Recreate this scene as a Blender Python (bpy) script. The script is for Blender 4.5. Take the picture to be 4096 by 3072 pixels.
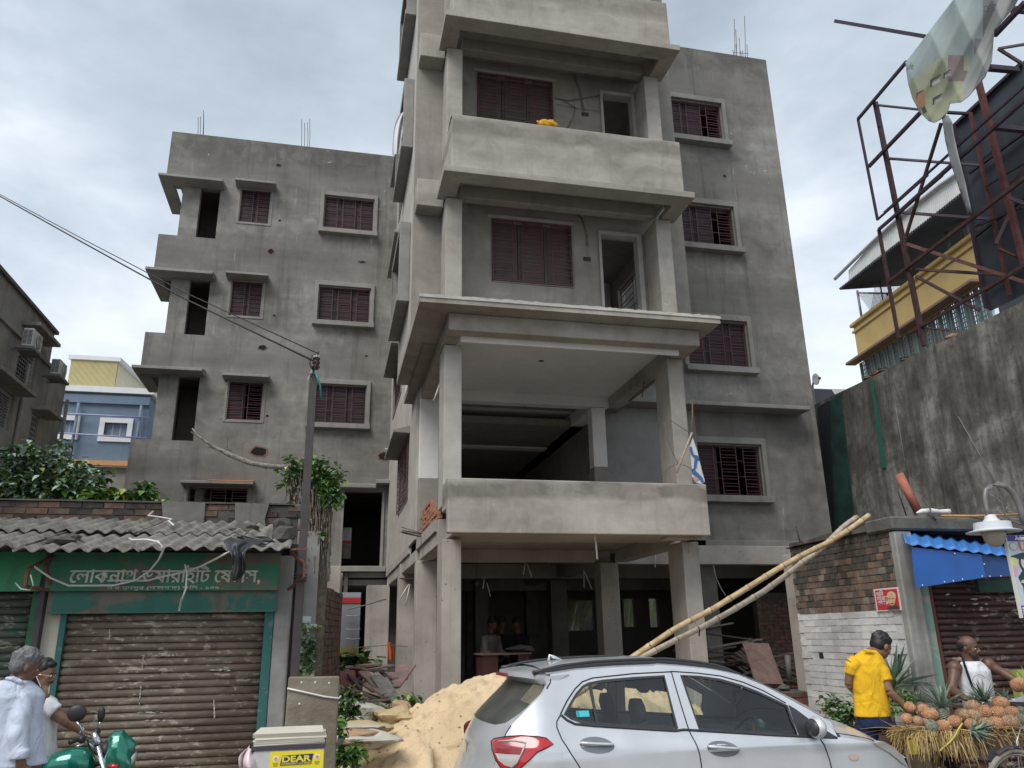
import bpy, bmesh, math, random
from mathutils import Vector, Matrix
R = math.radians
random.seed(7)
for o in list(bpy.data.objects): bpy.data.objects.remove(o)
scene = bpy.context.scene
COL = scene.collection

# ------------------------------------------------------------------ camera
H = 1.75
FPX, PITCH, ROLL, YAW = 3140.6, 0.3104863, -0.01765925, 0.2270345
fw = Vector((math.sin(YAW)*math.cos(PITCH), math.cos(YAW)*math.cos(PITCH), math.sin(PITCH)))
_r0 = Vector((math.cos(YAW), -math.sin(YAW), 0)); _u0 = _r0.cross(fw)
rt = _r0*math.cos(ROLL) + _u0*math.sin(ROLL)
up = -_r0*math.sin(ROLL) + _u0*math.cos(ROLL)
cam_d = bpy.data.cameras.new('camera'); cam = bpy.data.objects.new('camera', cam_d); COL.objects.link(cam)
cam_d.sensor_width = 36; cam_d.lens = 36*FPX/4096; cam_d.clip_start = 0.05; cam_d.clip_end = 3000
m = Matrix((( rt.x, up.x, -fw.x, 0), (rt.y, up.y, -fw.y, 0), (rt.z, up.z, -fw.z, H), (0, 0, 0, 1)))
cam.matrix_world = m
scene.camera = cam

# ------------------------------------------------------------------ world, sun, exposure
SUN_EL, SUN_AZ = 50, 226            # degrees: height, compass direction the light comes from (0 = +Y, clockwise)
w = bpy.data.worlds.new('World'); scene.world = w; w.use_nodes = True
nt = w.node_tree; nt.nodes.clear()
def wn(t, **k):
    n = nt.nodes.new(t)
    for a_, b_ in k.items(): setattr(n, a_, b_)
    return n
sky = wn('ShaderNodeTexSky', sky_type='NISHITA'); sky.sun_disc = False
sky.sun_elevation = R(SUN_EL); sky.sun_rotation = R(SUN_AZ)
bsky = wn('ShaderNodeBackground'); bsky.inputs[1].default_value = 0.10
nt.links.new(sky.outputs[0], bsky.inputs[0])
tc = wn('ShaderNodeTexCoord'); mp = wn('ShaderNodeMapping'); mp.inputs['Scale'].default_value = (1.0, 1.0, 2.2)
nt.links.new(tc.outputs['Generated'], mp.inputs[0])
n1 = wn('ShaderNodeTexNoise'); n1.inputs['Scale'].default_value = 1.7; n1.inputs['Detail'].default_value = 7; n1.inputs['Roughness'].default_value = 0.52
n1.inputs['Distortion'].default_value = 0.35
n2 = wn('ShaderNodeTexNoise'); n2.inputs['Scale'].default_value = 6.5; n2.inputs['Detail'].default_value = 5; n2.inputs['Roughness'].default_value = 0.6
nt.links.new(mp.outputs[0], n1.inputs[0]); nt.links.new(mp.outputs[0], n2.inputs[0])
mx = wn('ShaderNodeMix', data_type='FLOAT'); mx.inputs[0].default_value = 0.24
nt.links.new(n1.outputs[0], mx.inputs[2]); nt.links.new(n2.outputs[0], mx.inputs[3])
sep = wn('ShaderNodeSeparateXYZ'); nt.links.new(tc.outputs['Generated'], sep.inputs[0])
# clouds are brighter low down, a darker grey blue overhead
mr = wn('ShaderNodeMapRange'); mr.inputs[1].default_value = 0.15; mr.inputs[2].default_value = 0.85; mr.inputs[3].default_value = 0.13; mr.inputs[4].default_value = -0.09
nt.links.new(sep.outputs[2], mr.inputs[0])
ad = wn('ShaderNodeMath', operation='ADD'); nt.links.new(mx.outputs[0], ad.inputs[0]); nt.links.new(mr.outputs[0], ad.inputs[1])
cr = wn('ShaderNodeValToRGB'); e = cr.color_ramp.elements
e[0].position = 0.34; e[0].color = (0.33, 0.385, 0.44, 1)
e[1].position = 0.70; e[1].color = (0.74, 0.79, 0.85, 1)
e2 = cr.color_ramp.elements.new(0.50); e2.color = (0.46, 0.52, 0.585, 1)
nt.links.new(ad.outputs[0], cr.inputs[0])
bcl = wn('ShaderNodeBackground'); bcl.inputs[1].default_value = 0.675
nt.links.new(cr.outputs[0], bcl.inputs[0])
ms = wn('ShaderNodeMixShader'); ms.inputs[0].default_value = 0.9
out = wn('ShaderNodeOutputWorld')
nt.links.new(bsky.outputs[0], ms.inputs[1]); nt.links.new(bcl.outputs[0], ms.inputs[2]); nt.links.new(ms.outputs[0], out.inputs[0])

sl = bpy.data.lights.new('sun', 'SUN'); sl.energy = 1.5; sl.angle = R(35); sl.color = (1.0, 0.96, 0.90)
so = bpy.data.objects.new('sun', sl); COL.objects.link(so)
az = R(SUN_AZ); dv = Vector((math.sin(az)*math.cos(R(SUN_EL)), math.cos(az)*math.cos(R(SUN_EL)), math.sin(R(SUN_EL))))
so.rotation_euler = dv.to_track_quat('Z', 'Y').to_euler()
vs = scene.view_settings; vs.view_transform = 'Standard'; vs.look = 'None'; vs.exposure = 1.05; vs.gamma = 1; vs.use_curve_mapping = False

# ------------------------------------------------------------------ helpers
# VIEW holds crops of the photograph used while measuring; at() gives the place in the world seen there on a given plane
VIEW = dict(A=(400,400,1.6592),B=(400,1300,1.6592),C=(1550,0,1.6592),D=(1550,900,1.6592),E=(1500,1850,1.58),F=(2500,100,1.659),G=(3250,0,1.9515),H=(3250,700,1.9515),I=(2600,1500,2.07375),J=(3200,1900,2.46875),K=(3200,2400,2.46875),L=(0,1000,2.37),M=(0,1700,2.37),N=(600,1700,2.37),O=(0,2400,2.4686),P=(700,2300,2.14875),Q=(1300,2400,2.4578),R=(1800,2600,2.4578),S=(2600,2500,2.212),T=(3300,2400,2.4683),U=(3500,2700,3.7114),V=(2600,2000,2.0109),W=(1700,2100,2.4578),Z=(0,0,.54),X=(1300,1800,1.508))
def at(k, x, y, X=None, Y=None, Z=None):
    v = VIEW[k]; px = v[0] + x/v[2]; py = v[1] + y/v[2]
    d = fw + rt*((px-2048)/FPX) - up*((py-1536)/FPX)
    t = Y/d.y if Y is not None else (X/d.x if X is not None else (Z-H)/d.z)
    return Vector((0, 0, H)) + d*t

def wloc(o):
    l = Vector((0, 0, 0))
    while o is not None:
        l += o.location; o = o.parent
    return l
def tag(o, label=None, cat=None, group=None, kind=None):
    if label: o['label'] = label
    if cat: o['category'] = cat
    if group: o['group'] = group
    if kind: o['kind'] = kind
    return o
def thing(name, loc, label, cat, group=None, rz=0):
    o = bpy.data.objects.new(name, None); o.empty_display_size = 0.2
    COL.objects.link(o); o.location = loc; o.rotation_euler = (0, 0, rz)
    return tag(o, label, cat, group)

class MB:
    def __init__(s): s.v = []; s.f = []; s.m = []; s.cur = 0
    def add(s, vs, fs):
        b = len(s.v); s.v += [tuple(p) for p in vs]; s.f += [tuple(i+b for i in f) for f in fs]; s.m += [s.cur]*len(fs); return s
    def hexa(s, p):   # 8 points: bottom 4 ccw, top 4
        return s.add(p, [(3,2,1,0),(4,5,6,7),(0,1,5,4),(1,2,6,5),(2,3,7,6),(3,0,4,7)])
    def box(s, x0, x1, y0, y1, z0, z1):
        return s.hexa([(x0,y0,z0),(x1,y0,z0),(x1,y1,z0),(x0,y1,z0),(x0,y0,z1),(x1,y0,z1),(x1,y1,z1),(x0,y1,z1)])
    def obox(s, c, sx, sy, sz, mat=None):  # box centred at c, turned by mat (3x3)
        P = []
        for dz in (-1,1):
            for dx, dy in ((-1,-1),(1,-1),(1,1),(-1,1)):
                v = Vector((dx*sx/2, dy*sy/2, dz*sz/2))
                if mat is not None: v = mat @ v
                P.append(v + Vector(c))
        return s.hexa(P)
    def beam(s, a, b, w, h=None, upv=(0,0,1)):   # rectangular bar from a to b
        h = h or w; a = Vector(a); b = Vector(b); d = (b-a); L = d.length; d.normalize()
        u = Vector(upv); 
        if abs(d.dot(u)) > 0.98: u = Vector((0,1,0))
        x = d.cross(u).normalized(); y = x.cross(d).normalized()
        P = []
        for q in (a, b):
            for i, j in ((-1,-1),(1,-1),(1,1),(-1,1)): P.append(q + x*(i*w/2) + y*(j*h/2))
        return s.add(P, [(3,2,1,0),(4,5,6,7),(0,1,5,4),(1,2,6,5),(2,3,7,6),(3,0,4,7)])
    def prism(s, poly, axis, a, b):   # poly 2D (ccw), extruded along axis from a to b; axis 'x': (y,z), 'y': (x,z), 'z': (x,y)
        n = len(poly)
        def mk(p, t): return (t,p[0],p[1]) if axis == 'x' else ((p[0],t,p[1]) if axis == 'y' else (p[0],p[1],t))
        vs_ = [mk(p, a) for p in poly] + [mk(p, b) for p in poly]
        return s.add(vs_, [tuple(range(n-1,-1,-1)), tuple(range(n, 2*n))] + [(i,(i+1)%n,n+(i+1)%n,n+i) for i in range(n)])
    def tube(s, pts, r, n=8, cap=True, flat=None):
        pts = [Vector(p) for p in pts]; rr = r if isinstance(r, (list, tuple)) else [r]*len(pts)
        b0 = len(s.v); ref = None; rings = []
        for i, p in enumerate(pts):
            d = (pts[min(i+1, len(pts)-1)] - pts[max(i-1, 0)])
            if d.length < 1e-9: d = Vector((0,0,1))
            d.normalize()
            if ref is None: ref = Vector((0,0,1)) if abs(d.z) < .9 else Vector((1,0,0))
            x = ref.cross(d)
            if x.length < 1e-4: x = Vector((0,1,0)).cross(d)
            x.normalize(); y = d.cross(x).normalized()
            q = rr[i]; qx, qy = q if isinstance(q, (list, tuple)) else (q, q)
            rings.append([p + x*(qx*math.cos(2*math.pi*k/n)) + y*(qy*math.sin(2*math.pi*k/n)) for k in range(n)])
        vs_ = [v for g in rings for v in g]; fs = []
        for i in range(len(rings)-1):
            for k in range(n):
                fs.append((i*n+k, i*n+(k+1)%n, (i+1)*n+(k+1)%n, (i+1)*n+k))
        if cap: fs += [tuple(range(n-1,-1,-1)), tuple((len(rings)-1)*n+k for k in range(n))]
        return s.add(vs_, fs)
    def ball(s, c, r, n=10, m_=7, mat=None):
        rx, ry, rz = r if isinstance(r, (list, tuple)) else (r, r, r); c = Vector(c); vs_ = []; fs = []
        for i in range(m_+1):
            t = math.pi*i/m_
            for k in range(n):
                p = 2*math.pi*k/n; v = Vector((rx*math.sin(t)*math.cos(p), ry*math.sin(t)*math.sin(p), rz*math.cos(t)))
                if mat is not None: v = mat @ v
                vs_.append(c+v)
        for i in range(m_):
            for k in range(n): fs.append((i*n+k, (i+1)*n+k, (i+1)*n+(k+1)%n, i*n+(k+1)%n))
        return s.add(vs_, fs)
    def lathe(s, prof, c=(0,0,0), n=16, mat=None):   # prof: (r, z)
        c = Vector(c); vs_ = []; fs = []
        for r_, z in prof:
            for k in range(n):
                v = Vector((r_*math.cos(2*math.pi*k/n), r_*math.sin(2*math.pi*k/n), z))
                if mat is not None: v = mat @ v
                vs_.append(c+v)
        for i in range(len(prof)-1):
            for k in range(n): fs.append((i*n+k, i*n+(k+1)%n, (i+1)*n+(k+1)%n, (i+1)*n+k))
        return s.add(vs_, fs)
    def wall(s, axis, u0, u1, z0, z1, t0, t1, holes=()):   # slab with rectangular holes; axis 'y': u = X, thickness in Y; 'x': u = Y; 'z': u = X, second = Y
        us = sorted({u0, u1, *[min(max(h[i],u0),u1) for h in holes for i in (0,1)]})
        zs = sorted({z0, z1, *[min(max(h[i],z0),z1) for h in holes for i in (2,3)]})
        def P(u, z, t): return (u,t,z) if axis == 'y' else ((t,u,z) if axis == 'x' else (u,z,t))
        def solid(i, j):
            if i < 0 or j < 0 or i >= len(us)-1 or j >= len(zs)-1: return False
            cu = (us[i]+us[i+1])/2; cz = (zs[j]+zs[j+1])/2
            return not any(h[0] < cu < h[1] and h[2] < cz < h[3] for h in holes)
        for i in range(len(us)-1):
            for j in range(len(zs)-1):
                if not solid(i, j): continue
                a, b, c, d = us[i], us[i+1], zs[j], zs[j+1]
                s.add([P(a,c,t0),P(b,c,t0),P(b,d,t0),P(a,d,t0)], [(0,1,2,3)])
                s.add([P(a,c,t1),P(b,c,t1),P(b,d,t1),P(a,d,t1)], [(3,2,1,0)])
                if not solid(i-1,j): s.add([P(a,c,t0),P(a,c,t1),P(a,d,t1),P(a,d,t0)], [(3,2,1,0)])
                if not solid(i+1,j): s.add([P(b,c,t0),P(b,c,t1),P(b,d,t1),P(b,d,t0)], [(0,1,2,3)])
                if not solid(i,j-1): s.add([P(a,c,t0),P(b,c,t0),P(b,c,t1),P(a,c,t1)], [(3,2,1,0)])
                if not solid(i,j+1): s.add([P(a,d,t0),P(b,d,t0),P(b,d,t1),P(a,d,t1)], [(0,1,2,3)])
        return s
    def mesh(s, name, mats, smooth=False, merge=True, tri=False):
        me = bpy.data.meshes.new(name); me.from_pydata(s.v, [], s.f)
        mats = mats if isinstance(mats, (list, tuple)) else [mats]
        for mm in mats: me.materials.append(mm)
        if len(mats) > 1: me.polygons.foreach_set('material_index', s.m)
        bm = bmesh.new(); bm.from_mesh(me)
        if merge: bmesh.ops.remove_doubles(bm, verts=bm.verts, dist=1e-5)
        bmesh.ops.recalc_face_normals(bm, faces=bm.faces)
        bm.to_mesh(me); bm.free()
        if smooth: me.polygons.foreach_set('use_smooth', [True]*len(me.polygons))
        me.update(); return me
    def build(s, name, mats, parent=None, loc=None, rot=None, smooth=False, bevel=0, merge=True, local=False, kind=None, label=None, seg=1):
        me = s.mesh(name, mats, smooth, merge)
        return link(name, me, parent, loc, rot, bevel, local, kind, label, seg)
def link(name, me, parent=None, loc=None, rot=None, bevel=0, local=False, kind=None, label=None, seg=1):
    o = bpy.data.objects.new(name, me); COL.objects.link(o)
    o.parent = parent
    base = Vector(loc) if loc is not None else Vector((0,0,0))
    o.location = base if (local or parent is None) else base - wloc(parent)
    if rot is not None: o.rotation_euler = rot
    if bevel:
        b = o.modifiers.new('bevel', 'BEVEL'); b.width = bevel; b.segments = seg; b.limit_method = 'ANGLE'; b.angle_limit = R(40)
    if kind: o['kind'] = kind
    if label: o['label'] = label
    return o
def top(o, label, cat, group=None): return tag(o, label, cat, group)
def boxes(name, mat, parent, lst, **k):
    for b_ in lst: MB().box(*b_).build(name, mat, parent, **k)
def copy_tree(o, parent=None):
    c = o.copy(); COL.objects.link(c); c.parent = parent
    if parent is not None: c.matrix_parent_inverse = o.matrix_parent_inverse
    for ch in list(o.children): copy_tree(ch, c)
    return c
def smooth_angle(o, a=40):
    me = o.data
    me.polygons.foreach_set('use_smooth', [True]*len(me.polygons))
    bm = bmesh.new(); bm.from_mesh(me)
    for ed in bm.edges:
        if len(ed.link_faces) == 2 and ed.calc_face_angle(0) > R(a): ed.smooth = False
    bm.to_mesh(me); bm.free(); return o

# ------------------------------------------------------------------ materials
class NT:
    def __init__(s, name):
        s.mat = bpy.data.materials.new(name); s.mat.use_nodes = True; s.t = s.mat.node_tree; s.t.nodes.clear()
        s.out = s.t.nodes.new('ShaderNodeOutputMaterial'); s.b = s.t.nodes.new('ShaderNodeBsdfPrincipled')
        s.t.links.new(s.b.outputs[0], s.out.inputs[0]); s.pos = None
    def n(s, t, **k):
        nd = s.t.nodes.new(t)
        for a_, b_ in k.items(): setattr(nd, a_, b_)
        return nd
    def l(s, a_, b_): s.t.links.new(a_, b_)
    def P(s, scale=(1,1,1), world=True, rot=(0,0,0)):
        mpn = s.n('ShaderNodeMapping'); mpn.inputs['Scale'].default_value = scale; mpn.inputs['Rotation'].default_value = rot
        if world: s.l(s.n('ShaderNodeNewGeometry').outputs['Position'], mpn.inputs[0])
        else: s.l(s.n('ShaderNodeTexCoord').outputs['Object'], mpn.inputs[0])
        return mpn.outputs[0]
    def noise(s, sc, det=5, rough=.55, vec=None, dist=0):
        nd = s.n('ShaderNodeTexNoise'); nd.inputs['Scale'].default_value = sc; nd.inputs['Detail'].default_value = det; nd.inputs['Roughness'].default_value = rough; nd.inputs['Distortion'].default_value = dist
        if vec is not None: s.l(vec, nd.inputs['Vector'])
        return nd.outputs[0]
    def ramp(s, fac, stops):
        r_ = s.n('ShaderNodeValToRGB'); el = r_.color_ramp.elements
        while len(el) < len(stops): el.new(0.5)
        for q_, (p_, c_) in zip(el, stops): q_.position = p_; q_.color = (*c_, 1) if len(c_) == 3 else c_
        s.l(fac, r_.inputs[0]); return r_.outputs[0]
    def mix(s, f, a_, b_, mode='MIX'):
        m_ = s.n('ShaderNodeMix', data_type='RGBA', blend_type=mode)
        for i, v in ((0,f),(6,a_),(7,b_)):
            if isinstance(v, bpy.types.NodeSocket): s.l(v, m_.inputs[i])
            elif i == 0: m_.inputs[0].default_value = v
            else: m_.inputs[i].default_value = (*v, 1)
        return m_.outputs[2]
    def step(s, v, a_, b_, lo=0., hi=1.):
        r_ = s.n('ShaderNodeMapRange'); r_.inputs[1].default_value = a_; r_.inputs[2].default_value = b_; r_.inputs[3].default_value = lo; r_.inputs[4].default_value = hi
        s.l(v, r_.inputs[0]); return r_.outputs[0]
    def math(s, op, a_, b_):
        m_ = s.n('ShaderNodeMath', operation=op)
        for i, v in ((0,a_),(1,b_)):
            if isinstance(v, bpy.types.NodeSocket): s.l(v, m_.inputs[i])
            else: m_.inputs[i].default_value = v
        return m_.outputs[0]
    def fin(s, col, rough=.8, bump=None, bs=.3, bd=.02, metal=0, spec=None, coat=0):
        if isinstance(col, bpy.types.NodeSocket): s.l(col, s.b.inputs['Base Color'])
        else: s.b.inputs['Base Color'].default_value = (*col, 1)
        if isinstance(rough, bpy.types.NodeSocket): s.l(rough, s.b.inputs['Roughness'])
        else: s.b.inputs['Roughness'].default_value = rough
        s.b.inputs['Metallic'].default_value = metal
        if spec is not None: s.b.inputs['Specular IOR Level'].default_value = spec
        if coat: s.b.inputs['Coat Weight'].default_value = coat; s.b.inputs['Coat Roughness'].default_value = .08
        if bump is not None:
            b_ = s.n('ShaderNodeBump'); b_.inputs['Strength'].default_value = bs; b_.inputs['Distance'].default_value = bd
            s.l(bump, b_.inputs['Height']); s.l(b_.outputs[0], s.b.inputs['Normal'])
        return s.mat
def plain(name, col, rough=.6, metal=0, var=.12, sc=8, spec=None, coat=0, bs=.15, world=False):
    t = NT(name); n_ = t.noise(sc, 5, .6, t.P(world=world))
    c = t.mix(t.step(n_, .3, .7), [x*(1-var) for x in col], [min(1, x*(1+var)) for x in col])
    return t.fin(c, rough, n_ if bs else None, bs, .005, metal, spec, coat)
def plaster(name, lo, mid, hi, white=.0, streak=.5, fine=1., damp=()):
    t = NT(name); p = t.P()
    big = t.noise(.55, 6, .55, p, .4); hz = t.noise(1.0, 4, .6, t.P((.45,.45,2.6))); med = t.noise(2.6, 7, .62, p, .6)
    st = t.noise(1.0, 5, .6, t.P((5,5,.35))); fn = t.noise(38, 4, .7, p); fm = t.noise(11, 5, .6, p)
    f = t.math('ADD', t.math('MULTIPLY', big, .40), t.math('ADD', t.math('MULTIPLY', hz, .26), t.math('MULTIPLY', med, .34)))
    c = t.ramp(f, [(.36, lo), (.50, mid), (.63, hi)])
    c = t.mix(t.step(st, .54, .70, 0, .5*streak), c, [x*.55 for x in lo])
    c = t.mix(t.step(fm, .35, .65, 0, .16), c, [x*.72 for x in mid])
    if damp:      # damp stains: ragged bands at given heights
        sz = t.n('ShaderNodeSeparateXYZ'); t.l(p, sz.inputs[0]); wob = t.noise(.9, 5, .6, t.P((.8,.8,.8)), .5); zz = t.math('ADD', sz.outputs[2], t.math('MULTIPLY', wob, .55))
        for z0, z1, z2, z3, am in damp:
            mk = t.math('MULTIPLY', t.step(zz, z0+.27, z1+.27), t.step(zz, z2+.27, z3+.27, 1, 0)); mk = t.math('MULTIPLY', mk, t.step(med, .38, .58, am*.35, am))
            c = t.mix(mk, c, [x*.62 for x in lo])
    if white:
        wv = t.noise(1.3, 8, .72, t.P((1.2,1.2,.8)), 1.2)
        c = t.mix(t.step(wv, .655, .70, 0, white), c, (.56,.56,.55))
        dr = t.math('MULTIPLY', t.step(t.noise(1, 6, .65, t.P((9,9,.8))), .60, .70, 0, white*.8), t.step(t.noise(.8, 4, .6, p), .50, .60)); c = t.mix(dr, c, (.46,.46,.45))
    hgt = t.math('ADD', t.math('MULTIPLY', fn, .25), t.math('ADD', t.math('MULTIPLY', med, 1.0), t.math('MULTIPLY', fm, .5)))
    return t.fin(c, .92, hgt, .35*fine, .018, spec=.25)
M = {}
M['plaster'] = plaster('weathered_grey_plaster', (.125,.120,.110), (.215,.207,.190), (.32,.31,.288), .75, .9, damp=((14.9,16.3,18,19,.75),(11.9,12.5,12.9,13.6,.35),(8.7,9.3,9.6,10.3,.35),(5.6,6.1,6.3,6.9,.3)))
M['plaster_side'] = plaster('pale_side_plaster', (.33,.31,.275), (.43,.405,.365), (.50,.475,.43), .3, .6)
M['plaster_tower'] = plaster('smooth_beige_plaster', (.205,.186,.160), (.335,.310,.275), (.43,.402,.362), .3, .45, damp=((3.60,3.68,3.84,3.92,.8),(9.62,9.75,9.92,10.04,.7),(12.6,12.8,13.0,13.2,.6),(8.75,8.84,8.9,9.0,.35)))
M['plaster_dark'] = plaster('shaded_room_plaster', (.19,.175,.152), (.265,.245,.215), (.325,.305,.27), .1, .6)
M['trim'] = plaster('window_trim_plaster', (.19,.185,.172), (.26,.252,.235), (.32,.31,.29), .15, .6)
M['putty'] = plaster('white_putty', (.60,.575,.565), (.68,.655,.645), (.74,.715,.70), 0, .05, .5)
def raw_concrete():
    t = NT('raw_board_marked_concrete'); p = t.P()
    big = t.noise(1.2, 6, .6, p); st = t.noise(1.0, 6, .65, t.P((16,16,.5))); v = t.n('ShaderNodeTexVoronoi'); v.inputs['Scale'].default_value = 11; t.l(p, v.inputs['Vector'])
    c = t.ramp(big, [(.3,(.27,.247,.222)), (.55,(.39,.36,.328)), (.75,(.465,.435,.402))])
    c = t.mix(t.step(st, .55, .75, 0, .4), c, (.14,.132,.12))
    pit = t.step(v.outputs['Distance'], .09, .14, 1, 0)
    pit = t.math('MULTIPLY', pit, t.step(t.noise(4, 2, .5, p), .5, .56))
    c = t.mix(pit, c, (.09,.085,.08))
    h = t.math('ADD', t.math('MULTIPLY', st, .6), t.math('SUBTRACT', big, pit))
    return t.fin(c, .9, h, .4, .015, spec=.25)
M['concrete'] = raw_concrete()
M['grille'] = plain('maroon_painted_steel', (.10,.034,.046), .5, 0, .25, 6)
M['shutter_leaf'] = plain('brown_wood_shutter', (.085,.066,.055), .6, 0, .2, 5)
M['maroon_leaf'] = plain('dark_maroon_shutter', (.024,.011,.015), .6, 0, .35, 3, world=True)
M['dark_leaf'] = plain('dusky_shutter', (.05,.04,.05), .6, 0, .2, 5)
M['door_frame'] = plain('primed_door_frame', (.34,.33,.31), .7, 0, .12, 5)
M['rust'] = plain('rusty_steel', (.11,.05,.032), .75, .2, .4, 20)
M['rebar'] = plain('steel_rebar', (.10,.085,.075), .7, .3, .3, 25)
# ================================================================== GROUND
def ground_mat():
    t = NT('trodden_earth'); p = t.P(); a_ = t.noise(.8, 7, .6, p); b_ = t.noise(9, 6, .65, p)
    c = t.ramp(a_, [(.35,(.16,.135,.10)), (.6,(.28,.24,.185))]); c = t.mix(t.step(b_, .35, .7, 0, .5), c, (.25,.215,.165))
    return t.fin(c, .95, b_, .6, .03)
def asphalt_mat():
    t = NT('dusty_asphalt'); p = t.P(); b_ = t.noise(60, 4, .7, p); a_ = t.noise(.7, 5, .6, p)
    c = t.mix(t.step(b_, .3, .7), (.12,.115,.105), (.20,.19,.17)); c = t.mix(t.step(a_, .45, .7, 0, .6), c, (.30,.265,.215))
    return t.fin(c, .9, b_, .5, .008)
M['earth'] = ground_mat(); M['asphalt'] = asphalt_mat()
g = MB(); g.add([(-900,7.3,0),(900,7.3,0),(900,1500,0),(-900,1500,0),(-900,-300,0),(900,-300,0)], [(0,1,2,3)])
tag(g.build('ground', M['earth']), kind='structure')
g = MB(); g.add([(-900,-300,-.02),(900,-300,-.02),(900,7.3,-.02),(-900,7.3,-.02)], [(0,1,2,3)])
tag(g.build('road', M['asphalt']), kind='structure')
g = MB(); g.box(-60,60,7.3,7.42,-.1,.06); tag(g.build('kerb', M['concrete'], bevel=.01), kind='structure')

# ================================================================== APARTMENT BUILDING
B = thing('apartment_building', (3.6, 14, 0), 'unfinished grey plastered apartment block with recessed balconies, standing on bare concrete pillars', 'building')
PL, PT, PS, PD, CO, TR = (M[k] for k in ('plaster','plaster_tower','plaster_side','plaster_dark','concrete','trim'))
LIN = (15.08, 11.98, 8.85, 5.80); SIL = (13.88, 10.80, 7.65, 4.62)
FL = (3.3, 6.3, 9.27, 12.35, 15.45)         # floor levels
ROOF = 16.8; Zb = 3.5
LY, RY, TX = 22.5, 15.9, 1.52

def grille_mb(W, Hh, panels, nb=7, bar=.006):
    g = MB(); t = .007; gap = .16 if panels > 2 else .13
    pw = (W - gap*(panels-1))/panels
    g.box(0,W,-t,t,0,.018); g.box(0,W,-t,t,Hh-.018,Hh)
    for k in range(panels):
        x0 = k*(pw+gap); x1 = x0+pw
        g.box(x0,x0+.016,-t-.002,t+.002,0,Hh); g.box(x1-.016,x1,-t-.002,t+.002,0,Hh)
        st = Hh/nb
        for i in range(nb):
            for f_ in (.30, .70):
                z = (i+f_)*st; g.box(x0+.016,x1-.016,-t*.8,t*.8,z-bar*.9,z+bar*.9)
        if k < panels-1:
            for f_ in ((.34,.66) if k % 2 == 0 else (.38,.70)):
                z = Hh*f_; g.box(x1,x1+gap,-t*.8,t*.8,z-bar,z+bar)
    return g
def window(x, y, z0, z1, W, panels=3, axis='y', frame='raised', leaf=None, hood=False, sill=.12, inset=.04, label=None, nb=7, sidew=.105, fmat=None, hoodw=.1, hoodp=.45):
    """window at the wall plane: axis 'y' faces the street, axis 'x' faces left; (x, y) = its lower left corner"""
    Hh = z1-z0; fr = MB(); d = .35; fmat = fmat or TR; hh = .09
    # lining inside the hole
    lt = .03
    fr.box(0,lt,.0,.26,0,Hh); fr.box(W-lt,W,.0,.26,0,Hh); fr.box(lt,W-lt,.0,.26,Hh-lt,Hh); fr.box(lt,W-lt,.0,.26,0,lt)
    if frame == 'raised':
        p = .085
        fr.box(-sidew,0,-p,.0,-.0,Hh+.14); fr.box(W,W+sidew,-p,0,0,Hh+.14); fr.box(0,W,-p,0,Hh,Hh+.14)
        fr.box(-sidew-.015,W+sidew+.015,-p-.12,0,-.145,0)
    elif frame == 'flat':
        fr.box(-.06,0,-.02,0,-.05,Hh); fr.box(W,W+.06,-.02,0,-.05,Hh); fr.box(0,W,-.02,0,-.05,0)
    rot = (0,0,0) if axis == 'y' else (0,0,-math.pi/2)
    loc = Vector((x,y,z0))
    o = fr.build('window', fmat, B, loc=loc, rot=rot, bevel=.006, label=label)
    gb = grille_mb(W-2*lt, Hh-2*lt, panels, nb)
    go = gb.build('grille', M['grille']); go.parent = o; go.location = (lt, inset, lt)
    pw = (W-.08)/panels
    if leaf is not None:
        for k in range(panels):
            pn = MB(); x0 = .04+k*pw; yb = .10; lm_ = leaf.get('mat', M['dark_leaf'])
            if k in leaf.get('open', ()):       # swung inwards
                if k != panels-1: continue
                pn.obox((x0+pw-.02,.32,Hh/2), .03, .40, Hh-.1)
            else:
                pn.box(x0,x0+pw-.012,yb,yb+.03,.04,Hh-.04)
                pn.box(x0+.05,x0+pw-.06,yb-.012,yb,.10,Hh*.48); pn.box(x0+.05,x0+pw-.06,yb-.012,yb,Hh*.53,Hh-.10)
            lo = pn.build('shutter', lm_); lo.parent = o
    if hood:
        hb = MB(); hb.prism([(-hoodp,hh*.55),(-hoodp,-.02),(0,-.03),(0,hh+.05)], 'x', -.14, W+.14)
        ho = hb.build('hood', fmat, bevel=.008); ho.parent = o; ho.location = (0, 0, Hh+.03)
    return o

# ---- left wing
BX0, BX1 = -5.45, -4.93          # open corner of the balconies
holes = []
for k in range(3):
    zt = LIN[k]-.15+.05; zb = SIL[k]-.63 if k else 13.25
    zb = (13.25, 10.14, 7.02)[k]; zt = (14.93, 11.86, 8.86)[k]
    holes += [(-5.6,BX1,zb,zt), (-4.42,-3.86,zb,zt)]
    holes.append((-3.27 if k < 2 else -3.08, -2.36 if k < 2 else -2.10, SIL[k], LIN[k]-.03))
    holes.append((-.76,.80,SIL[k],LIN[k]))
holes += [(-3.86,-2.28,4.75,5.78), (.30,1.35,3.66,5.72)]
wl = MB(); wl.wall('y', -5.45, TX, Zb, ROOF, LY, LY+.22, holes)
wl.build('wall', PL, B)
w2 = MB(); w2.box(-5.42,TX,LY+.6,LY+.8,3.1,3.49); w2.box(-5.25,-5.05,24.76,30,Zb,ROOF-.02); w2.box(-4.925,-4.72,LY+.223,24.59,Zb,15.29)
for i, f_ in enumerate(FL): w2.box(-5.05,TX+.2,LY+.22,30,f_-.15,f_)
w2.box(-5.2,11,30,30.2,Zb,ROOF-.05)
w2.box(-3.7,-3.5,LY+.23,24.6,Zb,15.4); w2.box(-1.7,-1.5,LY+.23,30,Zb,15.4)
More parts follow.
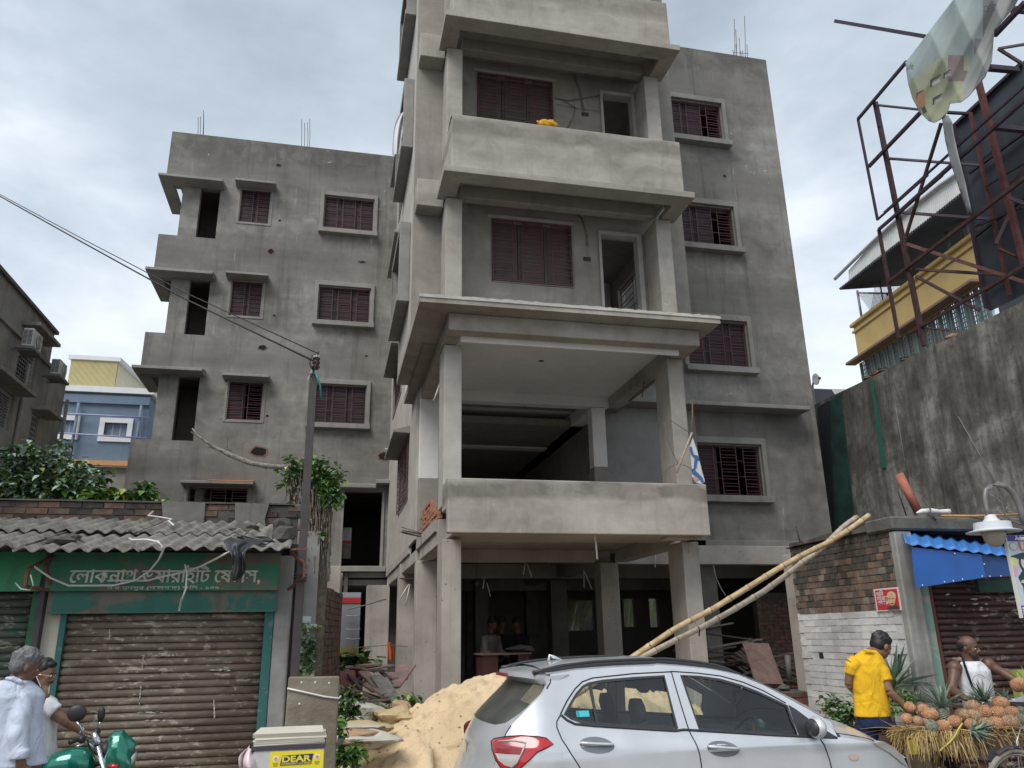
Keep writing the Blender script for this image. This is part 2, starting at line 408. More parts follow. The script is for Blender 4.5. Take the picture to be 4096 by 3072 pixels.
w2.box(-5.04,-3.7,24.6,24.75,Zb,15.4)
w2.build('inner_wall', PD, B)
for k in range(3):
    z = (14.93, 11.86, 8.90)[k]
    c = MB(); c.hexa([(-5.56,LY-.5,z),(-3.74,LY-.5,z),(-3.74,LY-.004,z-.02),(-5.56,LY-.004,z-.02),(-5.56,LY-.5,z+.08),(-3.74,LY-.5,z+.08),(-3.74,LY-.004,z+.20),(-5.56,LY-.004,z+.20)])
    c.box(-5.56,-5.2,LY+.001,24.3,z-.02,z+.1)
    c.build('canopy', TR, B, bevel=.008)
    q_ = MB(); zb = (13.25, 10.14, 7.02)[k]
    q_.box(-5.449,-5.29,LY+.221,24.3,z-1.72-1.2 if k < 2 else 5.6,zb)
    q_.build('balcony_parapet', PL, B)
for k in range(3):
    if k < 2: window(-3.27,LY,SIL[k],LIN[k]-.03,.91,2,frame='flat',hood=True,nb=8,leaf=dict(open=((1,) if k == 2 else ()),mat=M['maroon_leaf']))
    else: window(-3.08,LY,SIL[k]+.0,LIN[k]-.03,.98,2,frame='flat',hood=True,nb=8,leaf=dict(open=((1,) if k == 2 else ()),mat=M['maroon_leaf']))
    window(-.76,LY,SIL[k],LIN[k],1.56,3,nb=7,leaf=dict(open=(),mat=M['maroon_leaf']))
window(-3.86,LY,4.75,5.76,1.58,3,frame='flat',hood=True,nb=6,label='wide low window with an orange brick-dust stained hood')
st = MB(); st.add([(-3.2,LY-.452,5.853),(-2.15,LY-.452,5.853),(-2.15,LY-.01,5.955),(-3.4,LY-.01,5.955)], [(0,1,2,3)])
st.build('brick_dust', plain('orange_brick_dust',(.42,.17,.08),.9), B)
d = MB(); d.box(.24,.30,LY-.06,LY,3.6,5.75); d.box(1.35,1.42,LY-.06,LY,3.6,5.75); d.box(.10,1.5,LY-.12,LY,3.50,3.64)
d.prism([(LY-.4,5.76),(LY,5.76),(LY,5.95),(LY-.4,5.86)], 'x', .16, 1.15); d.prism([(LY-.4,5.90),(LY,5.90),(LY,6.08),(LY-.4,6.0)], 'x', 1.15, 1.515)
d.build('doorway', TR, B, bevel=.008)

# knocked out holes where pipes go through
def ragged(k, x, y, rx, rz, Yp, core=(.012,.011,.012), rim=(.20,.115,.08)):
    c = at(k, x, y, Y=Yp); n = 13; rnd = random.Random(int(x*7+y)); g = MB()
    o_ = []; i_ = []
    for a_ in range(n):
        t = 2*math.pi*a_/n; f_ = rnd.uniform(.8,1.2)
        o_.append((c.x+rx*1.1*f_*math.cos(t), Yp-.006, c.z+rz*1.12*f_*math.sin(t)))
        i_.append((c.x+rx*f_*.85*math.cos(t), Yp-.009, c.z+rz*f_*.85*math.sin(t)))
    b_ = [(p[0]*.2+c.x*.8+.02, Yp-.008, p[2]*.2+c.z*.8) for p in i_]
    g.cur = 0; g.add(o_+i_, [(j,(j+1)%n,n+(j+1)%n,n+j) for j in range(n)])
    g.cur = 1; g.add(i_, [tuple(range(n))])
    nm = 'rim%.2f'%rim[0]
    rm = M.get(nm) or M.setdefault(nm, plain('broken_brick_'+str(len(M)), rim, .95, 0, .4, 30))
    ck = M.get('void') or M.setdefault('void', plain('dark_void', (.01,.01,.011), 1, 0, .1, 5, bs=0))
    return g.build('wall_hole', [rm, ck], B, merge=False)
grey = (.16,.15,.14)
ragged('A',1133,1005,.10,.10,LY); ragged('A',1185,433,.10,.06,LY,rim=grey); ragged('B',1080,150,.13,.085,LY,rim=grey)
ragged('B',1052,840,.24,.15,LY); ragged('B',1880,872,.16,.13,LY,rim=(.2,.13,.09)); ragged('B',1110,603,.04,.035,LY,rim=grey)
ragged('A',1192,800,.04,.035,LY,rim=grey); ragged('A',1155,1430,.04,.035,LY,rim=grey); ragged('A',1740,1075,.13,.035,LY,rim=grey); ragged('B',1768,205,.05,.03,LY,rim=grey)

# ---- left side wall of the main block (faces left)
sw = MB()
hs = [(16.45,18.95,4.5,5.90)] + [(18.9,21.5,SIL[k],LIN[k]) for k in range(3)]
sw.wall('x', 14.9, LY, Zb, ROOF, TX, TX+.22, hs)
sw.build('wall', PS, B)
hs = [(12.95,14.65,SIL[k],LIN[k]) for k in range(3)]
sw = MB(); sw.wall('x', 12.381, 15.0, 6.58, 19.5, 1.12, 1.34, hs); sw.build('wall', PS, B)
sw = MB(); sw.box(1.34,TX+.22,14.78,14.98,6.58,19.5); sw.build('wall', PS, B)
for k in range(3):
    window(TX, 21.5, SIL[k], LIN[k], 2.6, 3, axis='x', frame='flat', hood=True, hoodp=.3)
    bx = MB(); bx.box(.93,1.118,12.80,12.95,SIL[k]-.14,LIN[k]+.12); bx.box(.93,1.118,14.65,14.80,SIL[k]-.14,LIN[k]+.12)
    bx.box(.90,1.118,12.78,14.82,SIL[k]-.26,SIL[k]-.141); bx.box(.93,1.118,12.95,14.65,LIN[k],LIN[k]+.12)
    bx.build('window_surround', TR, B, bevel=.008)
    window(1.12, 14.65, SIL[k], LIN[k], 1.7, 3, axis='x', frame='none')
window(TX, 18.95, 4.5, 5.90, 2.5, 3, axis='x', frame='none', hood=True, hoodp=.35, inset=-.03)

# ---- right wing
hr = [(9.48-1.59+.0,9.48,SIL[k],LIN[k]) for k in range(4)]
hr[3] = (7.89,9.48,4.62,5.82)
wr_ = MB(); wr_.wall('y', 5.34, 11.04, Zb, ROOF, RY, RY+.22, hr)
wr_.build('wall', PL, B)
s_ = MB(); s_.wall('x', RY+.22, 30, Zb, ROOF, 10.84, 11.039, []); s_.build('wall', PL, B)
s_ = MB(); s_.box(5.34,11.045,RY-.05,RY-.002,3.5,3.66); s_.build('band', TR, B, bevel=.01)
for k in range(4): window(7.89, RY, hr[k][2], hr[k][3], 1.59, 3, leaf=dict(open=((2,),(2,),(),(1,2))[k],mat=M['maroon_leaf']), nb=7)
l_ = MB(); l_.hexa([(5.36,15.38,6.57),(10.58,15.38,6.57),(10.58,RY-.003,6.57),(5.36,RY-.003,6.57),(5.36,15.38,6.66),(10.58,15.38,6.66),(10.58,RY-.003,6.80),(5.36,RY-.003,6.80)])
l_.build('ledge', TR, B, bevel=.01)
i_ = MB()
for f_ in FL[1:]: i_.box(TX+.221,10.839,16.13,29.9,f_-.15,f_)
i_.box(7.0,7.2,RY+.23,22,6.31,ROOF-.1); i_.box(7.2,10.8,20,20.2,3.3,15.3); i_.box(TX+.3,7,20,20.2,6.3,15.3)
i_.build('inner_wall', PD, B)
r_ = MB(); r_.box(-5.24,11.03,LY+.23,29.9,15.46,15.6); r_.box(TX+.23,10.83,RY+.23,LY+.2,15.46,15.6); r_.build('roof', PL, B)
ragged('F',660,1003,.05,.04,RY,rim=grey)

# ---- front block above the canopy (the tower)
th = []
WIN = []
for i in range(3):
    dz = 3.1*i
    wz0, wz1 = 7.62+dz, 8.87+dz
    wx0 = 2.47 if i == 0 else 2.22; wx1 = wx0+1.53
    dx0, dx1 = (4.48, 5.32) if i == 0 else (4.68, 5.42)
    dzt = 8.81+dz
    th += [(wx0,wx1,wz0,wz1), (dx0,dx1,6.6+dz,dzt)]
    WIN.append((wx0,wx1,wz0,wz1,dx0,dx1,6.6+dz,dzt))
t_ = MB(); t_.wall('y', 1.12, 6.2, 6.58, 19.5, 12.2, 12.38, th); t_.build('wall', PD, B)
t_ = MB(); t_.wall('x', 12.38, RY, 6.58, 19.5, 6.02, 6.2, [(12.8,15.3,7.2+3.1*i,9.15+3.1*i) for i in range(4)]); t_.build('wall', PT, B)
boxes('floor_slab', PD, B, [(1.34,6.02,12.381,RY-.01,6.42+3.09*i,6.57+3.09*i) for i in range(4)])
boxes('inner_wall', M['rubble'] if 'rubble' in M else PD, B, [(1.98,2.1,15.2,21.7,.42,3.3)])  # partition added to keep yard light out and darken the ground floor
boxes('inner_wall', M['putty'], B, [(4.2,4.3,12.39,15.7,6.58+3.09*i,9.50+3.09*i) for i in range(3)] + [(1.35,6.0,15.7,15.8,6.58+3.09*i,9.50+3.09*i) for i in range(3)])
for i, (x0,x1,z0,z1,dx0,dx1,dz0,dz1) in enumerate(WIN):
    window(x0, 12.2, z0, z1, x1-x0, 3, frame='none', leaf=dict(open=(), mat=M['shutter_leaf']), nb=8, inset=-.02)
    f_ = MB(); f_.box(x0-.05,x1+.05,12.165,12.199,z1,z1+.06)
    f_.box(dx0,dx0+.05,12.15,12.36,dz0,dz1-.06); f_.box(dx1-.09,dx1,12.15,12.36,dz0,dz1-.06); f_.box(dx0,dx1,12.15,12.36,dz1-.07,dz1)
    f_.build('door_frame', M['door_frame'], B, bevel=.004)
for i in range(3):   # grille in the far window of the rooms, seen through the doors
    gm = grille_mb(2.5, 1.95, 3); go = gm.build('grille', M['grille'], B, loc=(6.1,15.3,7.2+3.1*i), rot=(0,0,-math.pi/2))
for i in (0,1):
    c_ = MB(); z = 9.3+3.09*i        # bands on the front of the block, left of the pillar
    c_.box(1.13,1.585,11.85,12.199,z+.0-.52,z+.0); c_.build('band', PT, B, bevel=.01)
# pillars run from the ground to the top
def pillar(x0, x1, y0, y1, z0, z1, mat, nm='pillar'):
    p_ = MB(); p_.box(x0,x1,y0,y1,z0,z1); return p_.build(nm, mat, B, bevel=.012, seg=2)
for x0, x1 in ((1.595,1.875),(5.38,5.66)):
    pillar(x0,x1,11.62,12.19,.1,3.12,CO)
    pillar(x0,x1,11.62,12.19,3.62,6.18,PS if x0 < 2 else PT)
    pillar(x0,x1,11.62,12.19,6.58,8.84,PT); pillar(x0,x1,11.62,12.19,9.2,11.93,PT); pillar(x0,x1,11.62,12.19,12.3,15,PT)
# big canopy over the first floor
c_ = MB(); rnd = random.Random(3)
c_.wall('z', 1.09, 5.92, 10.67, 14.76, 6.47, 6.585, [(1.7,5.5,12.3,14.7)])
cn = c_.build('canopy', PT, B)
e_ = MB(); N = 90            # rough unplastered screed along its top edge
top_ = [(1.085+4.84*i/N, 6.585+.012*rnd.random()+.014*abs(math.sin(i*.7))*rnd.random()) for i in range(N+1)]
e_.prism([(5.925,6.545),(1.085,6.545)][::-1] + top_[::-1], 'y', 10.655, 10.95); e_.build('rough_edge', plaster('rough_mortar',(.36,.345,.32),(.46,.44,.41),(.56,.54,.50),0,.1,3), B)
boxes('beam', PT, B, [(1.57,5.70,11.0,11.24,6.19,6.465),(1.57,1.79,11.241,14.7,6.19,6.465),(5.44,5.70,11.241,14.7,6.19,6.465)], bevel=.01)
boxes('beam', M['putty'], B, [(1.791,5.439,14.70,14.95,6.20,6.44),(1.795,5.435,11.245,11.29,6.10,6.40),(5.05,5.435,14.951,22,6.15,6.44),(1.75,5.049,18.2,18.45,6.1,6.44)], bevel=.008)
b_ = MB(); b_.box(1.791,5.439,11.3,14.69,6.41,6.46); b_.build('ceiling', M['putty'], B)
b_ = MB(); b_.box(1.75,5.44,14.96,22,6.45,6.5); b_.build('ceiling', M['putty'], B)
# slabs with parapets of the 3rd and 4th floor balconies
for i in range(2):
    dz = 3.083*i; z = 8.855+dz
    c_ = MB(); c_.wall('z', 1.455, 5.79, 10.85, 11.75, z, z+.115, [(1.76,5.505,11.17,11.76)])
    c_.build('canopy', PT, B, bevel=.006)
    pp = MB(); z0 = 8.974+dz; z1 = 10.06+dz
    pp.box(1.60,5.68,11.0,11.12,z0,z1); pp.box(1.60,1.72,11.12,11.615,z0,z1); pp.box(5.56,5.68,11.12,11.615,z0,z1)
    pp.build('parapet', PT, B, bevel=.018, seg=2)
    fl = MB(); fl.box(1.721,5.559,11.121,12.199,z+.29,z+.43); fl.build('balcony_floor', PD, B)
    bm_ = MB(); bm_.box(1.876,5.379,11.66,11.86,z+.05,z+.289); bm_.build('beam', PD, B, bevel=.01)
# first floor balcony
pp = MB(); pp.wall('y', 1.58, 5.575, 3.14, 3.92, 11.0, 11.14, [])
pp.box(1.58,1.70,11.14,11.615,3.5,3.92); pp.box(5.455,5.575,11.14,11.615,3.14,3.92)
pp.build('parapet', PT, B, bevel=.015, seg=2)
boxes('floor_slab', CO, B, [(1.702,5.454,11.142,12.3,3.17,3.30),(1.56,5.7,12.3,RY,3.32,3.5)])
boxes('beam', CO, B, [(5.0,5.45,11.3,11.6,3.12,3.18),(1.876,5.0,14.75,15.0,3.08,3.32),(5.40,5.64,12.2,14.7,3.08,3.32),(1.60,1.84,12.2,14.7,3.10,3.5),(TX,11.0,17.9,18.15,3.0,3.32),(5.65,10.9,15.4,15.65,3.1,3.49),(1.56,1.86,15,LY,3.1,3.49),(TX+.25,11,21,21.25,2.9,3.3),(5.1,5.395,15.0,22,3.02,3.32)], bevel=.012)
boxes('floor_slab', CO, B, [(TX+.001,11.0,16.13,30,3.36,3.499),(-5.04,TX-.001,LY+.23,29.9,3.36,3.499)])
SHADED_CO = plaster('shade_toned_concrete', (.10,.095,.085), (.16,.15,.135), (.22,.21,.19), 0, .6)  # darker copy of the concrete: ground floor shade put into the colour
# pillars of the open ground floor and first floor
for (x0,x1,y0,y1,z0,z1,mt) in ((1.55,1.93,14.72,15.1,.0,3.09,CO),(5.08,5.45,14.72,15.1,.0,3.07,CO),(5.06,5.35,14.72,15.0,4.95,6.19,M['putty']),(5.06,5.35,14.72,15.0,3.5,4.949,PD),
        (1.56,1.93,14.72,14.89,4.62,6.46,M['putty']),(1.56,1.93,14.72,14.89,3.5,4.619,PD),(1.55,1.95,18.4,18.9,0,3.1,CO),(-.1,.25,18.3,18.9,0,3.3,CO),(1.0,1.6,21.9,22.4,0,3.1,CO),(-1.6,-1.2,22.3,22.8,0,3.1,CO),(-5.2,-4.8,22.3,22.8,0,3.1,CO),
        (3.3,3.6,18.4,18.8,0,3.0,CO),(5.1,5.5,18.4,18.8,0,3.0,CO),(7.8,8.15,16.0,16.4,0,3.1,CO),(10.6,10.98,15.95,16.4,0,3.5,CO),(8.9,9.2,19.4,19.8,0,3.3,CO),(7.2,7.5,21,21.4,0,3.3,CO),(1.9,2.2,21.8,22.2,0,3,CO),(3.7,4.05,21.9,22.3,0,3,CO),(5.35,5.7,21.9,22.3,0,3,CO)):
    pillar(x0,x1,y0,y1,z0,z1,SHADED_CO if (y0 > 15.9 and x0 > 1.9) else mt)
pillar(-.08,.30,19.0,19.45,0,3.2,CO)
# first floor: grey textured wall behind, half brick side wall
tw = MB(); tw.wall('y', 5.36, 7.9, 3.51, 6.56, 15.85, 15.895, []); tw.build('wall', plaster('stippled_grey_render',(.21,.21,.20),(.27,.268,.258),(.32,.318,.308),.1,.2,4), B)
iw = MB(); iw.box(1.75,5.4,23,23.2,3.5,6.5); iw.box(5.36,5.5,16.2,23,3.5,6.5); iw.build('inner_wall', PD, B)
# ground floor plinth and back walls with openings
pl = MB(); pl.box(1.2,11.0,12.4,24,.01,.42); pl.build('plinth', M['earth'], B)
o1 = at('W',960,748,Y=24); o2 = at('W',1080,1150,Y=24); o3 = at('W',1225,742,Y=24); o4 = at('W',1672,1035,Y=24); o5 = at('W',1945,725,Y=24); o6 = at('W',2075,1000,Y=24); o7 = at('E',1730,860,Y=24); o8 = at('E',1800,1040,Y=24)
bw = MB(); bw.wall('y', 1.5, 11.0, .42, 3.35, 24, 24.2, [(a__.x,b__.x,b__.z,a__.z) for a__,b__ in ((o1,o2),(o3,o4),(o5,o6),(o7,o8))])
bw.build('wall', PD, B)
bw = MB(); bw.wall('x', 16, 24, .42, 3.4, 10.7, 10.9, []); bw.build('wall', plaster('dark_grey_wall',(.12,.11,.10),(.16,.15,.14),(.2,.19,.18)), B)  # dark grey mottled plaster closing the right side
# half-finished brick side wall of the first floor, left
BR = plain('orange_brick', (.34,.16,.10), .9, 0, .35, 14, world=True); BR2 = plain('sooty_brick', (.105,.072,.055), .92, 0, .4, 9, world=True)
M['brick'] = BR; M['oldbrick'] = BR2
rnd = random.Random(5)
shared = [MB().box(0,.07,0,.235,0,.07).mesh('brick', BR)]
for r_ in range(6):
    n_ = 10 - r_*1
    for k in range(n_):
        link('brick', shared[0], B, loc=(1.60+rnd.uniform(-.012,.012), 14.45-.25*k-(.12 if r_%2 else 0), 3.51+.08*r_), bevel=.004)
for k in range(7):
    a_ = Vector((1.62+.02*k, 14.2+.03*k, 3.45+.03*(k%3))); 
    rb = MB(); rb.tube([a_, a_+Vector((-.45-.1*rnd.random(),-.5*rnd.random()-.1,.02+.08*rnd.random()))], .007, 5); rb.build('rebar', M['rebar'], B)
# rebar sticking out of the roofs
def starter(kx, pts, Yp, z0):
    g = MB()
    for (x, yb, yt) in pts:
        a_ = at(kx, x, yb, Y=Yp); b_ = at(kx, x+random.uniform(-3,3), yt, Y=Yp); a_.z = z0; g.tube([a_,(a_+b_)/2+Vector((.01,0,0)),b_], .009, 5)
    return g.build('rebar', M['rebar'], B)
starter('A', ((652,218,115),(668,218,110),(686,222,70),(690,222,85)), LY+.1, 16.75)
starter('A', ((1338,302,130),(1358,302,152),(1380,305,150),(1392,307,125)), LY+.1, 16.75)
st_ = ((718,200,165),(725,200,-40),(737,200,30),(760,205,85),(768,205,175),(778,205,170),(795,210,-60),(810,215,130),(735,205,130))
starter('F', st_, RY+.1, 16.75)
g = MB(); a_ = at('F',718,182,Y=RY+.1); g.tube([a_, at('F',818,190,Y=RY+.1)], .007, 5); g.build('rebar', M['rebar'], B)
# cables and pipes poking out of the plaster
def wire(name, pts, r, mat, parent=B, n=5, **k):
    g = MB(); return g.tube(pts, r, n).build(name, mat, parent, smooth=True, **k)
M['pvc'] = plain('white_pvc', (.62,.61,.58), .45, 0, .08, 8); M['blackwire'] = plain('black_cable', (.02,.02,.022), .6, 0, .2, 8)
M['greywire'] = plain('grey_twine', (.16,.15,.14), .8, 0, .2, 8)
wire('conduit', [at('E',1378,425,Y=11.3),at('E',1390,470,Y=11.3),at('E',1398,530,Y=11.3),at('E',1404,612,Y=11.3)], .016, M['pvc'])
wire('conduit', [at('D',345,1060,Y=12.3),at('D',328,1110,Y=12.2),at('D',306,1166,Y=12.2)], .014, M['pvc'])
for k_ in (((955,598),(938,710)),((960,640),(992,722)),((692,720),(682,800)),((708,762),(730,848)),((1320,680),(1372,802)),((1320,680),(1322,790)),((1775,540),(1770,665))):
    wire('conduit', [at('E',*k_[0],Y=15.3), at('E',*k_[1],Y=15.3)], .011, M['pvc'])
wire('conduit', [at('V',505,510,Y=16),at('V',530,620,Y=16),at('V',570,710,Y=16),at('V',610,770,Y=16)], .012, M['pvc'])
wire('conduit', [at('X',505,810,Y=17.5),at('X',445,910,Y=17.5)], .013, M['pvc']); wire('conduit', [at('X',512,810,Y=17.5),at('X',485,945,Y=17.5)], .013, M['pvc'])
wire('conduit', [at('A',1928,1030,Y=22),at('A',1945,1022,Y=22),at('A',1970,1020,Y=22)], .02, M['pvc']); wire('conduit', [at('B',1892,824,Y=22),at('B',1948,819,Y=22)], .02, M['pvc'])
wire('hook', [at('D',1152,755,Y=12),at('D',1156,785,Y=12),at('D',1162,800,Y=12)], .012, M['rust'])
wire('hook', [at('D',912,1190,Y=15.2),at('D',918,1218,Y=15.2)], .014, M['rust']); wire('hook', [at('C',1380,1325,Y=11.9),at('C',1382,1358,Y=11.9)], .014, M['rust'])
g = MB(); g.ball(at('D',1020,903,Z=6.405), (.05,.05,.006), 8, 4); g.build('ceiling_hole', M['dark_leaf'], B)
# electric switch recesses, chases and cables on the balcony walls
for k_, x, y in (('D',1325,225),('C',1312,757)):
    c_ = at(k_, x, y, Y=12.19); g = MB(); g.box(c_.x-.07,c_.x+.07,12.19,12.2,c_.z-.04,c_.z+.04); g.build('switch_recess', plain('dark_recess',(.04,.04,.038),.9,0,.5,40), B, label='small dark recess for a switch box')
M['chase'] = plain('grey_mortar_patch', (.13,.125,.115), .95, 0, .2, 12)
def ribbon(name, k, pts, wd, Yp, mat):
    g = MB(); P_ = [at(k, x, y, Y=Yp) for x, y in pts]
    for a_, b_ in zip(P_[:-1], P_[1:]): g.beam(a_, b_, wd, .004, upv=(0,1,0))
    return g.build(name, mat, B)
ribbon('mortar_patch', 'C', ((1230,430),(1245,520),(1275,600),(1300,740)), .06, 12.198, M['chase'])
ribbon('mortar_patch', 'C', ((1150,1398),(1240,1405),(1290,1450),(1320,1560),(1325,1640)), .045, 12.198, M['chase'])
wire('cable', [at('C',*p,Y=12.17) for p in ((1112,650),(1150,655),(1200,665),(1290,652),(1405,632))], .011, M['greywire'])
wire('cable', [at('C',*p,Y=12.17) for p in ((1150,655),(1210,690),(1245,715),(1235,770),(1195,850))], .009, M['greywire'])
wire('cable', [at('C',*p,Y=12.17) for p in ((1120,690),(1250,715),(1405,738))], .004, M['greywire'])
# ================================================================== shared small builders
def text_mesh(body, size, mat, extrude=.003, bold=0, shear=0, align='CENTER'):
    c = bpy.data.curves.new('lettering', 'FONT'); c.body = body; c.size = size; c.extrude = extrude; c.align_x = align; c.align_y = 'CENTER'; c.offset = bold; c.shear = shear
    o = bpy.data.objects.new('lettering', c); COL.objects.link(o)
    dg = bpy.context.evaluated_depsgraph_get(); dg.update()
    me = bpy.data.meshes.new_from_object(o.evaluated_get(dg)); bpy.data.objects.remove(o); me.materials.clear(); me.materials.append(mat); return me
def letter(body, size, mat, parent, loc, rot=(math.pi/2,0,0), sx=1, **k):
    o = link('lettering', text_mesh(body, size, mat, **k), parent, loc=loc, rot=rot); o.scale = (sx,1,1); return o
def leaf_mat(name, col):
    t = NT(name); n_ = t.noise(3, 3, .6, t.P()); c = t.mix(t.step(n_, .35, .65), [x*.65 for x in col], [min(1,x*1.35) for x in col])
    m_ = t.fin(c, .55); t.b.inputs['Transmission Weight'].default_value = 0; t.b.inputs['Subsurface Weight'].default_value = 0
    return m_
M['leafd'] = leaf_mat('dark_leaves', (.05,.10,.05)); M['leafm'] = leaf_mat('mid_leaves', (.10,.185,.075)); M['leafy'] = leaf_mat('yellow_green_leaves', (.30,.36,.08)); M['leafg'] = leaf_mat('bright_leaves', (.10,.23,.035))
M['leafs'] = leaf_mat('silvery_leaves', (.36,.45,.36))
LEAVES = ['leafd','leafm','leafy','leafg','leafs']
def add_leaf(g, p, s, rnd, long=1.15, droop=.3, d=None):
    a_ = rnd.uniform(0, 2*math.pi); n_ = Vector((math.cos(a_), math.sin(a_), rnd.uniform(-.9,.5))).normalized() if d is None else d
    side = n_.cross(Vector((rnd.uniform(-.4,.4),rnd.uniform(-.4,.4),1))).normalized(); upn = side.cross(n_).normalized()
    p = Vector(p); L = s*long
    P = [p, p+n_*L*.35+side*s*.45+upn*s*.08, p+n_*L*.38-upn*s*.02, p+n_*L*.35-side*s*.45+upn*s*.08, p+n_*L*.8+side*s*.25-upn*s*.05, p+n_*L*.8-side*s*.25-upn*s*.05, p+n_*L*1.12-upn*s*droop]
    g.add(P, [(0,2,1),(0,3,2),(1,2,4),(2,3,5),(4,2,6),(2,5,6)])
def foliage(name, blobs, n, size, weights, parent, seed=1, long=1.15):
    rnd = random.Random(seed); g = MB()
    tot = sum(b[1][0]*b[1][1]*b[1][2] for b in blobs)**1
    for c_, r_ in blobs:
        k = int(n*(r_[0]*r_[1]*r_[2])/tot)
        for i in range(k):
            v = Vector((rnd.gauss(0,1), rnd.gauss(0,1), rnd.gauss(0,1))).normalized()*(rnd.random()**.45)*(1+.25*math.sin(9*i))
            p = (c_[0]+v.x*r_[0], c_[1]+v.y*r_[1], c_[2]+v.z*r_[2])
            g.cur = rnd.choices(range(5), weights)[0]
            add_leaf(g, p, size*rnd.uniform(.6,1.25), rnd, long)
    return g.build(name, [M[x] for x in LEAVES], parent, merge=False, kind='stuff')

# ================================================================== LEFT: shops under a corrugated roof
def shopmat(name, col, worn, amt=.5, sc=1.6):
    t = NT(name); p = t.P((1,1,1.6)); a_ = t.noise(sc, 8, .68, p, .8); st = t.noise(1, 5, .6, t.P((7,7,.5)))
    c = t.mix(t.step(a_, .62-.22*amt, .66-.18*amt), col, worn); c = t.mix(t.step(st, .5, .8, 0, .5), c, [x*.4 for x in worn]); return t.fin(c, .7, a_, .2, .004)
M['green'] = shopmat('faded_green_sign_paint', (.045,.20,.125), (.17,.145,.11), .42); M['green2'] = shopmat('worn_teal_paint', (.035,.15,.12), (.16,.14,.11), .5)
M['greenbright'] = shopmat('bright_green_sign_paint', (.05,.26,.12), (.10,.12,.08), .2)
M['teal'] = shopmat('teal_frame_paint', (.025,.125,.12), (.12,.17,.18), .3, 5); M['cream'] = plaster('stained_cream_limewash', (.30,.28,.22), (.48,.46,.38), (.60,.58,.50), 0, .8)
M['greypil'] = plaster('damp_grey_pillar', (.15,.15,.14), (.27,.265,.25), (.40,.39,.37), .2, 1.)
def shutter_mat(name, base, green):
    t = NT(name); p = t.P((1,1,1)); a_ = t.noise(2.2, 7, .7, t.P((1,1,2.2)), .6); b_ = t.noise(8, 6, .7, t.P((.9,.9,2.4)), .25); d_ = t.noise(1.3, 5, .6, p)
    c = t.mix(t.step(a_, .42, .6), base, [x*1.7 for x in base]); c = t.mix(t.step(a_, .60, .66, 0, .75*green), c, (.03,.12,.08))
    c = t.mix(t.math('MULTIPLY', t.step(b_, .555, .60, 0, .9), t.step(d_, .40, .50)), c, (.40,.36,.30)); c = t.mix(t.math('MULTIPLY', t.step(b_, .30, .26, 0, .8), t.step(d_, .5, .6)), c, (.16,.07,.045))
    return t.fin(c, .6, b_, .25, .004, metal=.1)
M['shut'] = shutter_mat('peeling_brown_shutter', (.115,.092,.070), .5); M['shutg'] = shutter_mat('grey_green_shutter', (.065,.08,.065), 1.); M['shutr'] = shutter_mat('dark_red_shutter', (.055,.028,.024), 0)
def slat_mesh(W, hgt, mat, nm='slat'):
    n = 6; g = MB(); pr = []
    for i in range(n+1):
        t = i/n; pr.append((-.016*math.sin(math.pi*t)**.7, hgt*t*.86))
    pr += [(0.004, hgt*.9), (.012, hgt*1.0), (.018, hgt), (.018, 0)]
    g.prism(pr[::-1], 'x', 0, W); me = g.mesh(nm, mat)
    me.polygons.foreach_set('use_smooth', [len(p_.vertices) == 4 for p_ in me.polygons]); return me
def shutter(parent, x0, x1, y, z0, z1, hgt, mat):
    me = slat_mesh(x1-x0, hgt, mat); z = z0
    for i in range(int((z1-z0)/hgt)):
        link('slat', me, parent, loc=(x0, y, z0+i*hgt))
S = thing('shop', (-1.6,9.2,0), 'low shop with a green Bengali sign over a peeling brown roller shutter', 'shop')
sy = 9.0
g = MB(); g.box(-2.75,-2.60,sy,sy+.3,0,2.6); g.build('pillar', M['cream'], S)
g = MB(); g.box(-.55,-.38,sy-.02,sy+.3,0,2.62); g.build('pillar', M['greypil'], S, bevel=.01)
g = MB(); g.box(-2.60,-2.545,sy-.02,sy+.02,0,2.1); g.build('frame', M['teal'], S); g = MB(); g.box(-.64,-.552,sy-.03,sy+.02,0,2.1); g.build('frame', M['teal'], S)
shutter(S, -2.545, -.642, sy+.02, .15, 2.12, .0725, M['shut'])
g = MB(); g.hexa([(-2.75,sy-.16,2.25),(-.52,sy-.16,2.25),(-.52,sy-.1,2.25),(-2.75,sy-.1,2.25),(-2.75,sy-.06,2.64),(-.52,sy-.06,2.64),(-.52,sy,2.64),(-2.75,sy,2.64)]); g.build('sign_board', M['green'], S)
g = MB(); g.box(-2.68,-.53,sy-.075,sy-.03,2.06,2.248); g.box(-2.70,-.52,sy-.10,sy-.03,2.035,2.06); g.build('shutter_box', M['green2'], S)
g = MB(); g.box(-4.2,-2.76,sy-.02,sy+.25,0,.1); g.box(-2.55,-.64,sy-.02,sy+.25,0,.14); g.build('threshold', M['concrete'], S)
g = MB(); g.box(-4.3,-.35,sy+.5,sy+.62,0,2.75); g.box(-.45,-.33,sy+.31,sy+1.9,0,2.78); g.build('wall', M['greypil'], S)
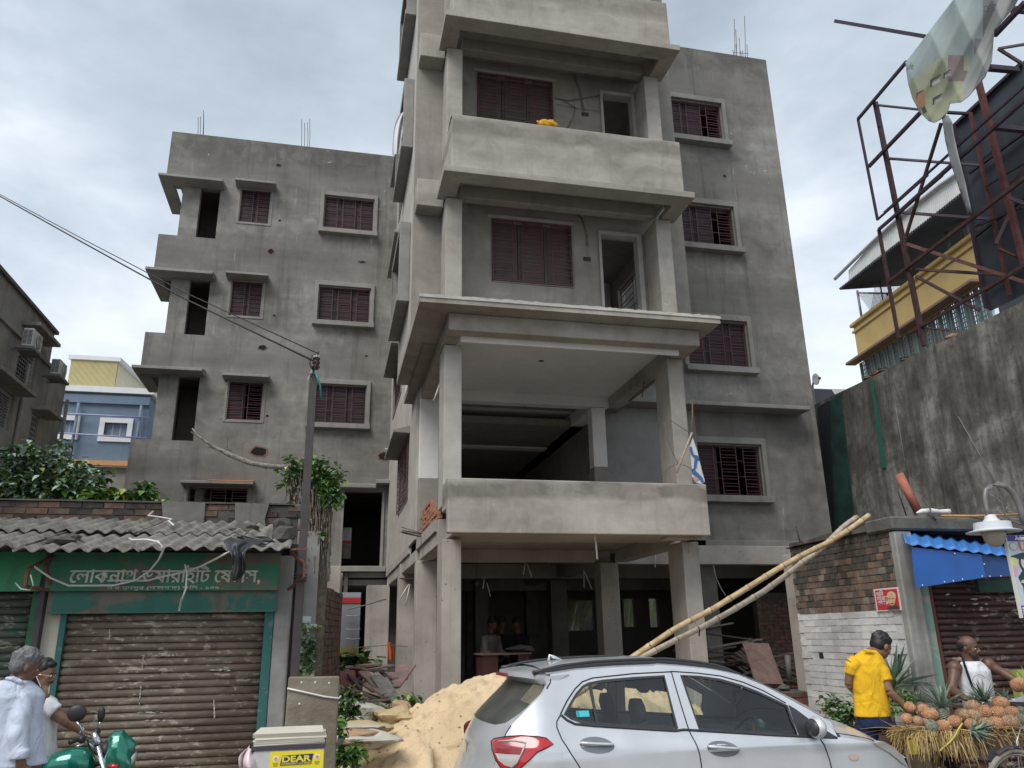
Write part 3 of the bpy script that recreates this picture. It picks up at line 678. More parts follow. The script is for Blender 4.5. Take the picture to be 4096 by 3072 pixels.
# lettering of the shop name, painted (flat) on the tilted board
M['signwhite'] = plain('faded_cream_letters', (.62,.60,.52), .8, 0, .25, 12, bs=0, world=True)
tilt = math.atan2(.1,.39)
rx = math.pi/2 - tilt
def fit_letter(body, p, x0, x1, zc, hgt, mat, rot, bold=.0, nm='lettering'):
    me = text_mesh(body, 1.0, mat, extrude=.0, bold=bold, align='LEFT')
    xs_ = [v.co.x for v in me.vertices]; ys_ = [v.co.y for v in me.vertices]
    sx = (x1-x0)/(max(xs_)-min(xs_)); sy_ = hgt/(max(ys_)-min(ys_)); yc = (max(ys_)+min(ys_))/2
    for v in me.vertices: v.co = Vector(((v.co.x-min(xs_))*sx, (v.co.y-yc)*sy_, v.co.z*.004))
    if bold == 0:      # a second, slightly shifted coat of paint makes the strokes thicker
        o2 = link(nm, me, p, loc=(x0+.008, zc[0]-.0006, zc[1]+.003), rot=rot)
    return link(nm, me, p, loc=(x0, zc[0], zc[1]), rot=rot)
def board_y(z): return sy-.16+(z-2.25)*.1/.39-.006
# the script has no shaping engine: vowel signs are typed in visual order
xl0 = at('M',665,1430,Y=8.9).x; xl1 = at('N',1045,1400,Y=8.9).x
zt0 = at('N',700,1345,Y=8.9).z; zt1 = at('N',700,1500,Y=8.9).z; zc_ = (zt0+zt1)/2
fit_letter('\u09c7লাকনাথ ভযারাই\u09bfট \u09c7ষটাস,', S, xl0, xl1, (board_y(zc_), zc_), (zt0-zt1)*1.25, M['signwhite'], (rx,0,0), bold=0)
z2 = at('N',560,1545,Y=8.9).z
fit_letter('নারায়ণপুর (খালপাড়) কিল - ১০৬ .', S, at('M',1030,1550,Y=8.9).x, at('N',700,1545,Y=8.9).x, (board_y(z2)-.004, z2), .055, M['signwhite'], (rx,0,0), bold=.01)
rnd = random.Random(40); M['flake'] = plain('white_paint_flake', (.42,.40,.36), .8, 0, .25, 20)
for (x0,y0,x1,y1,n_) in ((1420,548,1728,546,9),(1415,560,1400,700,5),(1390,860,1375,1030,6),(1370,1110,1600,1112,7),(2100,690,2260,695,5),(1450,1190,1700,1190,5),(820,490,960,500,3),(1080,280,1085,380,3),(2110,1000,2120,1160,5)):
    for j in range(n_):
        f_ = (j+rnd.uniform(.1,.7))/n_; c_ = at('O',x0+(x1-x0)*f_,y0+(y1-y0)*f_,Y=sy+.002); hz_ = abs(x1-x0) > abs(y1-y0); w_, h_ = (rnd.uniform(.015,.045),rnd.uniform(.004,.010)) if hz_ else (rnd.uniform(.005,.010),rnd.uniform(.012,.03))
        g = MB(); g.prism([(c_.x+w_*math.cos(q_)*rnd.uniform(.6,1.2), c_.z+h_*math.sin(q_)*rnd.uniform(.6,1.3)) for q_ in [i_*.785 for i_ in range(8)]], 'y', sy+.001, sy+.006); g.build('paint_flake', M['flake'], S)
S2 = thing('shop', (-3.6,9.2,0), 'second shop at the left edge with a plain bright green board and grey green shutter', 'shop')
g = MB(); g.hexa([(-4.6,sy-.16,2.25),(-2.80,sy-.16,2.25),(-2.80,sy-.1,2.25),(-4.6,sy-.1,2.25),(-4.6,sy-.06,2.64),(-2.80,sy-.06,2.64),(-2.80,sy,2.64),(-4.6,sy,2.64)]); g.build('sign_board', M['greenbright'], S2)
shutter(S2, -4.6, -2.88, sy+.02, .15, 2.27, .0725, M['shutg'])
g = MB(); g.box(-2.88,-2.80,sy-.03,sy+.02,0,2.25); g.build('frame', plain('green_channel',(.02,.12,.06),.6,0,.3,6), S2)
g = MB(); g.box(-2.80,-2.752,sy-.10,sy+.0,0,2.66); g.build('post', M['dark_leaf'], S2)
g = MB(); g.box(-4.7,-2.8,sy-.05,sy-.01,2.64,2.75); g.box(-2.8,-.5,sy-.05,sy-.01,2.66,2.72); g.build('fascia', M['dark_leaf'], S2)
# corrugated asbestos roof
def asb():
    t = NT('weathered_asbestos_cement'); p = t.P(); a_ = t.noise(3.5, 8, .72, p, .5); b_ = t.noise(17, 6, .7, p); l_ = t.noise(1.1, 4, .6, p)
    c = t.mix(t.step(a_, .38, .62), (.105,.098,.085), (.265,.25,.222)); c = t.mix(t.step(b_, .57, .66, 0, .7), c, (.06,.055,.048)); c = t.mix(t.step(l_, .5, .68, 0, .5), c, (.21,.20,.175))
    c = t.mix(t.step(a_, .66, .72, 0, .6), c, (.42,.41,.38))
    return t.fin(c, .93, b_, .6, .012)
M['asb'] = asb()
RF = thing('corrugated_roof', (-2.4,9.4,2.7), 'weathered grey corrugated asbestos roof over the green shops', 'roof')
zr0, zr1, yr0, yr1 = 2.60, 3.16, 8.28, 10.75
def roof_z(y): return zr0 + (zr1-zr0)*(y-yr0)/(yr1-yr0)
def sheet(x0, x1, y0, y1, dz, seed):
    rnd = random.Random(seed); g = MB(); pitch = .158; nx = int((x1-x0)/pitch*10); ny = 8; th = .008
    def Pt(i, j, o):
        x = x0+(x1-x0)*i/nx; y = y0+(y1-y0)*j/ny
        if j == 0: y += .02*math.sin(i*1.7+seed)*rnd.random()*.6
        return (x, y, roof_z(y)+dz+.0205*math.sin(2*math.pi*x/pitch)+.004*math.sin(x*7+y*5)+o)
    up_ = [Pt(i,j,th) for j in range(ny+1) for i in range(nx+1)]; dn = [(p[0],p[1],p[2]-2*th) for p in up_]
    n = len(up_); fs = []
    for j in range(ny):
        for i in range(nx):
            a_ = j*(nx+1)+i; fs += [(a_,a_+1,a_+nx+2,a_+nx+1),(n+a_+nx+1,n+a_+nx+2,n+a_+1,n+a_)]
    for i in range(nx): fs.append((n+i,n+i+1,i+1,i)); q=ny*(nx+1)+i; fs.append((q,q+1,n+q+1,n+q))
    for j in range(ny): q=j*(nx+1); fs.append((q,q+nx+1,n+q+nx+1,n+q)); q+=nx; fs.append((n+q,n+q+nx+1,q+nx+1,q))
    g.add(up_+dn, fs); me_ = g.build('roof_sheet', M['asb'], RF); smooth_angle(me_, 50)
xs = [-4.9,-3.9,-2.9,-1.9,-.95]
for i in range(4): sheet(xs[i], xs[i+1]+.1, yr0+(.03 if i%2 else 0), 9.55, .018*(i%2), i)
sheet(-.86, -.40, yr0+.02, 9.5, .02, 9)
for i in range(3): sheet([-4.9,-3.55,-2.2][i], [-3.5,-2.1,-.95][i], 9.42, yr1, .045+.016*(i%2), 20+i)
sheet(-1.0, -.55, 9.42, yr1-.2, .03, 31)
# rubble and junk on the roof
def rock(name, c, r, mat, parent=None, seed=1, sub=2, flat=1., **k):
    bm = bmesh.new(); bmesh.ops.create_icosphere(bm, subdivisions=sub, radius=1); rnd = random.Random(seed)
    ph = [rnd.uniform(0,6) for _ in range(6)]
    for v in bm.verts:
        q_ = v.co.copy(); f_ = 1+.22*math.sin(3*q_.x+ph[0])*math.sin(3*q_.y+ph[1])+.16*math.sin(5*q_.z+ph[2]+2*q_.x)+rnd.uniform(-.06,.06)
        v.co = Vector((q_.x*r[0], q_.y*r[1], q_.z*r[2]))*f_
    me = bpy.data.meshes.new(name); bm.to_mesh(me); bm.free(); me.materials.append(mat)
    return link(name, me, parent, loc=c, **k)
M['rubble'] = plaster('sooty_mortar_rubble', (.05,.048,.042), (.10,.095,.085), (.19,.18,.16), 0, .3, 3)
for (x,y,r_,lb) in ((-2.62,8.65,(.13,.10,.05),'dark mortar lump on the corrugated roof above the green frame post'),(-2.55,8.78,(.09,.09,.05),'smaller dark lump lying just behind the mortar lump on the roof'),(-1.0,9.9,(.17,.12,.06),'flat broken lump of mortar under the brick parapet'),(-.55,9.45,(.13,.12,.13),'rough lump at the right end of the corrugated roof'),(-.50,8.95,(.12,.12,.11),'blackened lump beside the steel utility pole on the roof'),(-3.4,9.0,(.10,.1,.05),'dark lump on the roof at the left edge of the view')):
    o = rock('rubble_lump', (x,y,roof_z(y)+r_[2]*.8), r_, M['rubble'], seed=int(x*50)); top(o, lb, 'rubble')
# sooty brick parapet behind the roof
def brick_run(parent, mesh_list, p0, dx, n, z0, rows, hgt, gap, seed, skip=None, nm='brick', jit=.006):
    """rows of bricks from p0 along dx (unit vector times brick pitch)"""
    rnd = random.Random(seed); ang = math.atan2(dx.y, dx.x)
    for r_ in range(rows):
        for k in range(n):
            if skip and skip(r_, k, rnd): continue
            p = Vector(p0) + dx*(k+(.5 if r_%2 else 0)); 
            nrm = Vector((-dx.y,dx.x,0)).normalized()*rnd.uniform(-jit,jit)
            link(nm, rnd.choice(mesh_list), parent, loc=(p.x+nrm.x, p.y+nrm.y, z0+r_*hgt), rot=(0,0,ang))
def brick_meshes(L_, D_, H_, mats, seed=1):
    out_ = []; rnd = random.Random(seed)
    for mt in mats:
        g = MB(); j = lambda s: rnd.uniform(-s,s)*.55
        g.hexa([(j(.004),j(.006),j(.003)),(L_+j(.004),j(.006),j(.003)),(L_,D_,0),(0,D_,0),(j(.004),j(.006),H_+j(.003)),(L_+j(.004),j(.006),H_+j(.003)),(L_,D_,H_),(0,D_,H_)])
        out_.append(g.mesh('brick', mt))
    return out_
BP = thing('brick_parapet', (-2.3,10.9,0), 'sooty old brick wall with grey mortar patches behind the corrugated roof', 'brick wall')
bmz = brick_meshes(.235,.11,.07,[BR2, plain('black_brick',(.05,.04,.036),.95,0,.4,12,world=True), plain('brown_sooty_brick',(.14,.085,.06),.95,0,.4,12,world=True)])
yb = 10.82
brick_run(BP, bmz, (-5.2,yb,0), Vector((.25,0,0)), 20, 3.13, 4, .082, .01, 3, skip=lambda r_,k,rnd: (k >= 12 and rnd.random() < .35))
g = MB(); g.box(-5.2,-.45,yb+.012,yb+.24,0,3.44); g.build('wall', M['rubble'], BP)
M['mortar'] = plaster('pale_mortar_patch', (.11,.105,.095), (.17,.165,.15), (.23,.225,.21), .1, .8, 2)
for x0,x1,z0,z1 in ((-2.15,-1.62,3.10,3.47),(-1.25,-.82,3.05,3.47)):
    rnd = random.Random(int(x0*9)); g = MB(); n=14
    poly = [(x0+(x1-x0)*i/n, z0+rnd.uniform(-.03,.03)) for i in range(n+1)] + [(x1+rnd.uniform(-.05,.05), z0+(z1-z0)*.5)] + [(x1-(x1-x0)*i/n, z1+rnd.uniform(-.008,.008)) for i in range(n+1)] + [(x0+rnd.uniform(-.05,.05), z0+(z1-z0)*.5)]
    g.prism(poly, 'y', yb-.03, yb+.1); g.build('mortar_patch', M['mortar'], BP)
g = MB(); g.box(-5.2,-.5,yb-.02,yb+.25,3.455,3.475); g.build('coping', M['rubble'], BP)
# brick wall end standing behind the pole
BW2 = thing('brick_wall', (.0,10.6,0), 'brown brick wall receding beside the heap of planks, behind the steel pole', 'brick wall')
A0 = Vector((-.13,9.7,0)); A1 = Vector((.22,12.4,0)); dd = (A1-A0).normalized()
bm3 = brick_meshes(.235,.11,.068,[plain('brown_wall_brick',(.11,.07,.052),.95,0,.45,10,world=True), plain('dull_red_brick',(.16,.08,.055),.95,0,.4,10,world=True), BR2],4)
brick_run(BW2, bm3, A0+Vector((dd.y,-dd.x,0))*.0, dd*.25, 10, .0, 30, .08, .01, 8, skip=lambda r_,k,rnd: r_ == 29 and rnd.random() < .3)
g = MB(); nn = Vector((-dd.y,dd.x,0))
a_ = A0+nn*.012; b_ = A1+nn*.012
g.hexa([(a_.x,a_.y,0),(b_.x,b_.y,0),(b_.x-.2,b_.y,0),(a_.x-.2,a_.y,0),(a_.x,a_.y,2.38),(b_.x,b_.y,2.38),(b_.x-.2,b_.y,2.38),(a_.x-.2,a_.y,2.38)]); g.build('wall', M['rubble'], BW2)
brick_run(BW2, bm3, (-.36,9.67,0), Vector((.25,0,0)), 1, .0, 29, .08, .01, 9)
# whitewashed stub behind the pole
WS = thing('wall_stub', (-.23,9.2,0), 'narrow whitewashed brick stub with creeper beside the steel pole', 'wall')
ww = plaster('flaking_whitewash', (.42,.42,.41), (.58,.58,.57), (.68,.68,.67), 0, .5, 2)
bm4 = brick_meshes(.13,.1,.07,[ww],5); brick_run(WS, bm4, (-.30,9.1,0), Vector((.135,0,0)), 1, 0, 25, .08, .01, 3)
g = MB(); g.box(-.32,-.12,9.12,9.5,0,2.9); g.build('wall', M['greypil'], WS)

# utility pole with its conductors
UP = thing('utility_pole', (-.28,8.7,0), 'dark brown steel utility pole with an insulator and two wires on top', 'pole')
M['pole'] = plain('brown_painted_steel', (.052,.043,.042), .6, .1, .25, 6)
g = MB(); x = -.29; y = 8.7
g.box(x-.042,x+.042,y-.045,y-.035,0,4.6); g.box(x-.042,x+.042,y+.035,y+.045,0,4.6); g.box(x-.006,x+.006,y-.035,y+.035,0,4.6)
g.box(x-.041,x-.036,y-.035,y+.035,0,4.6)
g.build('shaft', M['pole'], UP)
g = MB(); g.lathe([(.0,4.66),(.03,4.66),(.045,4.69),(.03,4.71),(.045,4.74),(.03,4.76),(.042,4.79),(.0,4.80)], (x+.02,y-.02,0), 12); g.build('insulator', plain('brown_glazed_insulator',(.05,.025,.02),.25,0,.1), UP)
g = MB(); g.lathe([(0,4.80),(.035,4.80),(.035,4.83),(.0,4.84)], (x+.02,y-.02,0), 12); g.build('insulator_cap', M['pvc'], UP)
wire('wire', [(x,y-.05,4.62),(x-.05,y-.08,4.70),(x-.03,y-.06,4.80),(x+.04,y-.06,4.86),(x+.03,y-.06,4.72),(x-.02,y-.07,4.55)], .008, M['blackwire'], UP)
wire('wire', [(x+.02,y-.06,4.62),(x+.06,y-.07,4.50),(x+.08,y-.06,4.46),(x+.10,y-.06,4.30)], .014, plain('teal_insulated_cable',(.02,.16,.17),.5), UP)
for z in (2.33,2.36,2.39): g = MB(); g.box(x-.06,x+.06,y-.055,y+.055,z,z+.015); g.build('wire_lashing', M['blackwire'], UP)
for (dz,dxx,r_) in ((0,0,.011),(.10,.03,.007)):
    a_ = Vector((x+dxx,y,4.76+dz)); m1 = at('Z',190,530-(8 if dz else 0),Y=11.3); b_ = at('Z',0,424 if not dz else 420,Y=14); c2 = a_+(b_-a_)*1.8
    pts = [a_, a_.lerp(m1,.5)+Vector((0,0,-.05)), m1, b_, b_+(b_-m1)*1.5]
    g = MB(); g.tube(pts, r_, 5); o = g.build('overhead_wire', M['blackwire'], smooth=True)
    top(o, 'thicker lower black wire running from the steel pole to the upper left' if not dz else 'thin upper wire running above the thick one from the steel pole to the upper left', 'wire', 'overhead wires')
# rusty brackets under the eaves
def bracket(name, pts, r_, lab):
    g = MB()
    for a_, b_ in zip(pts[:-1], pts[1:]): g.beam(a_, b_, r_, r_)
    o = g.build(name, plain('brown_rusty_angle',(.16,.065,.045),.8,.1,.4,18), None); top(o, lab, 'bracket'); return o
bracket('sign_bracket', [at('M',500,1250,Y=8.9),at('M',310,1345,Y=8.6),at('M',262,1372,Y=8.55),at('M',238,1528,Y=8.55),at('M',500,1572,Y=8.9),at('M',425,1330,Y=8.75)], .028, 'rusty frame bracket sticking out between the two green sign boards')
bracket('sign_bracket', [at('N',1335,1205,Y=8.8),at('N',1395,1265,Y=8.7),at('N',1462,1300,Y=8.55),at('N',1460,1440,Y=8.55),at('N',1310,1560,Y=8.85)], .024, 'rusty bent bracket at the right end of the roof beside the pole')
bracket('pole_rod', [at('N',1330,1180,Y=8.45),at('N',1495,1172,Y=8.45)], .02, 'short rusty rod sticking out under the right corner of the roof')
# white cables hanging over roof and sign
cab = lambda pts, lab, Y0=8.5, r_=.010: top(wire('hanging_cable', [at(k, x, y, Y=Y_) for k, x, y, Y_ in pts], r_, M['pvc'], None, 6), lab, 'cable', 'white cables draped over the shop front')
cab([('M',1225,1075,8.55),('M',1255,1090,8.5),('M',1390,1085,8.4),('M',1500,1105,8.3),('M',1552,1170,8.22),('M',1510,1270,8.4),('M',1420,1380,8.6),('M',1290,1470,8.7),('M',1080,1520,8.75),('M',900,1522,8.75),('M',650,1522,8.75),('M',480,1450,8.7),('M',320,1340,8.6)], 'white cable looping from the roof edge down across the green sign to the left bracket')
cab([('N',770,1190,8.3),('N',640,1260,8.4),('N',480,1340,8.6),('N',330,1390,8.72),('N',100,1440,8.75),('M',1400,1475,8.75),('M',1020,1475,8.75)], 'white cable running from the black plastic down across the Bengali lettering')
cab([('N',332,1320,8.6),('N',350,1400,8.6),('N',340,1550,8.6),('N',300,1659,8.6),('P',60,190,8.65),('P',35,310,8.65)], 'short white cable hanging straight down in the middle of the sign')
cab([('B',352,1238,10.2),('B',320,1265,10.1),('B',400,1275,10.0),('B',480,1290,9.9),('B',455,1300,9.8),('B',490,1330,9.6)], 'curled white cable end lying high on the corrugated roof')
cab([('M',145,1495,8.6),('M',200,1555,8.55),('M',280,1565,8.5),('M',318,1520,8.5),('M',290,1420,8.5)], 'curled pale cord end at the rusty left bracket', r_=.007)
# black plastic sheet snagged on the edge of the roof
def crumple(name, pts, wd, mat, seed, lab, cat, th=.01, amp=.05, parent=None):
    rnd = random.Random(seed); g = MB(); n = 9; rows = []
    for i, p in enumerate(pts):
        wv = wd[i]; row = []
        for k in range(n):
            t = k/(n-1)-.5; row.append(Vector(p)+Vector((t*wv, rnd.uniform(-amp,amp)-.04*math.cos(t*9), rnd.uniform(-amp,amp)*.7)))
        rows.append(row)
    vs_ = [v for r_ in rows for v in r_]; fs = [(i*n+k,i*n+k+1,(i+1)*n+k+1,(i+1)*n+k) for i in range(len(rows)-1) for k in range(n-1)]
    g.add(vs_, fs); o = g.build(name, mat, parent, merge=False)
    s_ = o.modifiers.new('thick','SOLIDIFY'); s_.thickness = th; sb_ = o.modifiers.new('sub','SUBSURF'); sb_.levels = 1; sb_.render_levels = 2
    o.data.polygons.foreach_set('use_smooth', [True]*len(o.data.polygons))
    if lab: top(o, lab, cat)
    return o
M['bin'] = plain('black_polythene', (.022,.023,.027), .32, 0, .2, 6, spec=.6)
crumple('black_plastic', [at('N',780,1060,Y=8.75),at('N',840,1080,Y=8.6),at('N',930,1090,Y=8.5),at('N',830,1140,Y=8.3),at('N',830,1200,Y=8.2),at('N',840,1270,Y=8.2),at('N',850,1340,Y=8.22),at('N',830,1420,Y=8.22),at('N',795,1490,Y=8.22)], [.12,.35,.45,.22,.12,.10,.13,.13,.02], M['bin'], 4, 'torn black plastic sheet snagged on the roof edge above the sign', 'plastic sheet', amp=.035)
g = MB(); g.tube([at('N',900,1075,Y=8.6),at('N',1000,1085,Y=8.6),at('N',1170,1105,Y=8.55)], [.05,.06,.015], 7); o = crumple('black_plastic', [at('N',860,1050,Y=8.75),at('N',990,1060,Y=8.7),at('N',1080,1090,Y=8.6),at('N',1180,1108,Y=8.55)], [.2,.28,.22,.03], M['bin'], 9, 'second fold of black plastic lying flat on the roof by the pole', 'plastic sheet', amp=.03)

# creeper on the dead trunk beside the pole
V_ = thing('creeper', (-.25,9.3,0), 'green creeper hanging over a dead vine covered trunk by the pole', 'creeper')
M['bark'] = plain('grey_brown_bark', (.13,.11,.09), .95, 0, .4, 14); M['vine'] = plain('dry_vine', (.17,.145,.115), .95, 0, .35, 30)
tr = [at('N',1560,1400,Y=9.4),at('N',1600,1100,Y=9.4),at('N',1640,850,Y=9.4),at('N',1560,620,Y=9.4),at('N',1500,420,Y=9.3),at('N',1330,385,Y=9.2)]
tr[0].z = 0
g = MB(); g.tube(tr, [.14,.13,.12,.10,.06,.03], 10); g.build('trunk', M['bark'], V_, smooth=True)
rnd = random.Random(12); g = MB()
for i in range(150):
    x0 = rnd.uniform(1500,1700) if i % 3 else rnd.uniform(1310,1440); t0 = rnd.uniform(390,560) if x0 < 1450 else rnd.uniform(560,1000); ln = rnd.uniform(180,380) if x0 < 1450 else rnd.uniform(250,700)
    pts = []; xx = x0
    for k in range(5):
        xx += rnd.uniform(-16,16); pts.append(at('N', xx, min(t0+ln*k/4, 745 if x0 < 1450 else 1560), Y=9.22+rnd.uniform(-.12,.08)))
    g.tube(pts, rnd.uniform(.003,.008), 4, cap=False)
g.build('hanging_vines', M['vine'], V_, kind='stuff')
bl = []
for (x,y,rx_,rz_) in ((1350,350,.10,.09),(1430,400,.14,.12),(1400,460,.10,.09),(1600,400,.14,.13),(1680,480,.18,.18),(1620,520,.12,.14),(1720,590,.16,.2),(1690,650,.15,.14),(1740,700,.12,.13),(1560,370,.08,.08),(1640,680,.1,.08)):
    c_ = at('N',x,y,Y=9.2); bl.append(((c_.x,c_.y,c_.z),(rx_,.16,rz_)))
foliage('leaves', bl, 900, .062, (.15,.32,.08,.43,.02), V_, 3)
bl = []
for (x,y,r_) in ((1290,490,.05),(1250,550,.05),(1240,580,.03),(1620,1050,.03),(1210,430,.03)):
    c_ = at('N',x,y,Y=9.15); bl.append(((c_.x,c_.y,c_.z),(r_,.05,r_)))
foliage('leaves', bl, 45, .06, (.1,.4,.2,.3,0), V_, 5)
bl = []
for (x,y,r_) in ((1110,430,.05),(1120,500,.06),(1150,560,.07),(1130,620,.08),(1140,680,.09),(1120,740,.07),(1170,790,.07),(1110,810,.06),(1190,600,.05),(1200,460,.04)):
    c_ = at('P',x,y,Y=9.05); bl.append(((c_.x,c_.y,c_.z),(r_,.06,r_)))
foliage('leaves', bl, 230, .055, (.15,.4,.1,.3,.05), V_, 6)
DB = thing('dead_branch', (-.3,9.2,3.9), 'bare dead branch reaching left from the creeper beside the pole', 'branch')
br = [('N',1340,380,.032),('N',1240,400,.036),('N',1110,388,.036),('N',960,362,.036),('N',860,325,.036),('N',760,285,.034),('N',690,248,.030),('N',620,215,.024),('N',520,150,.018),('N',440,90,.014),('N',400,30,.010)]
g = MB(); g.tube([at(k,x,y,Y=9.1) for k,x,y,_ in br], [b[3]*.8 for b in br], 8); g.build('limb', plain('bleached_bark',(.20,.18,.155),.9,0,.5,30), DB, smooth=True)
for pts in (((700,240),(640,235),(570,208),(530,212)),((730,215),(728,160),(738,118)),((520,150),(430,95),(385,62)),((1110,390),(1095,418)),((1250,400),(1235,370)),((780,270),(770,245),(700,215))):
    g = MB(); g.tube([at('N',x,y,Y=9.1) for x,y in pts], [.012,.009,.006,.004][:len(pts)], 5); g.build('twig', M['bark'], DB)

# bushes behind the parapet
def bush(lab, blobs, n, size, w_, seed, stems=5):
    c0 = blobs[0][0]; b_ = thing('bush', (c0[0],c0[1],0), lab, 'bush')
    foliage('crown', blobs, n, size, w_, b_, seed)
    rnd = random.Random(seed)
    for k in range(stems):
        q_ = rnd.choice(blobs)[0]; g = MB(); g.tube([(c0[0]+rnd.uniform(-.2,.2),c0[1],0),((c0[0]+q_[0])/2+rnd.uniform(-.1,.1),c0[1],q_[2]*.6),(q_[0],q_[1],q_[2])], [.03,.02,.008], 6); g.build('stem', M['bark'], b_)
    return b_
bl = []
for (x,y,rx_,rz_) in ((20,1040,.5,.35),(60,1010,.45,.3),(110,1030,.5,.32),(160,1035,.45,.28),(70,985,.28,.12),(130,985,.10,.22),(60,965,.10,.10),(140,965,.10,.09),(30,985,.3,.12),(190,1025,.25,.15),(210,1035,.12,.12),(140,1060,.5,.2),(20,1060,.5,.2),(110,1065,.4,.15)):
    c_ = at('Z',x,y,Y=11.9); bl.append(((c_.x,c_.y,c_.z),(rx_,.35,rz_)))
bush('large leafy bush with silvery and yellowing leaves behind the old brick parapet', bl, 3000, .085, (.22,.24,.10,.06,.38), 21, 12)
bl = []
for (x,y,rx_,rz_) in ((190,1072,.2,.07),(215,1070,.25,.08),(240,1070,.2,.10),(262,1070,.2,.08),(285,1074,.15,.06)):
    c_ = at('Z',x,y,Y=11.5); bl.append(((c_.x,c_.y,c_.z),(rx_,.2,rz_)))
bush('low row of yellow green shoots on top of the brick parapet', bl, 330, .10, (.08,.22,.30,.35,.05), 22)
bl = []
for (x,y,rx_,rz_) in ((312,1060,.13,.12),(318,1050,.11,.08),(312,1075,.06,.10)):
    c_ = at('Z',x,y,Y=11.4); bl.append(((c_.x,c_.y,c_.z),(rx_,.12,rz_)))
bush('round bright green sprig standing up from the parapet right of the low shoots', bl, 110, .09, (.1,.2,.1,.6,0), 23, 3)
bl = []
for (x,y) in ((340,1081),(357,1080),(330,1083)):
    c_ = at('Z',x,y,Y=11.4); bl.append(((c_.x,c_.y,c_.z),(.06,.06,.04)))
bush('tiny yellow green sprigs at the right end of the shoots on the parapet', bl, 26, .08, (.1,.2,.4,.3,0), 24, 2)

# ================================================================== FAR LEFT: grey building with air conditioners
GX = -7.6
pe = at('Z',118,722,X=GX); GE = pe.y; GZ = pe.z
GB = thing('neighbour_building', (GX-2,GE-6,0), 'stained grey building at the left edge with two air conditioner units', 'building')
M['plaster_left'] = plaster('stained_neighbour_plaster', (.14,.135,.12), (.25,.24,.21), (.33,.315,.28), .1, 1.)
p2 = at('Z',145,832,X=GX)     # lower wing corner, further along
hw = []
def rectX(k, xa, ya, xb, yb, X): 
    a_ = at(k,xa,ya,X=X); b_ = at(k,xb,yb,X=X); return (min(a_.y,b_.y), max(a_.y,b_.y), min(a_.z,b_.z), max(a_.z,b_.z))
w1 = rectX('L',0,1290,150,1400,GX); 
wins = [(p[0],p[1],p[2],p[3]) for p in ()]
yA = at('L',145,1390,X=GX).y; zA1 = at('L',145,1390,X=GX).z; zA0 = at('M',70,60,X=GX).z
yB0 = at('L',310,1530,X=GX).y; yB1 = at('L',415,1600,X=GX).y; zB1 = at('L',325,1545,X=GX).z
yC0 = at('L',215,740,X=GX).y; yC1 = at('L',400,880,X=GX).y; zC1 = at('L',215,730,X=GX).z
hw = [(yA-1.9, yA, zA0, zA1), (yB0, yB1, zB1-1.7, zB1), (yC0+.05, yC1-.05, zC1-1.3, zC1), (yC0-4.2, yC1-4.6, zC1-1.3, zC1)]
g = MB(); g.wall('x', 6, GE, 0, GZ, GX-.25, GX, hw); g.build('wall', M['plaster_left'], GB)
g = MB(); g.box(GX-8,GX-.25,GE-.25,GE,0,GZ); g.box(GX-.25,GX-.03,GE,p2.y,0,p2.z); g.box(GX-8,GX-.25,p2.y-.25,p2.y,0,p2.z); g.build('wall', M['plaster_left'], GB)
g = MB(); g.box(GX-8,GX+.09,6,GE+.06,GZ,GZ+.09); g.box(GX-8,GX+.03,GE+.06,p2.y+.05,p2.z,p2.z+.07); g.build('coping', plain('dark_coping',(.10,.095,.09),.9,0,.3,5), GB)
zs_ = at('L',200,860,X=GX).z
g = MB(); g.box(GX,GX+.07,6,GE,zs_,zs_+.1); g.build('string_course', M['plaster_left'], GB)
for h in hw:
    f_ = MB(); f_.box(GX-.12,GX-.08,h[0],h[0]+.05,h[2],h[3]); f_.box(GX-.12,GX-.08,h[1]-.05,h[1],h[2],h[3]); f_.box(GX-.12,GX-.08,h[0]+.05,h[1]-.05,h[3]-.05,h[3])
    fo = f_.build('window', M['pvc'], GB)
    gm = MB(); n_ = int((h[1]-h[0])/.13)
    for i in range(n_+1): yy = h[0]+.05+(h[1]-h[0]-.1)*i/n_; gm.box(GX-.06,GX-.05,yy-.006,yy+.006,h[2],h[3])
    for i in range(13): zz = h[2]+(h[3]-h[2])*(i+.5)/13; gm.box(GX-.05,GX-.04,h[0],h[1],zz-.007,zz+.007)
    go = gm.build('grille', plain('grey_painted_bars',(.28,.29,.30),.6), fo, loc=(0,0,0)); go.location = -wloc(fo)
    c_ = MB(); c_.box(GX+.001,GX+.42,h[0]-.15,h[1]+.15,h[3]+.03,h[3]+.12); co = c_.build('hood', M['plaster_left'], GB, bevel=.01)
g = MB(); g.box(GX-3,GX-.3,6,GE-.3,0,.2); g.box(GX-.9,GX-.8,6,GE-.3,0,GZ-.1); g.build('inner_wall', PD, GB)
for (x_, z_) in ((GX+.03, 0),):
    for yy in (yB0-.9, yB1+1.4): g = MB(); g.tube([(GX+.05,yy,0),(GX+.05,yy,zs_-.4)], .05, 8); g.build('drainpipe', M['plaster_left'], GB, smooth=True)
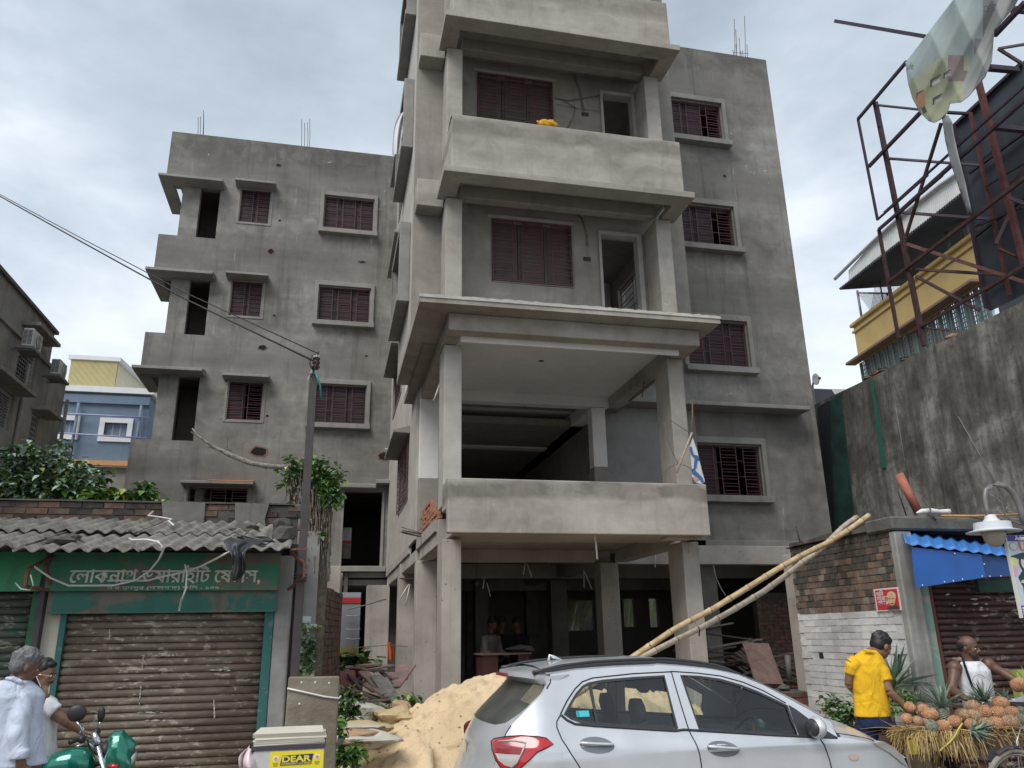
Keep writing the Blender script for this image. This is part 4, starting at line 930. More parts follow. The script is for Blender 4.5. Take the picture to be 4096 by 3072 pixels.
def ac(k, x, y, lab):
    c_ = at(k, x, y, X=GX+.45); t = thing('air_conditioner', (c_.x,c_.y,c_.z), lab, 'air conditioner', 'outdoor air conditioner units', rz=-math.pi/2)
    # local: front (fan) faces -y (turned so the fan looks right), width .85 along x
    g = MB(); g.box(-.42,.42,-.16,.16,0,.62); g.build('casing', plain('white_ac_casing',(.50,.50,.49),.5,0,.1,4), t, local=True, bevel=.02)
    m_ = Matrix.Rotation(math.pi/2,3,'X')
    g = MB(); g.lathe([(.0,.0),(.24,.0),(.24,.012),(.22,.012)], (-.1,.175,.31), 20, m_); g.build('fan_guard', plain('grey_fan_guard',(.16,.16,.16),.6), t, local=True)
    g = MB()
    for r_ in (.06,.12,.18,.235): g.tube([(-.1+r_*math.cos(i*math.pi/10),.19,.31+r_*math.sin(i*math.pi/10)) for i in range(21)], .006, 4)
    g.build('fan_ring', M['pvc'], t, local=True)
    g = MB()
    for i in range(11):
        z_ = .08+.045*i; g.box(.421,.43,-.13,-.01,z_,z_+.02); g.box(.421,.43,.01,.13,z_,z_+.02)
    g.build('louvre', M['dark_leaf'], t, local=True)
    g = MB(); g.box(-.46,.46,-.35,.22,-.09,-.0); g.box(-.4,-.34,-.45,.2,-.14,-.09); g.box(.34,.4,-.45,.2,-.14,-.09); g.build('shelf_bracket', plain('grey_ledge',(.16,.155,.15),.8), t, local=True)
    return t
def small(o, f_=.72): o.scale = (f_,)*3
t1 = ac('L',290,950,'upper air conditioner under a window hood of the stained grey building'); t2 = ac('L',545,1205,'lower air conditioner at the far corner of the stained grey building'); small(t1); small(t2, .66)

# blue building with a yellow rooftop shed
BBY = 34
BB = thing('blue_building', (-14,BBY,0), 'blue building with white framed windows behind the grey blocks', 'building')
M['blue'] = plaster('pale_blue_paint', (.13,.18,.25), (.16,.215,.29), (.19,.25,.33), 0, .2, .3); M['whitetrim'] = plain('white_trim', (.66,.68,.70), .6, 0, .06, 3)
a_ = at('L',640,1345,Y=BBY); b_ = at('L',1430,1390,Y=BBY); zbot = at('M',900,345,Y=BBY).z; x0b = a_.x-4; x1b = b_.x
wz = [(at('L',955,1590,Y=BBY), at('M',1240,165,Y=BBY)), (at('L',520,1565,Y=BBY), at('M',735,140,Y=BBY))]
hb = [(p.x+.2,q_.x-.2,q_.z+.2,p.z-.2) for p,q_ in wz]
g = MB(); g.wall('y', x0b, x1b, zbot, a_.z, BBY, BBY+.3, hb); g.build('wall', M['blue'], BB)
g = MB(); g.box(x1b-.3,x1b,BBY+.3,BBY+9,zbot,a_.z-.05); g.build('wall', M['blue'], BB)
g = MB(); g.box(x0b,x1b+.15,BBY-.2,BBY+9,a_.z,a_.z+.25); g.build('cornice', M['whitetrim'], BB)
g = MB(); g.box(x0b,x1b,BBY-.12,BBY-.001,a_.z-.45,a_.z-.1); g.build('fascia', M['blue'], BB)
g = MB(); g.box(x0b,x1b+.1,BBY-.25,BBY-.001,zbot-.2,zbot); g.build('orange_band', plain('orange_paint',(.50,.24,.10),.7), BB)
g = MB(); g.box(x0b,x1b,BBY+.02,BBY+.3,0,zbot-.2); g.build('lower_wall', M['plaster_left'], BB)
for (p,q_),h in zip(wz,hb):
    f_ = MB(); f_.box(p.x,h[0],BBY-.06,BBY+.05,q_.z,p.z); f_.box(h[1],q_.x,BBY-.06,BBY+.05,q_.z,p.z); f_.box(h[0],h[1],BBY-.06,BBY+.05,h[3],p.z); f_.box(h[0],h[1],BBY-.06,BBY+.05,q_.z,h[2])
    fo = f_.build('window', M['whitetrim'], BB); pb = MB()
    pb.box(h[0],h[1],BBY+.16,BBY+.2,h[2],h[3]); po = pb.build('pane', plain('bluish_glass',(.10,.15,.22),.2,0,.15), fo); po.location = -wloc(fo)
    bb = MB()
    for i in range(14): z_ = h[2]+(h[3]-h[2])*(i+.5)/14; bb.box(h[0],h[1],BBY+.1,BBY+.12,z_-.012,z_+.012)
    for i in range(1,3): x_ = h[0]+(h[1]-h[0])*i/3; bb.box(x_-.03,x_+.03,BBY+.09,BBY+.13,h[2],h[3])
    bo = bb.build('grille', plain('pale_blue_bars',(.25,.32,.42),.6), fo); bo.location = -wloc(fo)
for (k1,k2) in ((('L',600,1548),('L',1415,1590)),(('M',565,75),('M',1390,125))): wire('pipe', [at(*k1,Y=BBY-.3),at(*k2,Y=BBY-.3)], .035, plain('lilac_pipe',(.30,.31,.50),.5), BB)
for k1 in (('M',715,0),('L',1325,1600)): p = at(*k1,Y=BBY-.2); wire('pipe', [(p.x,p.y,zbot),(p.x,p.y,a_.z-.5)], .06, M['blue'], BB)
YS = thing('rooftop_shed', (-12,BBY+2,a_.z), 'yellow corrugated metal shed on the roof of the blue building', 'shed')
ye = plain('yellow_profiled_sheet', (.58,.50,.24), .5, 0, .06, 2)
s0 = at('L',665,1040,Y=BBY+1); s1 = at('L',1105,1065,Y=BBY+1)
zsh = s0.z; xs0 = at('L',640,1290,Y=BBY+1).x; xs1 = at('L',1105,1200,Y=BBY+1).x
g = MB(); n = 40
for i in range(n):
    xa = xs0+(xs1-xs0)*i/n; xb = xs0+(xs1-xs0)*(i+1)/n; xm=(xa*.35+xb*.65)
    g.box(xa,xm,BBY+.92,BBY+1,a_.z+.2,zsh); g.box(xm,xb,BBY+.98,BBY+1.05,a_.z+.2,zsh)
g.build('wall', ye, YS)
g = MB(); g.hexa([(xs1,BBY+.98,a_.z+.2),(xs1+1.35,BBY+3.8,a_.z+.2),(xs1+1.25,BBY+3.8,a_.z+.2),(xs1-.1,BBY+.98,a_.z+.2),(xs1,BBY+.98,zsh),(xs1+1.35,BBY+3.8,zsh-1.0),(xs1+1.25,BBY+3.8,zsh-1.0),(xs1-.1,BBY+.98,zsh)]); g.build('wall', plain('pale_yellow_sheet',(.62,.58,.42),.5), YS)
g = MB(); g.box(xs0-.1,xs1+.1,BBY+.85,BBY+1.1,zsh,zsh+.18); g.beam((xs1,BBY+.95,zsh+.09),(xs1+1.4,BBY+3.8,zsh-.9),.25,.15); g.build('roof_edge', M['whitetrim'], YS)
from mathutils import noise as _mn
mno_ = _mn.noise
# ================================================================== RIGHT: brick wall, shop with blue awning
WX, SY = 6.45, 8.2
BW = thing('brick_wall', (WX+.1,9.2,0), 'old brick wall, lower part whitewashed, running back from the corner of the blue awning shop', 'brick wall')
wmats = [plaster('whitewash_thin',(.36,.36,.36),(.50,.50,.50),(.60,.60,.60),0,.4,2), plaster('whitewash_thick',(.46,.46,.46),(.58,.58,.58),(.66,.66,.66),0,.3,2)]
omats = [plain('dark_moss_brick',(.06,.052,.043),.95,0,.4,14,world=True), plain('brown_brick',(.115,.083,.066),.95,0,.45,10,world=True), plain('orange_brown_brick',(.165,.108,.08),.93,0,.4,10,world=True), plain('pale_worn_brick',(.185,.15,.122),.93,0,.3,10,world=True)]
wb = brick_meshes(.242,.11,.077,wmats+wmats,11); ob = brick_meshes(.116,.11,.073,omats,12)
rnd = random.Random(77); rh = .0825; low = MB()
for r_ in range(33):
    z = .24+rh*r_; white = z < 1.93; pit = .25 if white else .124
    for k in range(9 if white else 17):
        y0 = 10.34-pit*k-(pit/2 if r_%2 else 0)
        if y0-pit < 8.17: continue
        if r_ == 14 and k in (1,4,7): continue
        if r_ < 7: low.hexa([(WX+rnd.uniform(-.005,.005),y0-.242,z),(WX,y0,z),(WX+.1,y0,z),(WX+.1,y0-.242,z),(WX,y0-.242,z+.077),(WX,y0,z+.077),(WX+.1,y0,z+.077),(WX+.1,y0-.242,z+.077)]); continue
        if white: me = rnd.choice(wb)
        else:
            f_ = (z-1.93)/.95+.35*(mno_(Vector((y0*2.2, z*2.2, 1)))) + (.3 if y0 > 10.0 else 0)
            me = rnd.choices(ob, (.85,.12,.03,0) if f_ > .62 else ((.35,.45,.15,.05) if f_ > .38 else (.1,.45,.3,.15)))[0]
        link('brick', me, BW, loc=(WX+rnd.uniform(-.005,.005), y0, z), rot=(0,0,-math.pi/2))
low.build('lower_bricks', wmats[0], BW, merge=False, kind='stuff')
mw = plaster('dirty_mortar',(.10,.095,.085),(.16,.15,.135),(.24,.23,.21),0,.3,3)
g = MB(); g.box(WX+.012,WX+.24,8.19,10.35,1.98,2.94); g.build('wall', mw, BW)
g = MB(); g.box(WX+.012,WX+.24,8.19,10.35,0,1.979); g.build('wall', wmats[0], BW)
g = MB(); rnd = random.Random(4); n = 12
poly = [(10.38,2.90),(8.2,2.90)] + [(8.2+(2.18)*i/n, 3.0+rnd.uniform(-.03,.035)-.10*(i/n)) for i in range(n+1)]
g.prism(poly, 'x', WX-.03, WX+.26); g.build('coping', M['rubble'], BW)
for k in (1,4,7):
    g = MB(); y0 = 10.28-.25*k; g.box(WX+.005,WX+.013,y0-.17,y0-.08,.24+rh*14+.0,.24+rh*15-.01); g.build('peg_hole', M['void'], BW)
SR = thing('shop', (7.6,8.4,0), 'shop with dark red brown roller shutter below a bright blue metal awning', 'shop')
mint = shopmat('mint_green_limewash', (.24,.40,.32), (.42,.43,.38), .35, 3); M['redox'] = shopmat('red_oxide_frame', (.16,.045,.03), (.1,.06,.05), .3, 4)
g = MB(); g.box(6.43,6.67,8.08,8.185,0,2.85); g.build('pillar', M['greypil'], SR, bevel=.015)
g = MB(); g.box(6.672,6.865,SY-.01,SY+.25,0,2.3); g.build('pillar', mint, SR, bevel=.01)
g = MB(); g.box(6.866,6.93,SY+.02,SY+.1,0,2.3); g.build('frame', M['redox'], SR)
shutter(SR, 6.93, 8.9, SY+.06, .25, 2.36, .07, M['shutr'])
g = MB(); g.box(6.87,9.2,SY-.05,SY+.6,0,.24); g.build('threshold', M['concrete'], SR)
g = MB(); g.box(6.40,9.6,8.05,SY+.35,2.86,3.02); g.build('beam', M['rubble'], SR, bevel=.02)
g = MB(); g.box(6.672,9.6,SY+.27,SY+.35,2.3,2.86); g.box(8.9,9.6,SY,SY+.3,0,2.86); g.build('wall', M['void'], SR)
g = MB(); a_ = at('J',1730,1035,Y=8.15); b_ = at('J',2130,1142,Y=8.15); g.box(a_.x,b_.x,8.12,8.17,b_.z,a_.z); g.box(a_.x,b_.x+.1,8.11,8.18,b_.z-.015,b_.z); g.build('sign_board', plain('dull_green_board',(.03,.075,.06),.7,0,.3,5), SR)
# peeling traces of old stickers on the shutter
for i,(x,y,wd) in enumerate(((1730,1275,70),(1840,1275,50),(1790,1330,60),(1830,1390,90),(1460,1180,60),(1720,1225,80),(1790,1310,40),(1520,1290,40),(1850,1325,30))):
    rnd = random.Random(i); P_ = []
    for t in range(10):
        c_ = at('J', x+wd*.5*math.cos(t*.628)*rnd.uniform(.5,1.1), y+10*math.sin(t*.628)*rnd.uniform(.4,1.4), Y=SY+.035); P_.append(c_)
    g = MB(); g.add(P_, [tuple(range(10))]); g.build('sticker_scrap', plain('scrap_white_%d'%i,(.36,.35,.34),.8,0,.2,20) if i == 0 else bpy.data.materials['scrap_white_0'], SR)
AW = thing('awning', (7.3,7.9,2.4), 'bright blue corrugated metal awning above the red brown shutter', 'awning')
blu = plain('blue_painted_sheet', (.012,.095,.36), .38, 0, .12, 3, world=True); blu2 = plain('darker_blue_sheet', (.012,.06,.20), .45, 0, .2, 3, world=True); blul = plain('light_blue_sheet', (.06,.20,.52), .35, 0, .1, 3)
ay = 7.62
P_ = [at('J',*p,Y=ay) for p in ((1100,712),(1145,1115),(1835,1010),(1790,785))]
g = MB(); g.add(P_+[p+Vector((0,.01,0)) for p in P_], [(0,1,2,3),(7,6,5,4),(0,4,5,1),(1,5,6,2),(2,6,7,3),(3,7,4,0)]); g.build('front_panel', blu, AW)
P_ = [at('J',*p,Y=ay+.02) for p in ((1790,785),(1835,1010),(2300,990),(2240,830))]
g = MB(); g.add(P_+[p+Vector((0,.01,0)) for p in P_], [(0,1,2,3),(7,6,5,4),(0,4,5,1),(1,5,6,2),(2,6,7,3),(3,7,4,0)]); g.build('front_panel', blu2, AW)
for p in ((1210,1088),(1428,1055),(1515,1045),(1605,1028),(1800,1000),(1875,1000),(1985,998),(1528,775),(1820,880)):
    c_ = at('J',*p,Y=ay-.008); g = MB(); g.ball(c_, (.009,.006,.009), 6, 4); g.build('rivet', M['pvc'], AW)
f0 = at('J',1045,678,Y=ay-.03); f1 = at('J',2240,820,Y=ay-.03); nseg = 120; g = MB(); rows = []
for j in range(5):
    row = []
    for i in range(nseg+1):
        t = i/nseg; p = f0.lerp(f1, t); b_ = Vector((p.x*1.088, SY+.1, p.z+.20+.05*(1-t))); q_ = p.lerp(b_, j/4)
        q_.z += .016*math.cos(2*math.pi*t*10)*(0.6+.4*(j > 0)); row.append(q_)
    rows.append(row)
vs_ = [v for r_ in rows for v in r_]; g.add(vs_, [(j*(nseg+1)+i, j*(nseg+1)+i+1, (j+1)*(nseg+1)+i+1, (j+1)*(nseg+1)+i) for j in range(4) for i in range(nseg)])
o = g.build('roof_sheet', blul, AW, smooth=True); s_ = o.modifiers.new('t','SOLIDIFY'); s_.thickness = .006
# things lying on the wall and slab tops
def loose(name, k, a_, b_, r_, mat, lab, cat, Ya, Yb=None, n=8):
    g = MB(); g.tube([at(k,*a_,Y=Ya), at(k,*b_,Y=Yb or Ya)], r_, n); o = g.build(name, mat, None, smooth=True); return top(o, lab, cat)
loose('terracotta_pipe','J',(975,-10),(1175,378),.055,plain('terracotta',(.36,.13,.085),.8,0,.25,10,world=True),'terracotta coloured pipe leaning on the tall mossy wall','pipe',8.7)
g = MB(); a_ = at('J',1390,402,Y=8.15); b_ = at('J',2230,385,Y=7.9); g.tube([a_,a_.lerp(b_,.4)+Vector((0,0,-.012)),b_], .014, 7); top(g.build('bamboo_strip', plain('orange_bamboo',(.42,.22,.07),.6,0,.2,12), None, smooth=True), 'thin orange bamboo strip lying along the shop roof edge behind the street lamp', 'bamboo')
loose('iron_rod','J',(965,155),(1050,400),.008,M['blackwire'],'thin dark rod standing against the tall mossy wall left of the terracotta pipe','rod',8.9)
loose('green_stick','J',(635,517),(725,497),.01,plain('green_pvc',(.04,.30,.17),.5),'short green stick lying on the brick wall top by the bamboo poles','stick',8.6)
loose('iron_rod','I',(1213,1255),(1255,1428),.010,M['blackwire'],'thin rod rising from the far end of the brick wall top','rod',10.4)
rnd = random.Random(2); g = MB(); pc = [at('J',x,y,Y=8.15) for x,y in ((1150,375),(1200,360),(1290,355),(1380,362),(1440,360),(1475,362))]
g.tube(pc, [.008,.03,.035,.025,.028,.035], 8); o = g.build('cloth_bundle', plain('white_cloth',(.62,.62,.61),.8,0,.1,6), None, smooth=True); top(o,'white cloth or plastic bundle lying on top of the wall corner','cloth')
wire2 = lambda pts, r_, mat, lab, cat, nm: top(wire(nm, pts, r_, mat, None, 5), lab, cat)
wire2([at('J',1235,240,Y=8.1),at('J',1262,300,Y=8.08),at('J',1290,345,Y=8.05),at('J',1280,385,Y=8.03),at('J',1345,440,Y=8.03)], .011, M['rebar'], 'bent wire hook with pale tape sticking up at the wall corner', 'wire', 'bent_wire')
# poster on the brick wall
PO = thing('poster', (WX-.02, 8.7, 1.98), 'red poster with a pale portrait and white lettering on the brick wall', 'poster')
def onx(k, x, y, X): p = at(k, x, y, X=X); return Vector((X, p.y, p.z))
c4 = [onx('J',*p,WX-.025) for p in ((722,1132),(735,1350),(1008,1330),(975,1102))]
c4 = [onx('J',*p,WX-.025) for p in ((722,1130),(762,1352),(1005,1330),(970,1103))]
Yl = (c4[0].y+c4[1].y)/2; Yr = (c4[2].y+c4[3].y)/2; Zt_ = (c4[0].z+c4[3].z)/2; Zb_ = (c4[1].z+c4[2].z)/2; PW = Yl-Yr; PH = Zt_-Zb_
def pq(name, poly, dx, mat):     # poly in poster coordinates, u right, v up (0..1)
    g = MB(); P_ = [Vector((WX-.025-dx, Yl-u*PW, Zb_+v*PH)) for u, v in poly]; n = len(P_)
    g.add(P_+[p+Vector((.003,0,0)) for p in P_], [tuple(range(n)), tuple(range(2*n-1,n-1,-1))]+[(i,n+i,n+(i+1)%n,(i+1)%n) for i in range(n)]); return g.build(name, mat, PO)
pw_ = plain('poster_white',(.60,.55,.55),.6,0,.05); pr_ = plain('poster_red',(.50,.03,.035),.5,0,.12,5); 
pq('paper', ((0,0),(1,0),(1,1),(0,1)), 0, pw_); pq('print', ((.06,.06),(.94,.06),(.94,.93),(.06,.93)), .004, pr_)
ell = lambda cx,cy,rx_,ry_,n=14,a0=0: [(cx+rx_*math.cos(2*math.pi*i/n+a0), cy+ry_*math.sin(2*math.pi*i/n+a0)) for i in range(n)]
pq('portrait', ell(.70,.62,.17,.22), .008, plain('portrait_hair',(.52,.43,.30),.6,0,.1)); pq('portrait', ell(.70,.48,.14,.27), .012, plain('portrait_face',(.58,.36,.20),.6,0,.2,30)); pq('portrait', ((.46,.07),(.94,.07),(.93,.17),(.80,.22),(.58,.20)), .016, M['dark_leaf'])
pq('portrait', ((.60,.54),(.67,.55),(.67,.52),(.60,.51)), .016, M['redox']); pq('portrait', ((.73,.55),(.80,.54),(.80,.51),(.73,.52)), .016, M['redox']); pq('portrait', ((.64,.33),(.76,.33),(.76,.30),(.64,.30)), .016, M['redox'])
for i,(tx,v) in enumerate((('দািদ',.78),('আমার',.58),('গণকাল',.38))):
    me = text_mesh(tx, .07, pw_, extrude=.001, bold=.002, align='LEFT'); link('lettering', me, PO, loc=(WX-.033, Yl-.12*PW, Zb_+v*PH-.01), rot=(math.pi/2,0,-math.pi/2))

# ================================================================== street lamp and hanging advertising board
LYY = 5.9
lp = [at('J',*p,Y=LYY) for p in ((1850,400),(1845,340),(1825,220),(1835,150),(1880,105),(1950,88),(2030,110),(2100,175),(2150,260),(2185,360),(2215,490))]
LP_ = thing('street_lamp', (lp[-1].x+.06,LYY,0), 'ornate grey street lamp with a curved arm and white bell shaped shade', 'street lamp')
lm = plain('grey_lamp_paint', (.16,.155,.15), .45, .2, .15, 6); lw_ = plain('white_lamp_shade', (.55,.57,.60), .4, 0, .05, 4)
g = MB(); g.tube(lp, [.016,.02,.022,.024,.025,.026,.027,.028,.028,.028,.028], 10); g.build('arm', lm, LP_, smooth=True)
sc_ = [at('J',*p,Y=LYY) for p in ((1865,190),(1930,225),(1985,270),(2010,330),(2030,400),(2090,455),(2160,480),(2215,495))]
g = MB(); g.tube(sc_, .008, 6); g.build('scroll', lm, LP_, smooth=True)
for (cx,cy,r_) in ((1978,348,34),(2068,340,32)):
    g = MB(); g.tube([at('J', cx+r_*math.cos(t*.55+.5), cy+r_*math.sin(t*.55+.5), Y=LYY) for t in range(9)], .006, 5); g.build('scroll', lm, LP_, smooth=True)
px_ = at('J',2330,495,Y=LYY)
g = MB(); g.lathe([(.09,0),(.09,.3),(.055,.35),(.05,1.0),(.045,px_.z),(.04,px_.z+.25),(.0,px_.z+.30)], (px_.x+.02,LYY,0), 14); g.build('post', lm, LP_, smooth=True)
hc = at('J',1856,398,Y=LYY); u_ = abs(at('J',1956,398,Y=LYY).x-hc.x)/100
hz = lambda y: at('J',1870,y,Y=LYY).z
g = MB(); g.lathe([(0,hz(392)),(38*u_,hz(394)),(48*u_,hz(430)),(70*u_,hz(462)),(138*u_,hz(470)),(142*u_,hz(535)),(150*u_,hz(540)),(205*u_,hz(558)),(203*u_,hz(566)),(100*u_,hz(563))], (hc.x+22*u_,LYY,0), 28); o = g.build('shade', lw_, LP_); smooth_angle(o, 35)
gl = NT('frosted_bulb_glass'); gl.fin((.50,.45,.38), .25); gl.b.inputs['Transmission Weight'].default_value = .35
g = MB(); g.lathe([(84*u_,hz(556)),(88*u_,hz(600)),(80*u_,hz(640)),(58*u_,hz(680)),(28*u_,hz(705)),(0,hz(712))], (hc.x+22*u_,LYY,0), 20); g.build('globe', gl.mat, LP_, smooth=True)
AB = thing('advertising_board', (px_.x-.05,5.85,1.6), 'tall printed admission board with a graduate in a black gown at the right edge', 'sign')
by = 5.85; b0 = at('J',2048,592,Y=by); b1 = at('J',2175,1400,Y=by); bx0 = (b0.x+b1.x)/2; zt_, zbt = b0.z, b1.z; bw_ = .55
g = MB(); g.box(bx0,bx0+bw_,by,by+.02,zbt,zt_); g.build('panel', plain('pale_board',(.45,.52,.56),.5,0,.05), AB)
g = MB(); g.box(bx0-.008,bx0,by-.008,by+.025,zbt-.01,zt_+.01); g.build('frame', M['pvc'], AB)
def bq(name, u0, u1, y0, y1, mat, d_=.003, poly=None):
    g = MB(); z0 = at('J',2100,y0,Y=by).z; z1 = at('J',2100,y1,Y=by).z
    if poly is None: g.box(bx0+u0,bx0+u1,by-d_,by-.0005,min(z0,z1),max(z0,z1))
    else: g.prism([(bx0+u0+(u1-u0)*a__, min(z0,z1)+abs(z1-z0)*b__) for a__,b__ in poly], 'y', by-d_, by-.0005)
    return g.build(name, mat, AB)
pur = plain('purple_print',(.07,.045,.26),.5,0,.05); blk = plain('black_gown_print',(.012,.03,.04),.5,0,.1); skn = plain('skin_print',(.60,.47,.38),.5,0,.05)
bq('header', 0, bw_, 595, 655, pur); bq('footer', 0, bw_, 1290, 1400, pur)
letter('Admission', .055, plain('print_white',(.75,.75,.75),.5,0,.02), AB, (bx0+.085, by-.006, at('J',2150,625,Y=by).z), align='LEFT', bold=.001)
letter('U', .10, plain('print_orange',(.65,.16,.03),.5,0,.02), AB, (bx0+.115, by-.006, at('J',2190,710,Y=by).z), align='LEFT', bold=.002)
bq('emblem', .012, .098, 665, 745, plain('print_grey',(.32,.36,.38),.5), .003, ell(.5,.5,.5,.5,18)); bq('emblem', .02, .09, 673, 737, plain('print_pale',(.58,.62,.62),.5), .005, ell(.5,.5,.5,.5,18))
bq('backdrop_print', 0, .06, 800, 900, plain('print_yellow',(.62,.60,.20),.5), .003, ((0,.1),(.9,0),(1,.8),(.2,1))); bq('backdrop_print', .0, .05, 880, 1000, plain('print_pink',(.62,.35,.50),.5), .0025, ell(.5,.5,.6,.5))
bq('graduate_print', .03, .30, 920, 1290, blk, .006, ((.10,0),(.9,0),(1,.7),(.75,.97),(.3,.97),(.04,.75),(.16,.5)))
bq('graduate_print', .095, .175, 810, 935, skn, .008, ell(.5,.5,.5,.5)); bq('graduate_print', .08, .19, 790, 960, blk, .0065, ell(.5,.5,.5,.5)); bq('graduate_print', .0, .27, 765, 835, blk, .009, ((0,.45),(.5,0),(1,.5),(.5,1)))
bq('graduate_print', .055, .14, 1035, 1090, skn, .008, ((0,.5),(.2,1),(1,.9),(1,.2),(.6,0),(.4,.3)))
letter('Se', .05, bpy.data.materials['print_white'], AB, (bx0+.015, by-.006, at('J',2190,1330,Y=by).z), align='LEFT', bold=.001)
letter('80', .045, plain('print_yellow2',(.7,.62,.05),.5,0,.02), AB, (bx0+.015, by-.006, at('J',2200,1372,Y=by).z), align='LEFT', bold=.001)

# ================================================================== tall mossy wall on the right
TXW = 11.8
def moss():
    t = NT('black_mould_streaked_concrete'); p = t.P(); a_ = t.noise(.9, 8, .66, p, .5); s_ = t.noise(1, 7, .7, t.P((3.5,3.5,.55)), .5); f_ = t.noise(5, 8, .75, p)
    c = t.ramp(t.math('ADD', t.math('MULTIPLY', a_, .55), t.math('MULTIPLY', s_, .45)), [(.38,(.05,.048,.045)), (.50,(.125,.122,.112)), (.60,(.27,.265,.25))])
    c = t.mix(t.step(f_, .50, .66, 0, .6), c, (.05,.048,.042)); return t.fin(c, .95, f_, .5, .02, spec=.2)
M['moss'] = moss()
TW = thing('tall_wall', (TXW+.3,11,0), 'tall mould blackened concrete wall rising at the right side', 'wall')
g = MB(); zt1 = at('Z',2212,645,X=TXW).z; n = 16; rnd = random.Random(8)
poly = [(5,0),(18,0),(18,at('Z',1770,872,X=TXW).z)] + [(18-13*i/n, 7.21+.1*i/n*1.0+rnd.uniform(-.02,.02)) for i in range(n+1)] + [(5,7.3)]
g.prism([(5,0),(18,0)] + [(18-13*i/n, 7.20+.13*i/n+rnd.uniform(-.015,.015)) for i in range(n+1)], 'x', TXW, TXW+.35); g.build('wall', M['moss'], TW)
gt = plain('dark_green_tarpaulin',(.012,.045,.037),.8,0,.5,3,world=True)
def stripX(name, k, pts, X, mat, parent): 
    P_ = [onx(k,*p,X) for p in pts]; n = len(P_); g = MB(); g.add(P_+[p+Vector((.02,0,0)) for p in P_], [tuple(range(n)),tuple(range(2*n-1,n-1,-1))]+[(i,n+i,n+(i+1)%n,(i+1)%n) for i in range(n)]); return g.build(name, mat, parent)
stripX('tarpaulin', 'Z', ((1768,885),(1815,850),(1845,1120),(1800,1150)), TXW-.04, gt, TW)
stripX('tarpaulin', 'Z', ((1765,880),(1790,865),(1800,1100),(1797,1170)), TXW-.07, M['bin'], TW)
stripX('tarpaulin', 'Z', ((1879,822),(1884,820),(1912,1010),(1905,1010)), TXW-.04, plain('green_netting',(.012,.13,.08),.7), TW)
for a_, b_ in (((1935,880),(1965,1060)),((2070,900),(2160,1060))): wire('cord', [onx('Z',*a_,TXW-.05), onx('Z',*b_,TXW-.05)], .01, M['greywire'], TW)
for (x,y) in ((1888,786),(1905,778),(1950,748),(2048,690),(1870,795)):
    p = at('Z',x,y,X=TXW+.1); o = rock('loose_brick', (TXW+.12,p.y,7.30), (.12,.14,.05), BR if x in (1888,2048) else M['rubble'], TW, seed=x)

# small roof and dish seen between block and tall wall
DS = thing('satellite_dish', at('I',1358,120,Y=21), 'small round satellite dish on a pole beside the right corner of the block', 'satellite dish')
p = at('I',1375,35,Y=21); rr = abs(at('I',1418,35,Y=21).x-p.x)
g = MB(); rm = Matrix.Rotation(R(100),3,'X') @ Matrix.Rotation(R(20),3,'Y'); g.lathe([(0,-rr*.3),(rr*.5,-rr*.22),(rr*.85,-rr*.08),(rr,0),(rr*.98,.012),(rr*.5,-rr*.2),(0,-rr*.27)], p, 24, rm); g.build('dish', plain('pale_dish',(.50,.50,.49),.5,0,.06), DS, smooth=True)
g = MB(); q_ = at('I',1355,235,Y=21); g.tube([p+Vector((0,.1,0)),p+Vector((-.08,.1,-rr*1.1)),(q_.x,q_.y,q_.z-2)], .035, 8); g.ball(p+Vector((0,-.2,-.03)),.05); g.build('mast', M['greywire'], DS, smooth=True)
SH = thing('roof_shed', (at('I',1440,160,Y=22).x,22,0), 'low roof covered with black tarpaulin beyond the right corner of the block', 'shed')
g = MB(); P_ = [at('I',*p,Y=22) for p in ((1350,120),(1490,125),(1530,185),(1600,300),(1350,300))]; g.prism([(p.x,p.z) for p in P_][::-1], 'y', 21.9, 24); g.build('tarpaulin', M['bin'], SH)
g = MB(); P_ = [at('I',*p,Y=22.2) for p in ((1490,122),(1659,125),(1700,300),(1500,300))]; g.prism([(p.x,p.z) for p in P_][::-1], 'y', 22.1, 24.2); g.build('sheet', M['pvc'], SH)
g = MB(); a_ = at('I',1350,260,Y=22); g.box(a_.x,a_.x+4,22.3,26,0,a_.z); g.build('wall', M['plaster_left'], SH)

# ================================================================== yellow building
ud = Vector((.134,.991,0)).normalized(); nd = Vector((ud.y,-ud.x,0))
YP0 = at('H',320,1190,Y=27)
def atp(k, x, y, off=0.0, P0=None):
    v = VIEW[k]; px = v[0]+x/v[2]; py = v[1]+y/v[2]; d = fw+rt*((px-2048)/FPX)-up*((py-1536)/FPX); o = Vector((0,0,H)); P0 = (P0 or YP0)+nd*off
    return o + d*((P0-o).dot(nd)/d.dot(nd))
YB = thing('yellow_building', (YP0.x+2,YP0.y-4,0), 'yellow ochre building with a corrugated metal roof above the tall wall', 'building')
yel = plain('ochre_wall_paint', (.50,.36,.14), .8, 0, .10, 1.2, world=True); brn = plain('brown_ledge', (.20,.12,.085), .8, 0, .15, 4, world=True)
zt_ = (YP0.z); Lf = (atp('H',1265,485)-YP0).dot(ud)      # near end (negative along ud)
pa = YP0; pbn = YP0+ud*(Lf-1.5)
def fbox(s0, s1, z0, z1, o0, o1, name, mat, bevel=0):   # box along the facade: s along ud from the far corner (negative = nearer), o outwards (towards the left)
    g = MB(); q_ = []
    for z in (z0, z1):
        for s_, o_ in ((s0,o0),(s1,o0),(s1,o1),(s0,o1)): p_ = YP0+ud*s_-nd*o_; q_.append((p_.x,p_.y,z))
    g.hexa(q_); return g.build(name, mat, YB, bevel=bevel)
zw = atp('H',350,1400).z-.3
